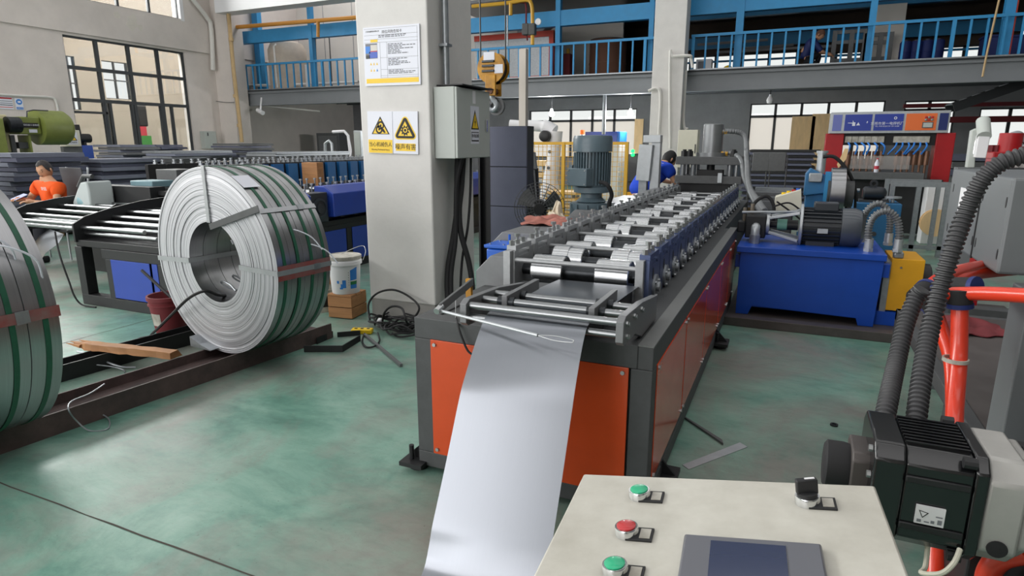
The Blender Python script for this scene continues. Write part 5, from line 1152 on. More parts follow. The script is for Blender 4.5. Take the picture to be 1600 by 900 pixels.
# ================================================================ PEOPLE
def skin_geo(V, E, R, lev=2):
    me = bpy.data.meshes.new('tmp'); bm = bmesh.new(); L = bm.verts.layers.skin.verify(); vs = []
    for i, v in enumerate(V):
        b_ = bm.verts.new(v); r = R[i]; b_[L].radius = r if isinstance(r, tuple) else (r, r); b_[L].use_root = (i == 0); vs.append(b_)
    for a, c in E: bm.edges.new((vs[a], vs[c]))
    bm.to_mesh(me); bm.free(); o = bpy.data.objects.new('tmp', me); C.objects.link(o)
    m = o.modifiers.new('s', 'SKIN'); m.use_smooth_shade = True; s = o.modifiers.new('d', 'SUBSURF'); s.levels = lev; s.render_levels = lev
    dg = bpy.context.evaluated_depsgraph_get(); em = bpy.data.meshes.new_from_object(o.evaluated_get(dg))
    out = ([v.co.copy() for v in em.vertices], [tuple(p.vertices) for p in em.polygons])
    bpy.data.objects.remove(o); bpy.data.meshes.remove(em); return out
def head_geo(c, fwd, up, s=1.):
    """head with brow, nose, mouth and chin; about .23 m tall"""
    f = V3(fwd).normalized(); u = V3(up); u = (u - f * u.dot(f)).normalized(); x = f.cross(u); vs = []; fs = []; NU, NV = 24, 18
    for j in range(NV + 1):
        th = PI * j / NV
        for i in range(NU):
            p = 2 * PI * i / NU; a, b_, z = math.sin(th) * math.sin(p), math.sin(th) * math.cos(p), math.cos(th)
            wx = .076 * (1 - .22 * max(0, -z) ** 1.5); wy = .098 * (1 - .1 * max(0, -z)); q = V3((a * wx, b_ * wy, z * .118))
            if b_ > .3:
                q.y += .022 * math.exp(-((a / .16) ** 2)) * math.exp(-(((z + .1) / .17) ** 2))            # nose
                q.y += .007 * math.exp(-(((z - .17) / .09) ** 2)) - .009 * math.exp(-(((abs(a) - .38) / .17) ** 2)) * math.exp(-(((z - .05) / .1) ** 2))   # brow, eye sockets
                q.y += .006 * math.exp(-((a / .3) ** 2)) * math.exp(-(((z + .42) / .07) ** 2)) + .008 * math.exp(-((a / .3) ** 2)) * math.exp(-(((z + .8) / .15) ** 2))
            vs.append(V3(c) + (x * q.x + f * q.y + u * q.z) * s)
    for j in range(NV):
        for i in range(NU): fs.append((j * NU + i, (j + 1) * NU + i, (j + 1) * NU + (i + 1) % NU, j * NU + (i + 1) % NU))
    m = MB().add(vs, fs)
    for sd in (-1, 1):
        e = V3(c) + (x * sd * .076 - f * .008 - u * .005) * s; m.rings([(e - u * .03, .004), (e - u * .015, .013), (e + u * .012, .016), (e + u * .028, .006)], 8)
    return m, x, f, u
def hair_geo(c, x, f, u, s=1., low=-.25, front=.42):
    vs = []; fs = []; NU, NV = 24, 10; rnd = random.Random(2)
    for j in range(NV + 1):
        for i in range(NU):
            p = 2 * PI * i / NU; b_ = math.cos(p); lim = math.acos(low) if b_ < .2 else math.acos(front + (low - front) * (1 - min(1, (b_ - .2) / .5)))
            lim += .09 * math.sin(5 * p + 1) + .05 * math.sin(11 * p); th = lim * j / NV; r = 1.06 + rnd.uniform(-.025, .04) + .03 * math.cos(th) ** 2
            q = V3((math.sin(th) * math.sin(p) * .078 * r, math.sin(th) * b_ * .1 * r, math.cos(th) * .12 * r)); vs.append(V3(c) + (x * q.x + f * q.y + u * q.z) * s)
    for j in range(NV):
        for i in range(NU): fs.append((j * NU + i, (j + 1) * NU + i, (j + 1) * NU + (i + 1) % NU, j * NU + (i + 1) % NU))
    return MB().add(vs, fs)
def hand_geo(m, w, d, up, side, s=1.):
    """palm and five bent fingers; w wrist, d pointing direction, up = back of hand"""
    d = V3(d).normalized(); up = V3(up); up = (up - d * up.dot(d)).normalized(); x = d.cross(up) * side; w = V3(w)
    m.tube([w - d * .02, w + d * .03 * s, w + d * .075 * s], [.024 * s, .033 * s, .03 * s], 10)
    for k, (o, L) in enumerate([(-.03, .06), (-.011, .072), (.01, .075), (.03, .066)]):
        b_ = w + d * .07 * s + x * o * s; m.tube([b_ - d * .02, b_ + d * L * .4 * s - up * .003, b_ + d * L * .75 * s - up * .016 * s, b_ + d * L * .9 * s - up * .032 * s], [.0095 * s, .009 * s, .008 * s, .006 * s], 7)
    b_ = w + d * .025 * s - x * .028 * s; m.tube([b_, b_ + (d * .03 - x * .022 - up * .008) * s, b_ + (d * .055 - x * .024 - up * .02) * s], [.012 * s, .0105 * s, .007 * s], 7)
    return m
def person(label, root, V, E, R, head, fwd, up, shirtV, shirtE, shirtR, trV, trE, trR, hands, shirt, hair, cap=None, hairp=(-.25, .42)):
    t = thing('person', label, 'person', root)
    b_ = MB(); b_.add(*skin_geo(V, E, R)); hm, x, f, u = head_geo(head, fwd, up); b_.add(hm.v, hm.f)
    for h in hands: hand_geo(b_, *h)
    b_.build('body', 'skin', t, ang=80)
    MB().add(*skin_geo(shirtV, shirtE, shirtR)).build('shirt', shirt, t, ang=80)
    MB().add(*skin_geo(trV, trE, trR)).build('trousers', 'trousers', t, ang=80)
    hair_geo(head, x, f, u, 1., *hairp).build('hair', hair, t, ang=80)
    e = MB()
    for sd in (-1, 1):
        p = V3(head) + x * sd * .031 + f * .083 + u * .006; e.lathe(basis(p, x, u), [(.011, -.002), (.009, .002), (0, .004)], 10)
        q = p + u * .022 + f * .004; e.bar(q - x * .018, q + x * .018, .006, .008, up=f)
    e.bar(V3(head) - u * .052 + f * .087 - x * .02, V3(head) - u * .052 + f * .087 + x * .02, .006, .006, up=f)
    e.build('face_features', 'hair_black', t); return t
# seated man in orange, reading a sheet
hx, hy = -8.93, 5.03
pel = V3((-8.90, 5.12, .50)); che = V3((-8.92, 5.08, .80)); nek = V3((-8.925, 5.06, 1.02)); hd = V3((-8.93, 5.04, 1.165))
sl, sr = V3((-9.10, 5.04, .965)), V3((-8.73, 5.06, .955)); el, er = V3((-9.19, 4.93, .76)), V3((-8.66, 4.95, .735)); wl_, wr = V3((-9.06, 4.80, .80)), V3((-8.86, 4.80, .775))
kl, kr = V3((-9.02, 4.76, .50)), V3((-8.75, 4.76, .50)); al, ar_ = V3((-9.02, 4.72, .09)), V3((-8.75, 4.74, .09))
Vv = [pel, che, nek, hd - V3((0, 0, .04)), sl, el, wl_, sr, er, wr, kl, al, kr, ar_]
Ee = [(0, 1), (1, 2), (2, 3), (2, 4), (4, 5), (5, 6), (2, 7), (7, 8), (8, 9), (0, 10), (10, 11), (0, 12), (12, 13)]
Rr_ = [(.14, .11), (.13, .1), .055, .055, .055, .042, .026, .055, .042, .026, .065, .04, .065, .04]
sV = [pel + V3((0, 0, -.03)), che, nek - V3((0, 0, .05)), sl, sl.lerp(el, .62), sr, sr.lerp(er, .62), nek + V3((0, 0, .0))]
person('man in an orange polo shirt sitting and reading a sheet of paper', (-8.88, 5.15, 0), Vv, Ee, Rr_, hd, (.3, -.85, -.25), (0, -.2, 1), sV, [(0, 1), (1, 2), (2, 3), (3, 4), (2, 5), (5, 6), (2, 7)], [(.2, .15), (.195, .15), (.125, .095), .09, .085, .09, .085, .065],
       [pel, kl, al + V3((0, 0, .05)), kr, ar_ + V3((0, 0, .05))], [(0, 1), (1, 2), (0, 3), (3, 4)], [(.15, .13), .085, .06, .085, .06], [(wl_, (-.1, -1, .1), (0, 0, 1), 1), (wr, (-.5, -.9, .1), (0, 0, 1), -1)], 'shirt_orange', 'hair', hairp=(-.15, .62))
man = [o for o in C.objects if o.name == 'person'][0]
MB().lathe(T(nek + V3((0, -.005, .0))) @ RX(.25), [(.062, -.03), (.085, -.035), (.088, -.02), (.07, .02), (.06, .02)], 20, closed=True).build('collar', 'shirt_orange', man)
text(man, 'chest_lettering', '制造', .05, basis((-8.83, 4.935, .93), (1, .1, 0), (0, -.1, 1)), 'white')
for k, a in enumerate((al, ar_)): MB().tube([a + V3((0, .06, -.05)), a + V3((0, -.03, -.045)), a + V3((0, -.14, -.06))], [.045, .045, .03], 10).build('shoe', 'black', man)
ppq = [(-9.24, 4.74, .80), (-8.98, 4.66, .80), (-9.02, 4.84, .86), (-9.26, 4.92, .86)]
tag(MB().sheet([[V3(ppq[0]), V3(ppq[1])], [V3(ppq[3]), V3(ppq[2])]], .002).build('paper_sheet', 'paper', smooth=False), 'pale blue sheet of paper held by the man in orange', 'paper')
ch = thing('office_chair', 'grey mesh-backed chair under the man in orange', 'chair', (-8.86, 5.25, 0))
MB().box(-9.1, -8.62, 5.0, 5.42, .36, .40).build('seat', 'frame_dark', ch, bev=.015)
MB().obox(T(-8.93, 5.40, .86) @ RX(.12), .46, .02, .66).build('backrest', mat('mesh_back', '#55585c', .8), ch, bev=.005)
for x in (-9.16, -8.70): MB().tube([(x, 5.33, .4), (x, 5.38, .6), (x, 5.45, 1.19)], .014, 8).build('back_frame', 'alu', ch)
for x, y in ((-9.08, 5.02), (-8.64, 5.02), (-9.08, 5.4), (-8.64, 5.4)): MB().cyl((x, y, 0), (x, y, .36), .013, n=8).build('leg', 'alu', ch)
for x in (-9.14, -8.58): MB().tube(spline([(x, 5.38, .62), (x, 5.15, .63), (x, 5.0, .6), (x, 5.0, .4)]), .014, 8).build('armrest', 'alu', ch)
# man in blue bending over the press
D0 = V3((-.03, .1, 0))
pel, che, nek, hd = V3((-1.93, 8.55, .84)), V3((-1.79, 8.72, 1.08)), V3((-1.66, 8.86, 1.23)), V3((-1.585, 8.95, 1.285))
sl, sr = V3((-1.80, 8.95, 1.19)), V3((-1.55, 8.72, 1.17)); el, er = V3((-1.74, 9.1, 1.0)), V3((-1.43, 8.72, .96)); wl_, wr = V3((-1.55, 9.1, .96)), V3((-1.36, 8.93, .93))
kl, kr = V3((-1.98, 8.62, .45)), V3((-1.86, 8.45, .45)); al, ar_ = V3((-2.0, 8.6, .07)), V3((-1.9, 8.4, .07))
person('man in a blue polo shirt bending over the far end of the machine', (-1.93, 8.55, 0), [pel, che, nek, hd - V3((0, 0, .03)), sl, el, wl_, sr, er, wr, kl, al, kr, ar_], Ee, Rr_, hd, (.7, .6, -.5), (.3, .3, 1),
       [pel - V3((0, 0, .06)), che, nek - V3((.03, .03, .02)), sl, sl.lerp(el, .6), sr, sr.lerp(er, .62), nek], [(0, 1), (1, 2), (2, 3), (3, 4), (2, 5), (5, 6), (2, 7)], [(.2, .17), (.2, .17), (.14, .12), .09, .08, .09, .085, .065],
       [pel, kl, al, kr, ar_], [(0, 1), (1, 2), (0, 3), (3, 4)], [(.155, .13), .09, .06, .09, .06], [(wl_, (.6, .5, -.1), (0, 0, 1), 1), (wr, (.3, .8, -.1), (0, 0, 1), -1)], 'shirt_blue', 'hair_black', hairp=(-.45, .3))
man2 = C.objects['person.001']
for a in (al, ar_): MB().tube([a + V3((-.06, -.03, -.03)), a + V3((.02, .02, -.028)), a + V3((.12, .08, -.04))], [.045, .045, .03], 10).build('shoe', 'black', man2)
text(man2, 'back_lettering', '制造有限公司', .034, basis((-1.60, 8.655, 1.225), (.8, .1, -.35), (.3, .35, .8)), 'white')
# welder crouching on the mezzanine
o = at(1262, 103, Y=17.6); g0 = V3((o.x, 17.6, MZ))
pel, che, nek, hd = g0 + V3((-.1, 0, .28)), g0 + V3((.0, -.05, .55)), g0 + V3((.1, -.1, .74)), g0 + V3((.2, -.12, .82))
sl, sr = g0 + V3((.05, .1, .68)), g0 + V3((.08, -.28, .66)); el, er = g0 + V3((.25, .1, .45)), g0 + V3((.28, -.3, .42)); wl_, wr = g0 + V3((.42, -.02, .4)), g0 + V3((.42, -.22, .36))
kl, kr = g0 + V3((.25, .1, .4)), g0 + V3((.2, -.25, .1)); al, ar_ = g0 + V3((.15, .1, .06)), g0 + V3((-.2, -.25, .06))
person('welder in dark blue crouching behind the mezzanine railing', g0, [pel, che, nek, hd - V3((0, 0, .03)), sl, el, wl_, sr, er, wr, kl, al, kr, ar_], Ee, Rr_, hd, (.8, -.3, -.5), (.3, 0, 1),
       [pel, che, nek - V3((.03, 0, .03)), sl, el, sr, er, nek], [(0, 1), (1, 2), (2, 3), (3, 4), (2, 5), (5, 6), (2, 7)], [(.16, .13), (.16, .13), (.11, .09), .075, .06, .075, .06, .06],
       [pel, kl, al, kr, ar_], [(0, 1), (1, 2), (0, 3), (3, 4)], [(.15, .13), .085, .055, .085, .055], [(wl_, (.7, -.3, -.2), (0, 0, 1), 1), (wr, (.7, .2, -.2), (0, 0, 1), -1)], 'deep_blue', 'brown_box', hairp=(-.3, .3))

# ================================================================ LEFT MACHINES
m1 = thing('roller_line', 'black roller line with blue covers behind the silver coil', 'machine', (-5.5, 3.6, 0))
ax0, ax1, ay = -6.12, -4.9, 3.6
b = MB()
b.box(ax0, ax0 + .1, ay, ay + .1, .1, .56).box(ax1 - .1, ax1, ay, ay + .1, .1, .47).box(ax0 + .42, ax0 + .5, ay, ay + .08, .1, .47)
b.box(ax0, ax1, ay, ay + .1, .0, .1).box(ax0 + .38, ax1, ay, ay + .1, .47, .56).box(ax0, ax1, ay + .02, 11.5, .56, .62)
b.box(ax0 + .5, ax1 - .02, ay + .1, ay + .14, .1, .5)
b.box(ax1 - .09, ax1 + .001, ay + .1, 11.5, .5, .56).box(ax1 - .09, ax1 + .001, ay + .1, 11.5, 0, .1).box(ax0, ax0 + .05, ay + .5, 11.5, 0, .6)
for y in (4.4, 5.25, 6.05, 6.9, 7.8, 8.8): b.box(ax1 - .09, ax1 + .001, y, y + .09, .1, .5)
b.box(ax0 + .04, ax1 - .06, ay + .4, 11.4, .05, .5)  # black box added inside, standing in for the shade of the open bay
b.build('frame', 'machine_black', m1, bev=.004, smooth=False)
for (x0, x1) in [(ax0 + .5, ax0 + 1.02), (ax0 + 1.05, ax1 - .1)]: MB().box(x0, x1, ay - .004, ay + .004, .11, .47).build('blue_panel', 'cover_blue', m1, bev=.002, smooth=False)
for y in (4.5, 5.35, 6.15, 7.0, 7.9): MB().box(ax1 - .004, ax1 + .004, y, y + .68, .1, .5).build('blue_panel', 'cover_blue', m1, bev=.002, smooth=False)
def curved_plate(x, y0, zs, parent, th=.025):
    poly = [(y0, zs[0]), (y0 + .0, zs[1]), (y0 + .12, zs[1] + .06), (y0 + .35, zs[2] - .05), (y0 + .7, zs[2]), (y0 + 1.5, zs[2] + .05), (y0 + 1.5, zs[0]), ]
    return MB().prism(basis((x, 0, 0), (0, 1, 0), (0, 0, 1)), poly, -th / 2, th / 2).build('cheek_plate', 'machine_black', parent, bev=.003, smooth=False)
curved_plate(ax0 + .02, ay, (.60, .77, .93), m1); curved_plate(ax1 - .3, ay + .3, (.60, .77, .9), m1)
for k in range(7):
    y = 3.68 + k * .155; z = .73 + .1 * min(1, k / 3)
    MB().cyl((ax0 + .03, y, z), (ax1 - .1 if k > 1 else ax1 - .32, y, z), .02, n=12).build('guide_rod', 'rod', m1)
    if k < 3: MB().cyl((ax0 + .03, y + .03, z - .06), (ax1 - .2, y + .03, z - .06), .02, n=12).build('guide_rod', 'rod', m1)
for (x0, x1, y, r, z) in [(-5.85, -5.55, 5.2, .11, .93), (-5.4, -5.1, 5.2, .11, .95), (-5.85, -5.6, 5.55, .09, .97)]:
    M = T(x0, y, z) @ RY(PI / 2); L_ = x1 - x0
    MB().lathe(M, [(.03, -.02), (.05, -.01), (.05, 0), (r * .7, 0), (r * .72, .02), (r, .03), (r, L_ * .9), (r * .8, L_)], 28).build('roller', 'roller', m1)
stud = MB().cyl((0, 0, 0), (0, 0, .13), .009, n=6).cyl((0, 0, .13), (0, 0, .15), .02, n=6).mesh('stud', 'zinc')
bst = MB().box(-.05, .05, -.1, .1, 0, .3).box(-.06, .06, -.03, .03, .3, .36).mesh('roll_stand', 'machine_black', smooth=False)
for i in range(20):
    y = 5.25 + i * .27
    for x in (-5.12, -5.92):
        s_ = inst('roll_stand', bst, m1, T(x, y, .62)); inst('stud', stud, s_, T(x, y - .05, .9)); inst('stud', stud, s_, T(x + .03, y + .07, .9))
    if i % 2: MB().cyl((-5.9, y, .9), (-5.15, y, .9), .05, n=14).build('forming_roller', 'roller', m1)
MB().box(-6.0, -5.1, 4.9, 5.1, .75, 1.0).build('entry_block', 'machine_black', m1, bev=.004, smooth=False)
def hood(y0, y1, z0, z1):
    MB().prism(basis((0, y1, 0), (1, 0, 0), (0, 0, 1)), [(-5.1, z0), (-4.82, z0 + .02), (-4.82, z1 - .08), (-4.95, z1), (-5.1, z1)], 0, y1 - y0).build('blue_cover', 'cover_blue', m1, bev=.01, smooth=False)
hood(4.5, 5.38, .63, 1.02); hood(5.75, 7.6, .65, 1.02); hood(8.0, 10, .65, 1.02)
MB().box(-5.05, -4.88, 5.42, 5.72, .62, .96).build('gear_housing', 'motor_dark', m1, bev=.01)
MB().lathe(T(-4.88, 5.57, .78) @ RY(PI / 2), [(.12, 0), (.12, .015), (.09, .02), (.085, .01), (.06, .01), (.055, .03), (.02, .03)], 24).build('gear_hub', 'motor_dark', m1)
tag(MB().tube(spline([at(86, 362, Y=3.6), at(90, 385, Y=3.55), at(97, 410, Y=3.5), at(108, 440, Y=3.5), at(116, 462, Y=3.5), at(128, 476, Z=.02), at(150, 480, Z=.01)]), .008, 8).build('sensor_cable', 'rubber'), 'thin black cable hanging to the floor in front of the roller line', 'cable')
# second line further left
m2 = thing('roller_line', 'rear roller line with a row of bright blue stand plates', 'machine', (-7.8, 4.6, 0))
bx0, bx1 = -8.4, -7.15
MB().box(bx0, bx1, 5.0, 13.0, .0, .72).build('bed', 'machine_black', m2, smooth=False)
curved_plate(-7.9, 3.85, (.55, .68, .88), m2); curved_plate(-6.75, 4.35, (.74, .80, .86), m2)
for k in range(6):
    y = 3.95 + k * .2; z = .70 + .09 * min(1, k / 3); MB().cyl((-7.9, y, z), (-6.16, y, z), .02, n=12).build('guide_rod', 'rod', m2)
    if k < 2: MB().cyl((-7.9, y + .02, z - .05), (-6.16, y + .02, z - .05), .02, n=12).build('guide_rod', 'rod', m2)
MB().box(-8.1, -6.9, 5.0, 5.2, .72, 1.0).box(-7.2, -6.6, 5.1, 5.5, .9, .95).build('entry_block', 'machine_black', m2, smooth=False)
pst = MB().box(-.03, .03, -.1, .1, 0, .36).mesh('stand_plate', 'plate_blue', smooth=False); pdk = MB().box(-.06, .0, -.14, .14, -.1, .4).mesh('roll_stand', 'machine_black', smooth=False)
nut = MB().cyl((0, 0, 0), (0, 0, .03), .03, n=6).cyl((0, 0, .03), (0, 0, .045), .014, n=6).cyl((0, 0, .045), (0, 0, .06), .026, n=6).mesh('adjusting_nut', 'zinc')
for i in range(22):
    y = 6.1 + i * .3
    s_ = inst('roll_stand', pdk, m2, T(-7.18, y, .82)); inst('stand_plate', pst, s_, T(-7.15, y, .84))
    for dy in (-.1, 0, .1): inst('adjusting_nut', nut, s_, T(-7.21, y + dy, 1.22))
    s_ = inst('roll_stand', pdk, m2, T(-8.2, y, .82)); inst('adjusting_nut', nut, s_, T(-8.23, y, 1.22)); inst('adjusting_nut', nut, s_, T(-8.23, y + .12, 1.22))
MB().box(-7.5, -7.12, 5.55, 5.85, .82, 1.18).build('drive_box', 'frame_grey', m2, bev=.006, smooth=False)
for (x, y, r) in [(-7.25, 5.98, .1), (-6.95, 6.15, .08)]: MB().lathe(T(x - .3, y, 1.07) @ RY(PI / 2), [(.03, 0), (r, .01), (r, .25), (r * .5, .27), (r * .5, .3)], 24).build('roller', 'roller', m2)
MB().box(-7.45, -7.05, 5.15, 5.45, .98, 1.06).build('feed_head', mat('teal_paint', '#6f8f98', .5), m2, bev=.01)
tag(MB().sheet([[at(78, 358, Y=4.2), at(100, 366, Y=3.95)], [at(62, 368, Y=4.1), at(92, 380, Y=3.8)], [at(50, 385, Y=4.0), at(72, 395, Y=3.75)], [at(55, 410, Y=3.75), at(60, 412, Y=3.7)]], .002).build('strip_end', 'strip'), 'short bright steel strip drooping from the rear roller table', 'steel strip')
wm = thing('hooded_motor', 'white and pale blue motor housing between the seated man and the rear rollers', 'motor', (-8.0, 4.75, .6)); wc = at(140, 293, Y=4.75)
mat('pale_hood', '#c3cccc', .5)
MB().prism(basis((wc.x, 4.98, 0), (1, 0, 0), (0, 0, 1)), [(-.26, .75), (-.25, .82), (-.06, 1.06), (.06, 1.07), (.08, .95), (.08, .75)], 0, .3).build('hood', 'pale_hood', wm, bev=.02)
MB().lathe(T(wc.x - .14, 4.78, .84) @ RY(-PI / 2 + .25), [(.1, -.1), (.11, .0), (.09, .06), (0, .07)], 20).build('fan_cowl', mat('pale_teal', '#8fb3bb', .5), wm); MB().tube([(wc.x - .12, 4.7, 1.0), (wc.x + .0, 4.7, 1.13), (wc.x + .16, 4.7, 1.13)], .025, 8).build('handle', 'frame_dark', wm)
MB().box(wc.x - .2, wc.x + .2, 4.68, 4.97, .0, .76).build('stand', 'machine_black', wm, smooth=False)
tag(MB().box(-6.95, -6.65, 7.6, 7.75, .82, 1.22).build('timber_block', 'wood', bev=.004, smooth=False), 'upright brown timber block on the rear rollers right of the silver coil', 'wood')
bl = at(398, 250, X=-6.4)
# desk corner at the left edge
dkx = thing('wooden_desk', 'pale wooden desk corner in front of the seated man', 'desk', (-9.4, 4.3, 0))
MB().box(-10.2, -9.28, 4.0, 4.75, .74, .78).build('desk_top', 'cream', dkx, bev=.004, smooth=False); MB().box(-10.1, -9.32, 4.05, 4.1, .05, .74).box(-9.36, -9.32, 4.05, 4.7, 0, .74).build('modesty_panel', 'wood_pale', dkx, smooth=False)
# stacked metal panels behind him
ORD = 'first second third fourth fifth sixth seventh eighth ninth tenth eleventh twelfth thirteenth fourteenth fifteenth sixteenth seventeenth eighteenth nineteenth twentieth twenty-first twenty-second'.split()
def stack(x0, x1, y0, y1, z0, n, dz, mats, label, group, jit=.05, seed=1):
    rn = random.Random(seed); W_, L_ = x1 - x0, y1 - y0
    pm = {}
    for mm in mats:
        g_ = MB().box(-W_ / 2, W_ / 2, -L_ / 2, L_ / 2, dz * .12, dz * .96); g_.box(-W_ / 2 - .012, -W_ / 2, -L_ / 2, L_ / 2, dz * .3, dz * .8).box(W_ / 2, W_ / 2 + .014, -L_ / 2, L_ / 2, 0.002, dz * .55)
        pm[mm] = g_.mesh('metal_panel', mm, smooth=False)
    for k in range(n):
        j = n - 1 - k; w_o = 'topmost' if j == 0 else ('lowest' if k == 0 else (ORD[j] + ' from the top')); mm = mats[k % len(mats)]; o_ = bpy.data.objects.new('metal_panel', pm[mm]); C.objects.link(o_)
        o_.location = ((x0 + x1) / 2 + rn.uniform(-jit, jit) + (.04 if k % 2 else -.04), (y0 + y1) / 2 + rn.uniform(-jit, jit), z0 + k * dz); o_.rotation_euler = (0, 0, rn.uniform(-.01, .01)); tag(o_, label + ', ' + w_o, 'metal panel', group)
pal = mat('pallet_wood', '#7a6248', .8, var=.2)
def pallet(label, x0, x1, y0, y1, h=.12):
    t_ = thing('pallet', label, 'pallet', ((x0 + x1) / 2, (y0 + y1) / 2, 0))
    for k in range(3): y = y0 + (y1 - y0) * (k + .5) / 3; MB().box(x0, x1, y - .05, y + .05, 0, h - .02).build('bearer', 'pallet_wood', t_, smooth=False)
    n = 5
    for k in range(n): x = x0 + (x1 - x0) * (k + .5) / n; MB().box(x - .07, x + .07, y0, y1, h - .02, h).build('slat', 'pallet_wood', t_, smooth=False)
pallet('wooden pallet under the slate panels behind the seated man', -11.9, -11.0, 5.75, 6.85); pallet('wooden pallet under the bluish panels beside the desk', -11.3, -10.4, 4.3, 5.2)
stack(-11.9, -11.0, 5.75, 6.85, .12, 17, .073, ['panel_slate', 'panel_dark'], 'slate metal panel in the tall stack behind the seated man', 'slate panels behind the seated man')
stack(-11.3, -10.4, 4.3, 5.2, .12, 13, .084, ['panel_slate'], 'bluish metal panel in the stack beside the desk', 'bluish panels beside the desk', .02, 5)
pallet('wooden pallet under the dark panels right of the slate stack', -11.9, -11.0, 7.1, 8.3); stack(-11.9, -11.0, 7.1, 8.3, .12, 16, .07, ['panel_dark', 'panel_slate'], 'dark metal panel in the stack right of the tall slate one', 'dark panels behind the rear rollers', .05, 6)
def flat_stack(label, grp, p0, p1, Xv, n, dz, mm, dep=.8):
    """panels lying on trestles: span between two picture points at depth X"""
    a = at(*p0, X=Xv); c = at(*p1, X=Xv); stack(Xv - dep, Xv, a.y, c.y, a.z - n * dz, n, dz, mm, label, grp, .03, n)
    t_ = thing('trestle', 'low steel trestle under the ' + grp, 'trestle', (Xv - dep / 2, (a.y + c.y) / 2, 0)); z = a.z - n * dz
    MB().box(Xv - dep, Xv, a.y, c.y, z - .06, z - .001).build('top_frame', 'frame_dark', t_, smooth=False)
    for x in (Xv - dep, Xv - .06):
        for y in (a.y, c.y - .06): MB().box(x, x + .06, y, y + .06, 0, z - .06).build('leg', 'frame_dark', t_, smooth=False)
flat_stack('slate panel lying in the low pile below the large window', 'panels below the large window', (190, 226), (245, 226), -12.0, 5, .05, ['panel_slate', 'guard_grey'])
flat_stack('dark panel lying in the pile just right of the window panels', 'panels right of the window pile', (248, 226), (288, 226), -12.2, 5, .05, ['panel_dark'])
flat_stack('pale ribbed panel lying in the spread pile behind the rear rollers', 'pale ribbed panels', (270, 236), (365, 236), -10.6, 3, .05, ['zinc', 'panel_slate'])
flat_stack('dark grey panel in the neat pile left of the door', 'panels left of the door', (372, 224), (425, 224), -11.2, 6, .05, ['panel_dark', 'frame_grey'])
flat_stack('pale sheet lying on the long pile left of the near pillar', 'pale sheets by the near pillar', (430, 238), (545, 238), -9.6, 2, .04, ['alu', 'zinc'])

# ================================================================ LEFT WALL SIDE
gp = thing('punch_press', 'olive green punch press with a round flywheel guard', 'press', (-13.2, 7.0, 0)); GX = -13.0
g = lambda x, y: at(x, y, X=GX)
def gbox(nm, p0, p1, d0, d1, m, bev=.02):
    a, c = g(*p0), g(*p1); return MB().box(GX - d1, GX - d0, a.y, c.y, min(a.z, c.z), max(a.z, c.z)).build(nm, m, gp, bev=bev, smooth=False)
gbox('press_head', (26, 182), (66, 210), 0, .5, 'press_green'); gbox('press_frame', (-12, 178), (26, 238), .1, .7, 'press_cream'); gbox('ram_housing', (-30, 184), (10, 240), -.1, .2, 'press_green')
a = g(26, 210); gbox('leg', (25, 211), (34, 300), .05, .4, 'frame_dark', 0); gbox('leg', (50, 211), (62, 300), .05, .4, 'press_green', 0); gbox('cross_member', (34, 222), (52, 232), .1, .4, 'frame_dark', 0)
fcn = g(66, 199); fr_ = (g(66, 172).z - g(66, 227).z) / 2; MB().lathe(T(GX - .2, fcn.y, fcn.z) @ RX(-PI / 2), [(0, -.02), (fr_, 0), (fr_, .48), (fr_ * .85, .55), (0, .55)], 36).build('flywheel_guard', 'press_green', gp)
MB().lathe(T(GX - .0, g(20, 195).y, g(20, 195).z) @ RX(-PI / 2), [(.05, -.12), (.14, -.1), (.14, .1), (.05, .12)], 20).build('shaft_end', 'shaft', gp)
npl = basis(g(47, 196) + V3((.012, 0, 0)), (0, 1, 0), (0, 0, 1)); patch(gp, 'name_plate', npl, 'ink', rect(-.16, -.04, .13, .045), 0, .003); patch(gp, 'white_sticker', npl, 'sign_white', rect(-.04, -.13, .1, -.07), 0, .003); text(gp, 'plate_lettering', '中国机械工业制造', .04, npl @ T(-.01, .005, .004), 'sign_white')
MB().tube([g(42, 183), g(42, 174), g(52, 172), g(75, 173)], .012, 6).build('oil_pipe', 'frame_dark', gp)
t_ = thing('wall_switch_box', 'grey switch box with a yellow shock sticker left of the large window', 'switch box', at(115, 232, X=-14.5)); a, c = at(99, 203, X=-14.5), at(128, 229, X=-14.5)
MB().box(-14.7, -14.5, a.y, c.y, c.z, a.z).build('box', 'cream', t_, bev=.01, smooth=False); MB().box(-14.65, -14.55, (a.y + c.y) / 2 - .2, (a.y + c.y) / 2 + .2, 0, c.z).build('stand', 'frame_grey', t_, smooth=False)
bs = basis((-14.498, (a.y + c.y) / 2 + .0, (a.z + c.z) / 2), (0, 1, 0), (0, 0, 1)); patch(t_, 'sticker', bs, 'sign_white', rect(-.1, -.13, .1, .13), 0, .002); patch(t_, 'triangle_border', bs, 'ink', [(-.09, -.05), (.09, -.05), (0, .1)], .002); patch(t_, 'triangle', bs, 'sign_yellow', [(-.065, -.038), (.065, -.038), (0, .075)], .0035, .001); patch(t_, 'bolt_symbol', bs, 'ink', [(.005, .05), (-.02, .01), (0, .012), (-.008, -.03), (.02, .02), (.002, .018)], .005, .001); text(t_, 'lettering', '有电危险', .04, bs @ T(0, -.09, .003), 'ink')
t_ = thing('bench_grinder', 'black grinder on a blue stand under the large window', 'grinder', at(137, 240, X=-14.8)); a, c = at(129, 227, X=-14.8), at(147, 243, X=-14.8)
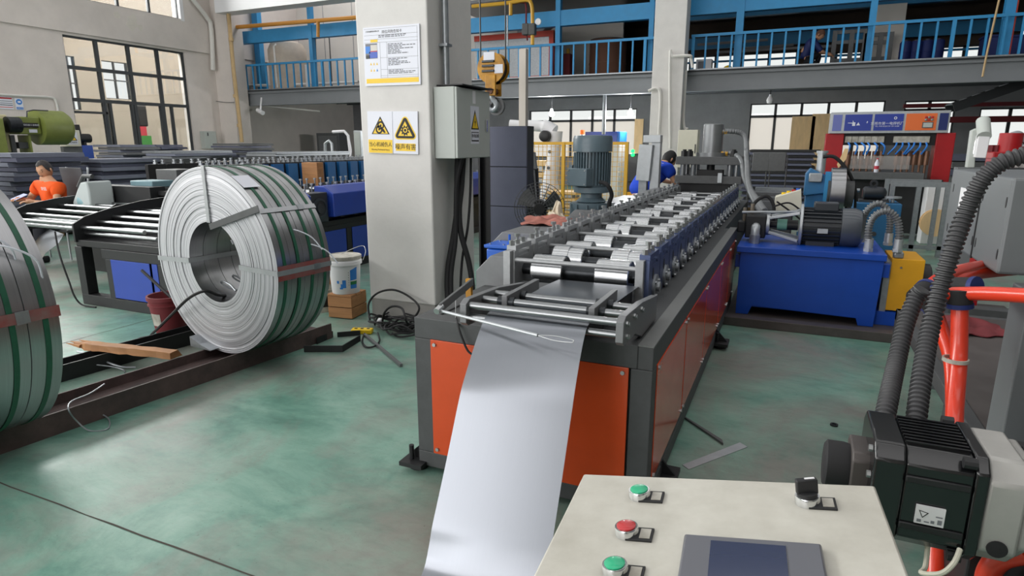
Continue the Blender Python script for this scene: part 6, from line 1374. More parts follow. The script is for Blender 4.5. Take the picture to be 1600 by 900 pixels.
MB().box(-15.1, -14.8, a.y, c.y, 0, a.z).build('stand', 'blue', t_, smooth=False); mzc = at(136, 216, X=-14.8); MB().lathe(T(-14.95, mzc.y, mzc.z) @ RX(-PI / 2), [(.1, -.15), (.1, .15)], 16).lathe(T(-14.95, mzc.y - .2, mzc.z + .02) @ RX(-PI / 2), [(.16, 0), (.16, .06)], 16).build('grinder_body', 'black', t_); MB().cyl((-14.95, mzc.y, a.z), (-14.95, mzc.y, mzc.z), .06, n=10).cyl((-14.9, mzc.y - .1, mzc.z), (-14.9, mzc.y - .12, mzc.z + .3), .05, n=10).build('neck', 'black', t_)
def wall_plate(nm, label, p0, p1, m, cat, X=XW, th=.02):
    a, c = at(*p0, X=X), at(*p1, X=X); t_ = thing(nm, label, cat, (X, (a.y + c.y) / 2, min(a.z, c.z))); MB().box(X + .001, X + th, a.y, c.y, min(a.z, c.z), max(a.z, c.z)).build('plate', m, t_, bev=.002, smooth=False); B = basis((X + th, a.y, min(a.z, c.z)), (0, 1, 0), (0, 0, 1)); return t_, B, c.y - a.y, abs(a.z - c.z)
t_, B, w, h = wall_plate('wall_notice', 'white wall notice with red lines above the green press', (-12, 150), (21, 171), 'sign_white', 'notice')
patch(t_, 'red_heading', B, 'red', rect(.3 * w, .82 * h, .98 * w, .95 * h), 0)
for y, m in ((.62, 'ink_grey'), (.45, 'ink_grey'), (.3, 'ink'), (.13, 'frame_red')): patch(t_, 'printed_line', B, m, rect(.1 * w, y * h, .98 * w, (y + .06) * h), 0)
t_, B, w, h = wall_plate('wall_sign', 'white sign with a round blue mask symbol above the green press', (22, 153), (37, 172), 'sign_white', 'sign')
MB().lathe(B @ T(.5 * w, .68 * h, 0), [(w * .4, 0), (w * .4, .004), (0, .004)], 24).build('blue_disc', 'print_blue', t_); patch(t_, 'mask_symbol', B, 'sign_white', rect(.3 * w, .6 * h, .7 * w, .76 * h), .005); patch(t_, 'blue_strip', B, 'print_blue', rect(.05 * w, .04 * h, .95 * w, .24 * h), 0); text(t_, 'lettering', '必须戴防尘口罩', w * .12, B @ T(.5 * w, .14 * h, .003), 'sign_white')
wire('wall_conduit', 'white conduit bending down the left wall above the green press', [at(-10, 147, X=XW + .04), at(40, 150, X=XW + .04), at(78, 152, X=XW + .04), at(87, 158, X=XW + .04), at(91, 175, X=XW + .04), at(97, 197, X=XW + .04)], .03, 'pipe_white', 'conduit')
t_, B, w, h = wall_plate('wall_box', 'small grey box on the wall right of the large window', (312, 205), (333, 232), 'cabinet_grey', 'wall box', XW, .2); MB().box(XW + .2, XW + .21, at(318, 220, X=XW).y, at(319.5, 220, X=XW).y, 1.75, 1.85).build('lock', 'frame_dark', t_, smooth=False)
wire('wall_wire', 'thin grey wire stretched beside the wall pillar', [at(337, 158, Y=15.42), at(352, 160, Y=15.42), at(366, 160, Y=15.42)], .012, 'frame_grey', 'wire')
ng = thing('drill_press', 'green and red machine seen through the large window', 'machine', at(230, 240, X=-20)); a, c = at(221, 212, X=-20), at(240, 240, X=-20)
MB().box(-20.4, -20, a.y, c.y, 0, a.z).build('green_body', mat('bright_green', '#3f8a3f', .5), ng, smooth=False); MB().box(-20.35, -20, a.y, a.y + (c.y - a.y) * .6, a.z, a.z + .3).build('red_head', mat('red_pink', '#c43a4a', .5), ng, smooth=False); MB().box(-20.35, -20.05, a.y, c.y, a.z + .3, a.z + 1.0).build('black_column', 'black', ng, bev=.05)

# ================================================================ BELOW AND ON THE MEZZANINE
YU = YB - .02
def back_box(nm, label, p0, p1, m, cat, Yv, dep=.4, floor_=False, bev=.01):
    a, c = at(*p0, Y=Yv), at(*p1, Y=Yv)
    if c.z > 3.0: c.z = MZ + .001
    t_ = thing(nm, label, cat, ((a.x + c.x) / 2, Yv, 0 if floor_ else c.z)); MB().box(a.x, c.x, Yv, Yv + dep, 0 if floor_ else c.z, a.z).build('body', m, t_, bev=bev, smooth=False); return t_, a, c
struct(MB().box(at(415, 205, Y=YU).x, at(443, 205, Y=YU).x, YU - .06, YU, 0, at(430, 204, Y=YU).z).build('door_1', 'brown_cladding', smooth=False))
t_, a, c = back_box('tool_cabinet', 'dark grey cabinet against the back wall under the mezzanine', (494, 208), (531, 236), 'frame_grey', 'cabinet', 19.0, .5, True); MB().box(a.x + .1, c.x - .1, 18.99, 19.0, .3, a.z - .1).build('door', 'guard_grey', t_, smooth=False); MB().box(c.x - .2, c.x - .17, 18.97, 18.99, 1.1, 1.3).build('handle', 'chrome', t_, smooth=False)
pr_ = thing('pipe_rack', 'bent pale pipe frame beside the near pillar', 'pipe rack', at(545, 240, Y=12.5))
MB().tube([at(520, 206, Y=12.5), at(538, 205, Y=12.5), at(544, 212, Y=12.5), at(548, 245, Y=12.5), (at(548, 245, Y=12.5).x, 12.5, 0)], .035, 8).build('pipe', 'white', pr_); MB().tube([at(508, 245, Y=12.4), at(508, 224, Y=12.4), at(514, 220, Y=12.4), at(518, 224, Y=12.4), at(520, 248, Y=12.4)], .035, 8).build('pipe', 'alu', pr_)
t_, a, c = back_box('silver_cabinet', 'narrow pale cabinet just left of the near pillar', (552, 204), (566, 262), 'alu', 'cabinet', 13.6, .3, True); MB().box(a.x + .02, c.x - .02, 13.59, 13.6, .5, a.z - .05).build('door', 'cabinet_grey', t_, smooth=False)
wire('hanging_lead', 'white looped lead hanging left of the near pillar', [at(545, 215, Y=9.4), at(549, 235, Y=9.4), at(547, 248, Y=9.4), at(551, 258, Y=9.4), at(553, 245, Y=9.4)], .012, 'white', 'cable')
cc = thing('security_camera', 'white bullet camera under the left mezzanine girder', 'camera', at(407, 175, Y=YM)); p = at(407, 173, Y=YM - .1)
MB().cyl(p + V3((-.12, 0, .02)), p + V3((.16, -.06, -.08)), .07, n=14).build('housing', 'white', cc); MB().cyl(p + V3((0, 0, .02)), p + V3((0, .1, .42)), .03, n=8).build('arm', 'white', cc)
wire('ceiling_conduit', 'white conduit running under the left mezzanine', [at(382, 163, Y=YM + .2), at(440, 168, Y=YM + .4), at(500, 174, Y=YM + .8)], .025, 'pipe_white', 'conduit')
# on the left mezzanine
tk = thing('storage_tank', 'beige plastic storage tank behind the left mezzanine railing', 'tank', at(450, 135, Y=18)); p = at(450, 100, Y=17.2); rt = .62
MB().lathe(T(p.x, 17.2, MZ), [(rt, 0), (rt, .9), (rt * .98, 1.0), (rt, 1.05), (rt, 1.35), (rt * .85, 1.55), (rt * .35, 1.66), (rt * .3, 1.66), (rt * .3, 1.75), (0, 1.75)], 32).build('tank_body', 'tank_beige', tk); MB().tube([(p.x + .05, 17.2 - rt, MZ + .1), (p.x + .05, 17.2 - rt - .02, MZ + 1.4), (p.x + .05, 17.2 - .2, MZ + 1.7)], .035, 8).build('sight_pipe', 'pipe_white', tk)
gpz = thing('gas_pipe', 'orange gas pipe crossing above the left mezzanine', 'pipe', at(370, 42, Y=15.9)); MB().cyl(at(364, 43, Y=15.9), at(560, 27, Y=15.9), .06, n=10).build('pipe', mat('pipe_orange', '#c98a35', .5), gpz); MB().cyl(at(497, 33, Y=15.9), at(497, 58, Y=15.9), .05, n=8).build('drop', 'pipe_orange' if 'pipe_orange' in MATS else 'gas_yellow', gpz); MB().cyl(at(362, 43, Y=15.9), at(366, 43, Y=15.9), .1, n=10).build('flange', 'frame_dark', gpz)
wire('white_roof_pipe', 'white pipe lying on the deck behind the left railing', [at(380, 134, Y=16.9), at(470, 132, Y=16.9), at(560, 128, Y=16.9)], .05, 'pipe_white', 'pipe')
tag(MB().box(at(479, 120, Y=16.6).x, at(483, 120, Y=16.6).x, 16.55, 16.65, MZ, at(481, 101, Y=16.6).z).build('white_stub', 'white', smooth=False), 'short white upright stub behind the left railing', 'post')
dq = thing('canopy_frame', 'dark thin square frame standing on the left mezzanine', 'frame', at(492, 100, Y=16.8)); MB().tube([V3((at(493, 92, Y=16.9).x, 16.9, MZ)), at(492, 48, Y=16.9), at(514, 54, Y=17.6), V3((at(514, 54, Y=17.6).x, 17.6, MZ))], .02, 6).build('bars', 'frame_dark', dq)
# middle mezzanine
hp2 = thing('oven_panel', 'pale grey oven wall in a red frame behind the middle railing', 'oven', at(800, 120, Y=17.2)); a, c = at(742, 60, Y=17.2), at(858, 118, Y=17.2)
MB().box(a.x, c.x, 17.2, 18.0, MZ, at(800, 58, Y=17.2).z).build('panel', 'zinc', hp2, smooth=False); zt2 = at(858, 48, Y=17.2).z
MB().box(c.x, c.x + .13, 17.15, 17.3, MZ, zt2).box(a.x, c.x, 17.15, 17.3, zt2 - .15, zt2).box(a.x, c.x, 17.15, 17.3, MZ + .05, MZ + .16).build('red_frame', 'frame_red', hp2, smooth=False)
a = at(808, 50, Y=17.6); c = at(868, 30, Y=17.6); MB().prism(basis((0, 17.9, 0), (1, 0, 0), (0, 0, 1)), [(a.x, a.z - .1), (c.x - .5, a.z - .1), (c.x, c.z), (a.x, c.z)], -.1, .3).build('duct', 'zinc', hp2, smooth=False)
gy = thing('gas_line', 'yellow gas pipe with a valve coming down behind the crane hook', 'pipe', at(832, 80, Y=15.8)); MB().tube(spline([at(738, 10, Y=15.8), at(790, 5, Y=15.8), at(822, 0, Y=15.8), at(830, 6, Y=15.8), at(832, 25, Y=15.8), at(832, 70, Y=15.8)]), .05, 8).build('pipe', 'gas_yellow', gy); MB().tube([at(798, 4, Y=15.8), at(798, 24, Y=15.8)], .05, 8).build('branch', 'gas_yellow', gy)
MB().tube(spline([at(800, 6, Y=15.9), at(818, 4, Y=15.9), at(822, 12, Y=15.9), at(822, 45, Y=15.9), at(824, 63, Y=15.9)]), .025, 8).build('red_pipe', 'dark_red', gy); MB().lathe(T(at(841, 34, Y=15.8)) @ RX(PI / 2), [(.08, -.02), (.08, .02)], 16).build('gauge', 'white', gy)
for x in (822, 832): p = at(x, 46, Y=15.8); MB().box(p.x - .09, p.x + .09, 15.72, 15.88, p.z - .14, p.z + .14).build('valve', 'frame_dark', gy, bev=.02)
MB().tube([at(793, 24, Y=16), at(793, 72, Y=16)], .02, 6).build('rod', 'zinc', gy)
for i, (x0, x1, m, l) in enumerate([(921, 976, 'brown_box', 'brown cardboard drum behind the middle railing')]):
    a = at((x0 + x1) / 2, 118, Y=18.5); r_ = abs(at(x1, 100, Y=18.5).x - at(x0, 100, Y=18.5).x) / 2; dr_ = thing('drum', l, 'drum', (a.x, 18.5, MZ)); MB().lathe(T(a.x, 18.5, MZ), [(r_, 0), (r_, .5), (r_ * 1.02, .52), (r_ * 1.02, .56), (r_, .58), (r_, 1.15), (r_ * .95, 1.18), (0, 1.18)], 24).build('drum_body', m, dr_); MB().lathe(T(a.x, 18.5, MZ + 1.18), [(r_ * .97, 0), (r_ * .97, .02), (0, .025)], 24).build('lid', 'frame_dark', dr_)
t_, a, c = back_box('red_cylinder', 'dark red gas bottle behind the middle railing', (879, 84), (890, 119), 'dark_red', 'gas bottle', 18.0, .3); MB().cyl(((a.x + c.x) / 2, 18.15, a.z), ((a.x + c.x) / 2, 18.15, a.z + .15), .05, n=8).build('valve', 'gas_yellow', t_)
t_, a, c = back_box('cardboard_box', 'brown cardboard box beside the far white pillar on the mezzanine', (1013, 78), (1026, 116), 'brown_box', 'box', 17.2, .4); MB().box((a.x + c.x) / 2 - .03, (a.x + c.x) / 2 + .03, 17.195, 17.2, a.z - .3, a.z).build('tape', 'wood', t_, smooth=False)
# right mezzanine
t_, a, c = back_box('white_cupboard', 'tall white panel standing behind the long mezzanine railing', (1366, 8), (1406, 97), 'white_panel', 'panel', 18.2, .1); MB().box(a.x - .03, a.x, 18.18, 18.3, MZ + .001, a.z).build('edge_strip', 'frame_grey', t_, smooth=False)
for i, (x, y, l) in enumerate([(1302, 1350, 'dark steel rack behind the right railing, left of the white panel'), (1352, 1390, 'dark steel rack in front of the white panel on the mezzanine')]):
    a, c = at(x, 48 + 4 * i, Y=17.6), at(y, 98, Y=17.6); rk = thing('steel_rack', l, 'rack', ((a.x + c.x) / 2, 17.6, MZ))
    for xx in (a.x, (a.x + c.x) / 2, c.x - .08): MB().box(xx, xx + .1, 17.6, 17.7, MZ, a.z).build('upright', 'frame_grey', rk, smooth=False)
    for z in (a.z - .08, (a.z + MZ) / 2 + .15, MZ + .2): MB().box(a.x, c.x, 17.62, 17.68, z, z + .08).build('rail', 'frame_grey', rk, smooth=False)
for k in range(4):
    x = at(1414 + 17 * k, 80, Y=17.4).x; d_ = thing('blue_drum', ('first', 'second', 'third', 'fourth')[k] + ' dark blue plastic drum from the white panel on the mezzanine', 'drum', (x, 17.4, MZ), group='blue drums on the mezzanine'); MB().lathe(T(x, 17.4, MZ), [(.11, 0), (.12, .03), (.12, .3), (.125, .31), (.12, .33), (.12, .52), (.1, .55), (.05, .55), (.05, .58), (0, .58)], 16).build('drum_body', 'deep_blue', d_); MB().lathe(T(x, 17.4, MZ + .55), [(.09, .001), (.09, .02), (.06, .02)], 16).build('lid', 'black', d_)
for k, (x0, x1) in enumerate([(1540, 1560), (1578, 1600)]):
  t_, a, c = back_box('blue_crate', ('dark blue crate left of the red column on the mezzanine', 'dark blue crate just beyond the red column on the mezzanine')[k], (x0, 58), (x1, 88), 'deep_blue', 'crate', 17.8, .5)
  MB().box(a.x - .02, c.x + .02, 17.78, 18.32, a.z, a.z + .04).build('rim', 'deep_blue', t_, smooth=False)
t_, a, c = back_box('white_appliance', 'small white box unit on the deck right of the far pillar', (1088, 93), (1111, 108), 'white', 'box', 17.0, .3); MB().box(a.x + .05, a.x + .2, 16.99, 17.0, c.z + .05, a.z - .05).build('vent', 'ink_grey', t_, smooth=False)
hz = at(1138, 95, Y=17.0); tag(MB().lathe(T(hz.x, 17, MZ + .001), [(.17, 0), (.14, .0), (.13, .08), (.08, .15), (0, .18)], 20).build('hard_hat', 'sign_yellow'), 'yellow hard hat lying on the mezzanine deck', 'hard hat')
wire('yellow_strip', 'long pale bamboo pole leaning in front of the right railing', [at(1561, 0, Y=16.0), at(1542, 84, Y=16.0), at(1535, 120, Y=15.9)], .02, 'pipe_cream', 'pole')
for k, (p, q, yv) in enumerate([((1150, 77), (1240, 70), 21), ((1120, 82), (1300, 72), 20.4), ((1090, 70), (1200, 62), 20)]): wire('deck_pipe', ('lowest pale pipe along the rear of the mezzanine', 'middle pale pipe along the rear of the mezzanine', 'upper pale pipe along the rear of the mezzanine')[k], [at(*p, Y=yv), at(*q, Y=yv)], .04, 'dim_wall', 'pipe')
# lamps under the mezzanine
for k, (x, y, e) in enumerate([(862, 178, True), (985, 178, True), (1203, 157, False)]):
    p = at(x, y, Y=17.5 if e else 16.6); l_ = thing('bulb_lamp', ('glowing bulb hanging under the mezzanine right of the crane hook', 'glowing bulb hanging under the mezzanine beside the far pillar', 'unlit bulb hanging under the right mezzanine')[k], 'lamp', p)
    MB().lathe(T(p), [(0, -.08), (.06, -.06), (.08, 0), (.06, .06), (.03, .1), (.03, .14), (0, .14)], 16).build('bulb', 'lamp' if e else 'white', l_); MB().cyl(p + V3((0, 0, .14)), (p.x, p.y, 3.19), .012, n=6).build('flex', 'black', l_)
    if e:
        ld = bpy.data.lights.new('bulb_light', 'POINT'); ld.energy = 240; ld.shadow_soft_size = .1; lo = bpy.data.objects.new('bulb_light', ld); C.objects.link(lo); lo.location = p + V3((0, -.15, -.05))
# robot cell behind the yellow mesh fence
def mesh_fence(label, x0, x1, Yv, z0, z1, posts):
    t_ = thing('mesh_fence', label, 'fence', ((x0 + x1) / 2, Yv, 0))
    for x in posts: MB().box(x - .03, x + .03, Yv - .03, Yv + .03, 0, z1).build('post', 'fence_yellow', t_, smooth=False)
    MB().box(x0, x1, Yv - .02, Yv + .02, z1 - .05, z1).box(x0, x1, Yv - .02, Yv + .02, z0, z0 + .05).build('frame_rail', 'fence_yellow', t_, smooth=False)
    m = MB(); n = int((x1 - x0) / .085)
    for k in range(n + 1): x = x0 + (x1 - x0) * k / n; m.box(x - .004, x + .004, Yv - .004, Yv + .004, z0, z1)
    n = int((z1 - z0) / .085)
    for k in range(n + 1): z = z0 + (z1 - z0) * k / n; m.box(x0, x1, Yv - .005, Yv + .005, z - .004, z + .004)
    w_ = m.build('wire_mesh', 'fence_yellow', t_, smooth=False); w_['kind'] = 'stuff'
YF = 11.5; fx = [at(x, 270, Y=YF).x for x in (822, 880, 895, 978)]; fz1 = at(900, 222, Y=YF).z
mesh_fence('yellow wire mesh fence around the white robot', fx[0], fx[3], YF, .1, fz1, [fx[0], fx[1], fx[3]])
rbt = thing('robot_arm', 'white industrial robot arm behind the yellow mesh fence', 'robot', (at(862, 280, Y=13).x, 13, 0)); r_ = lambda x, y, d=13: at(x, y, Y=d)
MB().tube(spline([r_(797, 194, 12.9), r_(822, 196, 12.95), r_(850, 198), r_(866, 206)]), [.1] * 8 + [.12] * 8 + [.15] * 9, 14).build('forearm', 'white', rbt); MB().tube([r_(868, 205), r_(866, 240), r_(860, 280), (r_(860, 280).x, 13, .5)], [.16, .14, .16, .2], 14).build('upper_arm', 'white', rbt)
MB().lathe(T(r_(857, 213)) @ T(0, -.18, 0) @ RX(PI / 2), [(.12, -.1), (.12, .08), (.08, .1), (0, .1)], 18).build('joint_motor', 'black', rbt); MB().cyl((r_(860, 280).x, 13, 0), (r_(860, 280).x, 13, .6), .26, .2, 20).build('base', 'white', rbt)
for q in ((863, 237), (861, 262)): MB().lathe(T(r_(*q)) @ T(0, -.16, 0) @ RX(PI / 2), [(.035, 0), (.035, .02)], 12).build('bolt_cap', 'frame_grey', rbt)
t_, a, c = back_box('far_machine', 'blue and white machine head with a warning lamp beyond the robot', (915, 206), (968, 222), 'hose_blue', 'machine', 17.0, .8); MB().box(a.x, a.x + .9, 16.98, 17.0, c.z, a.z).build('dark_front', 'cover_blue', t_, smooth=False); MB().box(a.x, c.x, 17.0, 17.8, 0, c.z).build('cabinet', 'white_panel', t_, smooth=False)
p = at(910, 210, Y=16.9); MB().cyl(p - V3((0, 0, .12)), p, .06, n=10).build('lamp_base', 'white', t_); MB().cyl(p, p + V3((0, 0, .12)), .06, n=10).build('signal_lamp', 'amber', t_)
for k, (x0, x1, zt_, yv) in enumerate([(850, 895, 298, 12.3), (955, 985, 312, 10.6), (955, 990, 330, 10.2), (830, 850, 250, 14)]):
    a, c = at(x0, zt_, Y=yv), at(x1, zt_, Y=yv); n = 8; dz = (a.z - .02) / n
    stack(a.x, c.x, yv, yv + .5, .01, n, dz, ['alu', 'wood_pale'] if k in (0, 3) else ['zinc'], ('flat tray in the stack just inside the yellow fence', 'steel tray in the stack right of the fence post', 'low steel tray in front of the right fence post', 'pale tray in the far stack behind the robot')[k], ('trays inside the fence', 'trays at the fence post', 'low trays at the fence', 'far trays')[k], .02, k)
t_, a, c = back_box('yellow_cart', 'yellow and dark machine with green lights beyond the fence', (975, 300), (1000, 330), 'yellow', 'machine', 12.5, .6, True); p0 = at(978, 240, Y=12.5); p1 = at(998, 285, Y=12.5); MB().box(p0.x, p1.x, 12.5, 12.9, p1.z, p0.z).build('dark_head', 'motor_dark', t_, bev=.02); MB().box(a.x + .05, p1.x, 12.55, 12.8, a.z - .05, p1.z + .05).build('neck', 'motor_dark', t_)
for yy in (236, 242): p = at(989, yy, Y=12.46); MB().lathe(T(p) @ RX(PI / 2), [(.035, 0), (.035, .03), (0, .035)], 10).build('green_lamp', 'led_green', t_)
# boards, lockers and stacks under the mezzanine (centre and right)
for k, (p0, p1, m, l) in enumerate([((1238, 182), (1268, 245), 'wood_pale', 'tall plywood sheet standing by the back window'), ((1270, 178), (1298, 240), 'wood_pale', 'plywood sheet standing left of the blue banner'), ((992, 186), (1003, 240), 'wood_pale', 'narrow plywood strip beside the far pillar')]):
    a, c = at(*p0, Y=21.6), at(*p1, Y=21.6); tag(MB().box(a.x, c.x, 21.6, 21.64, 0, a.z).build('standing_board', m, smooth=False), l, 'board')
t_, a, c = back_box('cream_cabinet', 'cream wall cabinet beside the far white pillar', (1060, 203), (1087, 262), 'cream', 'cabinet', 14.6, .35, False); MB().box(c.x - .05, c.x - .03, 14.58, 14.6, (a.z + c.z) / 2 - .1, (a.z + c.z) / 2 + .1).build('handle', 'frame_dark', t_, smooth=False); MB().box(a.x + .1, c.x - .1, 14.7, 14.9, 0, c.z).build('stand', 'frame_grey', t_, smooth=False)
for k, (pts, l) in enumerate([([at(1047, 232, Y=15.42), at(1047, 90, Y=15.42), at(1052, 88, Y=15.42), at(1077, 87, Y=15.42), at(1080, 92, Y=15.5), at(1082, 106, Y=15.5)], 'white conduit bent over the front of the far pillar'), ([at(1029, 210, Y=15.45), at(1031, 143, Y=15.45), at(1013, 142, Y=15.45)], 'short white conduit on the left edge of the far pillar'), ([at(1072, 110, Y=15.75), at(1068, 190, Y=15.75), at(1075, 202, Y=15.7)], 'white conduit on the right edge of the far pillar')]): wire('pillar_conduit', l, pts, .035, 'pipe_white', 'conduit')
for k, (x, y0, y1) in enumerate([(943, 160, 210), (1018, 160, 210)]): wire('drop_pipe', ('grey pipe hanging down above the blue-grey motor', 'grey pipe hanging down left of the far pillar')[k], [V3((at(x, y1, Y=16.5).x, 16.5, 3.19)), at(x, y1, Y=16.5)], .05, 'zinc', 'pipe')
stack(at(1165, 240, Y=15).x, at(1275, 240, Y=15).x, 15, 15.9, .1, 22, .058, ['panel_dark', 'machine_black'], 'black panel in the wide stack in front of the back window', 'black panels under the mezzanine', .05, 9); pallet('pallet under the wide stack of black panels', at(1165, 240, Y=15).x, at(1275, 240, Y=15).x, 15, 15.9, .1)
for k in range(2):
    a = at(1190 + 26 * k, 232, Y=12.5); c_ = thing('stacked_chair', ('dark folding chair left of two behind the hydraulic tank', 'dark folding chair right of two behind the hydraulic tank')[k], 'chair', (a.x, 12.5, 0)); MB().box(a.x - .15, a.x + .15, 12.6, 12.63, 1.0, 1.35).build('backrest', 'frame_grey', c_, bev=.02); MB().box(a.x - .18, a.x + .18, 12.3, 12.65, .62, .66).build('seat', 'frame_dark', c_, bev=.01)
    for x in (-.17, .17):
        for y in (12.32, 12.62): MB().cyl((a.x + x, y, 0), (a.x + x, y, 1.3 if y > 12.5 else .62), .013, n=6).build('leg', 'frame_dark', c_)
# steel sections lying behind the press
RZT = at(1200, 314, Y=8.9).z - .085
for k in range(4): a, c = at(1160, 292 + 7 * k, Y=9.4 - .25 * k), at(1240, 292 + 7 * k, Y=9.4 - .25 * k); a.x = max(a.x, -.45); tag(MB().box(a.x, c.x, 9.3 - .25 * k, 9.5 - .25 * k, RZT + .001, a.z).build('steel_section', 'zinc' if k == 0 else 'guard_grey', smooth=False), ('top', 'second', 'third', 'lowest')[k] + ' steel channel in the rack behind the hydraulic hoses', 'steel section')
tag(MB().box(-.45, at(1240, 320, Y=9.3).x, 8.62, 9.45, 0, at(1200, 314, Y=8.9).z - .085).build('section_rack', 'frame_dark', smooth=False), 'dark rack carrying the steel channels behind the hoses', 'rack')
# ================================================================ RIGHT BACKGROUND
# blue decoiler with a bright narrow coil
YD = 8.2
dc = thing('decoiler', 'blue press feeder with a guide head behind the black motor', 'machine', (at(1280, 340, Y=YD).x, YD, 0)); d = lambda x, y, dd=YD: at(x, y, Y=dd)
a, c = d(1262, 275), d(1300, 332); MB().box(a.x, c.x, YD, YD + .5, .4, a.z - .1).build('body', 'tank_blue', dc, bev=.01, smooth=False); MB().box(a.x - .05, c.x + .05, YD - .05, YD + .55, 0, .4).build('plinth', 'tank_blue', dc, smooth=False)
MB().prism(basis((d(1258, 280).x, YD + .3, 0), (1, 0, 0), (0, 0, 1)), [(0, .9), (.3, .95), (.3, 1.1), (.05, 1.22), (0, 1.15)], 0, .35).build('guide_head', 'tank_blue', dc, bev=.01); MB().box(d(1264, 272).x, d(1285, 272).x, YD - .1, YD + .2, d(1270, 284).z, d(1270, 270).z).build('roller_pack', 'zinc', dc, bev=.01)
p = d(1286, 240); MB().cyl((p.x, YD + .2, d(1286, 272).z), (p.x, YD + .2, p.z), .05, n=14).cyl((p.x, YD + .2, p.z), (p.x, YD + .2, p.z + .03), .065, n=14).build('air_cylinder', 'alu', dc)
p0, p1 = d(1290, 268), d(1295, 330); MB().box(p0.x, p0.x + .1, YD - .1, YD + .0, p1.z, p0.z).build('pale_arm', 'rail_blue', dc, smooth=False)
cn = thing('narrow_coil', 'bright narrow steel coil standing on edge behind the black motor', 'steel coil', (d(1308, 330).x, 8.0, 0)); ca = d(1308, 303, 8.0); x0, x1 = d(1296, 303, 8.0).x, d(1318, 303, 8.0).x
MB().lathe(T(x0, 8.05, ca.z) @ RY(PI / 2), [(.15, 0), (.29, 0), (.29, x1 - x0), (.15, x1 - x0)], 48, closed=True).build('winding', 'tread', cn); MB().box(x0 + .03, x1 - .03, 7.99, 8.1, 0, ca.z - .13).build('cradle', 'frame_dark', cn, smooth=False); MB().cyl((x0 - .02, 8.05, ca.z), (x1 + .1, 8.05, ca.z), .145, n=20).build('mandrel', 'frame_dark', cn)
wire('decoiler_hose', 'black hose arching over the bright narrow coil', [d(1286, 245), d(1305, 246), d(1325, 268), d(1335, 292), d(1338, 315)], .02, 'rubber', 'hose', 8); wire('decoiler_lead', 'second black lead beside the bright narrow coil', [d(1322, 330), d(1322, 300), d(1330, 290), d(1336, 305), d(1336, 325)], .015, 'rubber', 'cable', 8)
pw = thing('pedestal_panel', 'cream sloped control panel with yellow knobs left of the decoiler', 'control panel', (at(1230, 335, Y=7.2).x, 7.2, 0)); e = lambda x, y: at(x, y, Y=7.2)
q = [e(1209, 331), e(1211, 308), e(1252, 296), e(1253, 331)]; MB().prism(basis((0, 7.45, 0), (1, 0, 0), (0, 0, 1)), [(v.x, v.z) for v in q], 0, .25).build('panel_box', 'cream', pw, bev=.006); MB().box(q[0].x + .1, q[3].x - .1, 7.25, 7.4, 0, q[0].z).build('pedestal', 'frame_grey', pw, smooth=False)
for x, m in ((1224, 'sign_yellow'), (1232, 'sign_yellow'), (1240, 'btn_red'), (1247, 'gear_blue')): p = e(x, 306 - (x - 1224) * .28); MB().cyl(p - V3((0, -.1, .02)), p + V3((0, .1, .03)), .022, n=10).build('knob', m, pw)
# blue tank with a small motor on top
bt2 = thing('coolant_tank', 'mid-blue square tank with a grey motor on top behind the ribbed hoses', 'tank', (at(1372, 400, Z=0).x, 9.4, 0)); t0, t1 = at(1337, 320, Y=9.3), at(1410, 320, Y=9.3)
MB().box(t0.x, t1.x, 9.3, 9.9, .0, at(1370, 318, Y=9.3).z).build('tank', 'tank_blue', bt2, bev=.01, smooth=False); zt3 = at(1370, 318, Y=9.3).z
mc = at(1370, 300, Y=9.5); MB().lathe(T(mc.x - .2, 9.55, zt3 + .115) @ RY(PI / 2), [(.06, .04), (.085, .06), (.085, .26), (.065, .3), (.03, .32)], 20).build('motor', 'motor_dark', bt2); MB().lathe(T(mc.x - .04, 9.55, zt3 + .24) @ RX(PI / 2), [(.025, -.01), (.05, -.01), (.05, .01), (.025, .01)], 14, closed=True).build('lifting_ring', 'motor_dark', bt2)
MB().box(mc.x - .2, mc.x + .15, 9.45, 9.65, zt3, zt3 + .03).build('motor_base', 'frame_dark', bt2, smooth=False); hw = at(1395, 312, Y=9.5); MB().lathe(T(hw.x, 9.5, zt3), [(.02, 0), (.02, .06), (.1, .06), (.1, .08), (0, .08)], 16).build('handwheel', 'alu', bt2); MB().cyl((t0.x - .3, 9.5, zt3 + .15), (mc.x - .2, 9.5, zt3 + .15), .025, n=8).build('drive_shaft', 'zinc', bt2)
MB().cyl((t0.x + .25, 9.29, .35), (t0.x + .25, 9.3, .35), .03, n=10).build('drain_plug', 'frame_dark', bt2)
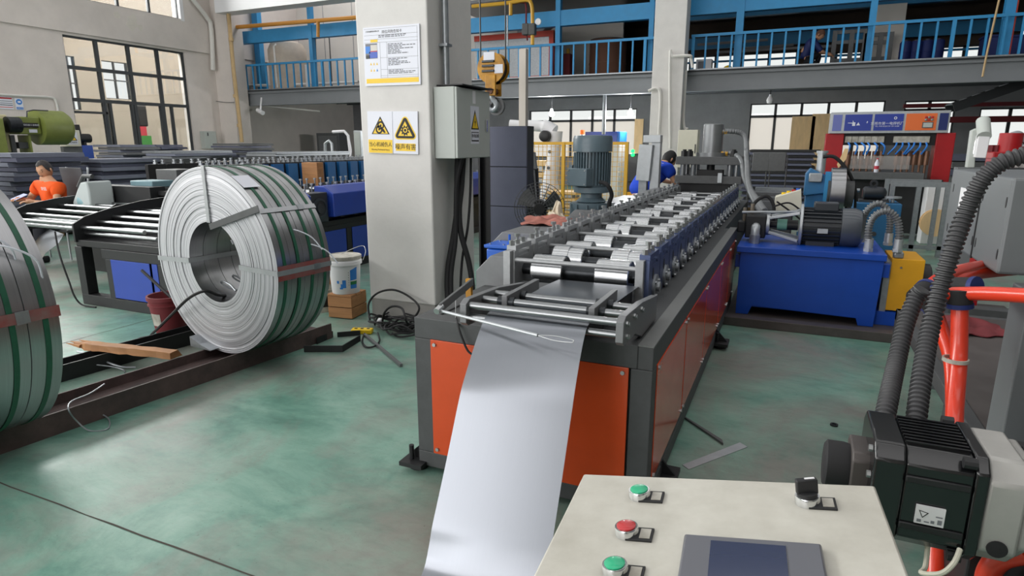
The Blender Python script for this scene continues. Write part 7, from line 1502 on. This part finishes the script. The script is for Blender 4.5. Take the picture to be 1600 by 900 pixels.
# multi-spot welding machine with its banner
YW = 11.8; sw_ = thing('spot_welder', 'red multi-head spot welding machine under a blue and orange banner', 'machine', (at(1390, 330, Y=YW).x, YW, 0)); w_ = lambda x, y: at(x, y, Y=YW)
zt, zb = w_(1390, 174).z, w_(1390, 208).z; xa, xb = w_(1298, 190).x, w_(1484, 190).x
MB().box(xa, xb, YW, YW + .5, zb, zt).build('head_box', 'alu', sw_, bev=.004, smooth=False)
L_ = xb - xa
for (f0, f1, m, nm) in [(.02, .1, mat('banner_pale', '#6a74b8', .35, coat=.3), 'banner_end'), (.125, .36, 'banner_blue', 'banner_hand_panel'), (.38, .625, 'banner_blue', 'banner_name_panel'), (.645, .895, 'banner_orange', 'control_panel'), (.915, .985, 'deep_blue', 'banner_end')]:
    o_ = MB().box(xa + f0 * L_, xa + f1 * L_, YW - .012, YW, zb + .04, zt - .04).build(nm, m, sw_, smooth=False)
    Bn = basis((xa + f0 * L_, YW - .013, zb + .04), (1, 0, 0), (0, 0, 1)); pw_, ph_ = (f1 - f0) * L_, zt - zb - .08
    if nm == 'banner_hand_panel': patch(o_, 'hand_symbol', Bn, 'sign_white', [(.12 * pw_, .5 * ph_), (.3 * pw_, .5 * ph_), (.3 * pw_, .65 * ph_), (.34 * pw_, .52 * ph_), (.4 * pw_, .52 * ph_), (.4 * pw_, .3 * ph_), (.29 * pw_, .3 * ph_), (.29 * pw_, .45 * ph_), (.12 * pw_, .47 * ph_)], 0, .002); patch(o_, 'triangle_symbol', Bn, 'sign_white', [(.44 * pw_, .33 * ph_), (.58 * pw_, .33 * ph_), (.51 * pw_, .52 * ph_)], 0, .002); patch(o_, 'bolt_symbol', Bn, 'sign_white', [(.84 * pw_, .6 * ph_), (.8 * pw_, .48 * ph_), (.83 * pw_, .5 * ph_), (.82 * pw_, .42 * ph_), (.86 * pw_, .53 * ph_)], 0, .002)
    if nm == 'banner_name_panel': text(o_, 'lettering', '东莞市第一电焊机厂', .052, Bn @ T(.46 * pw_, .42 * ph_, .001), 'sign_white'); text(o_, 'small_lettering', 'TEL: 0769-82281234  83116588', .026, Bn @ T(.46 * pw_, .26 * ph_, .001), 'sign_white'); MB().lathe(Bn @ T(.72 * pw_, .75 * ph_, .001), [(.012, 0), (.022, 0), (.022, .002), (.012, .002)], 16, closed=True).build('emblem', 'sign_white', o_)
    if nm == 'control_panel':
        patch(o_, 'display_frame', Bn, 'frame_grey', rect(.55 * pw_, .14 * ph_, .9 * pw_, .48 * ph_), 0, .01); patch(o_, 'display', Bn, 'cabinet_grey', rect(.58 * pw_, .18 * ph_, .87 * pw_, .44 * ph_), .01, .003)
        for i in range(6): MB().lathe(Bn @ T((.64 + .1 * (i % 3)) * pw_, (.62 + .15 * (i // 3)) * ph_, 0), [(.018, 0), (.018, .02), (0, .022)], 10).build('push_button', 'btn_red' if i % 2 else 'chrome', o_)
for (x0, x1) in [(1291, 1309), (1465, 1481)]: a, c = w_(x0, 210), w_(x1, 300); MB().box(a.x, c.x, YW + .05, YW + .35, 0, zb).build('red_column', 'red', sw_, bev=.01, smooth=False)
zr = w_(1390, 217).z
MB().box(w_(1300, 215).x, xb, YW + .1, YW + .4, zr - .1, zb).build('bus_housing', 'machine_black', sw_, smooth=False)
for k in range(14):
    px = 1326 + k * 10.2 if k < 6 else 1402 + (k - 6) * 9.2; 
    if k > 11: break
    p = w_(px, 218); MB().box(p.x - .045, p.x + .045, YW + .02, YW + .1, p.z - .05, p.z + .05).build('air_valve', 'dirty_white', sw_, bev=.005, smooth=False)
    e_ = w_(px + (0 if k < 6 else -12) + (k % 3 - 1) * 3, 241); MB().tube(spline([p + V3((0, -.0, -.05)), (p + e_) / 2 + V3((.03, -.05, -.0)), e_]), .014, 6).build('air_tube', 'hose_blue', sw_)
    g_ = w_(px, 246); MB().cyl(g_ + V3((0, .05, .1)), g_ + V3((0, .05, -.12)), .04, n=10).build('electrode_holder', mat('copper_part', '#80604e', .4, metal=.6), sw_); MB().cyl(g_ + V3((0, .05, -.12)), g_ + V3((0, .05, -.35)), .018, n=8).build('electrode', 'copper_part', sw_)
a, c = w_(1328, 243), w_(1416, 264); MB().box(a.x, c.x, YW - .25, YW - .24, c.z, a.z).build('clear_guard', 'clear_plastic', sw_, smooth=False)
a, c = w_(1325, 268), w_(1436, 272); MB().box(a.x, c.x, YW - .45, YW + .4, c.z - .08, c.z + .03).build('work_table', 'frame_grey', sw_, bev=.004, smooth=False); MB().box(a.x + .05, c.x + .3, YW - .2, YW + .4, .1, c.z - .08).build('table_base', 'machine_black', sw_, smooth=False)
p = at(1368, 268, Y=YW - .3); bz = w_(1368, 268).z + .03; bb = thing('drink_bottle', 'small clear drink bottle with a pink label on the welder table', 'bottle', (p.x, YW - .36, c.z + .03)); Mq = T(p.x, YW - .36, c.z + .031); MB().lathe(Mq, [(.03, 0), (.033, .02), (.033, .14), (.016, .18), (.012, .2), (0, .2)], 16).build('bottle', 'sign_white', bb); MB().lathe(Mq, [(.034, .05), (.0345, .05), (.0345, .10), (.034, .10)], 16, closed=True).build('label_band', 'red_pink', bb); MB().lathe(Mq, [(.014, .2), (.014, .22), (0, .22)], 10).build('cap', 'red_pink', bb)
tag(MB().prism(basis((0, YW - .3, 0), (1, 0, 0), (0, 0, 1)), [(w_(x, y).x, w_(x, y).z) for x, y in ((1306, 256), (1318, 232), (1324, 232), (1320, 248), (1308, 262))], 0, .02).build('cardboard_flap', 'wood_pale', smooth=False), 'bent piece of cardboard on the left side of the welding machine', 'cardboard')
# grey tube tables right of the tank
YT = 9.9
for k, (xs0, xs1, py, yv, l) in enumerate([(1393, 1487, 283, 9.9, 'grey square-tube work frame right of the mid-blue tank')]):
    a, c = at(xs0, py, Y=yv), at(xs1, py, Y=yv); t_ = thing('tube_frame', l, 'frame', ((a.x + c.x) / 2, yv, 0)); m = 'zinc' if k == 0 else 'brown_box'
    [MB().box(a.x, c.x, yv + e_, yv + e_ + .05, a.z - .07, a.z).build('top_rail', m, t_, smooth=False) for e_ in (0, .6)]; MB().box(a.x, c.x, yv, yv + .05, .1, .15).build('lower_rail', m, t_, smooth=False)
    for x in ([a.x, a.x + (c.x - a.x) * .45, c.x - .05]): MB().box(x, x + .055, yv, yv + .055, 0, a.z - .07).build('leg', m, t_, smooth=False)
    for x in (a.x, c.x - .05): MB().box(x, x + .055, yv + .6, yv + .655, 0, a.z - .07).build('leg', m, t_, smooth=False)
t_, a, c = back_box('spool', 'cable spool standing behind the grey work frame', (1450, 292), (1478, 320), 'white', 'spool', 11.2, .3, True); MB().lathe(T((a.x + c.x) / 2, 11.1, .35) @ RX(PI / 2), [(.12, 0), (.2, 0), (.2, .02), (.12, .02), (.12, .12), (.2, .12), (.2, .14), (0, .14)], 20).build('reel', 'wood_pale', t_)
t_ = thing('white_bin', 'white tilted box with a dark foot right of the grey work frame', 'box', at(1470, 355, Y=13.0)); q = [at(x, y, Y=13.0) for x, y in ((1461, 352), (1467, 314), (1490, 310), (1490, 360))]; MB().prism(basis((0, 13.4, 0), (1, 0, 0), (0, 0, 1)), [(v.x, v.z) for v in q], 0, .4).build('panel', 'white', t_, bev=.006); MB().box(q[0].x - .1, q[3].x, 12.95, 13.45, 0, max(.06, q[0].z + .02)).build('foot', 'machine_black', t_, smooth=False)
# slanted dark panels behind the white pillar-like post, red machine at the right edge
pallet('pallet under the long dark panels right of the welder', at(1486, 260, Y=14).x, at(1570, 260, Y=14).x, 14, 15, .1); stack(at(1486, 260, Y=14).x, at(1570, 260, Y=14).x, 14, 15, .1, 9, .135, ['panel_dark', 'frame_grey'], 'long dark panel in the stack right of the welding machine', 'dark panels right of the welder', .06, 31)
YQ = 4.4; vp = lambda x, y: at(x, y, Y=YQ)
pn2 = thing('panel_stand', 'pale grey bracket stand beside the red cylinder above the grey cabinet', 'stand', (vp(1520, 270).x, YQ, 0)); a, c = vp(1516, 262), vp(1524, 205)
MB().prism(basis((0, YQ + .06, 0), (1, 0, 0), (0, 0, 1)), [(vp(x, y).x, vp(x, y).z) for x, y in ((1511, 262), (1519, 204), (1528, 200), (1523, 262))], 0, .06).build('upright', 'cabinet_grey', pn2, bev=.004); MB().prism(basis((0, YQ, 0), (1, 0, 0), (0, 0, 1)), [(vp(x, y).x, vp(x, y).z) for x, y in ((1520, 246), (1525, 211), (1544, 213), (1537, 247))], 0, .05).build('plate', 'white', pn2, bev=.004)
MB().cyl(vp(1536, 202) - V3((0, .05, .04)), vp(1538, 200) + V3((0, .05, .04)), .035, n=12).build('boss', 'cabinet_grey', pn2); MB().box(vp(1513, 262).x - .05, vp(1523, 262).x + .05, YQ, YQ + .1, 0, vp(1516, 262).z).build('foot_post', 'grey_box', pn2, smooth=False)
MB().tube([vp(1524, 238), vp(1522, 240), vp(1526, 216), vp(1529, 215)], .008, 6).build('handle', 'chrome', pn2)
rm = thing('red_cylinder_unit', 'red cylinder on a red bracket above the grey cabinet', 'machine', (vp(1580, 260).x, 4.8, 0)); r5 = lambda x, y: at(x, y, Y=4.8)
p0, p1 = r5(1575, 238), r5(1581, 208); MB().cyl(p0, p1, .06, n=20).build('cylinder', 'red', rm); MB().box(r5(1545, 240).x, r5(1600, 240).x + .2, 4.7, 4.95, r5(1545, 248).z, r5(1545, 237).z).build('bracket', 'red', rm, bev=.006, smooth=False); MB().box(r5(1545, 262).x, r5(1560, 262).x, 4.75, 4.9, 0, r5(1545, 248).z).build('leg', 'red', rm, smooth=False)
for x in (1548, 1556, 1566): p = r5(x, 237); MB().cyl(p, p + V3((0, 0, .04)), .025, n=6).build('nut', 'dark_red', rm)
MB().tube(spline([r5(1580, 212), r5(1592, 210), r5(1604, 222)]), .02, 8).build('hose', 'zinc', rm); MB().cyl(r5(1575, 234), r5(1600, 228), .015, n=8).build('rod', 'zinc', rm)
for k in range(7): p = at(1556 + 7 * k, 268, Y=3.1); tag(MB().rings([((p.x, 3.1 + .03 * (k % 2), n0.z + .001), .012), ((p.x, 3.1 + .03 * (k % 2), n0.z + .03), .016), ((p.x, 3.1 + .03 * (k % 2), n0.z + .04), .006)], 8).build('clear_clip', 'clear_plastic'), ORD[k] + ' clear plastic clip in the row on top of the grey cabinet', 'clip', 'clips on the grey cabinet')
# staircase stringers and beams at far right, pale poles
sg = thing('steel_stair', 'dark steel stair rising under the right end of the mezzanine', 'stair', (at(1560, 180, Y=17).x, 17, 0)); s0, s1 = at(1490, 168, Y=17), at(1600, 130, Y=17)
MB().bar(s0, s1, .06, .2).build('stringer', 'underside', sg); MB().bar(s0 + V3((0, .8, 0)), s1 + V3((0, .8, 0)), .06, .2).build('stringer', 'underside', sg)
for k in range(5): p = s0.lerp(s1, (k + .5) / 5); MB().box(p.x - .14, p.x + .14, 17.05, 17.75, p.z + .02, p.z + .06).build('tread', 'mezz_grey', sg, smooth=False)
struct(MB().box(2.6, 7.9, 20.3, 20.5, 2.05, 2.2).box(2.6, 7.9, 20.3, 20.5, 2.45, 2.55).build('trim_10', 'dark_red', smooth=False))
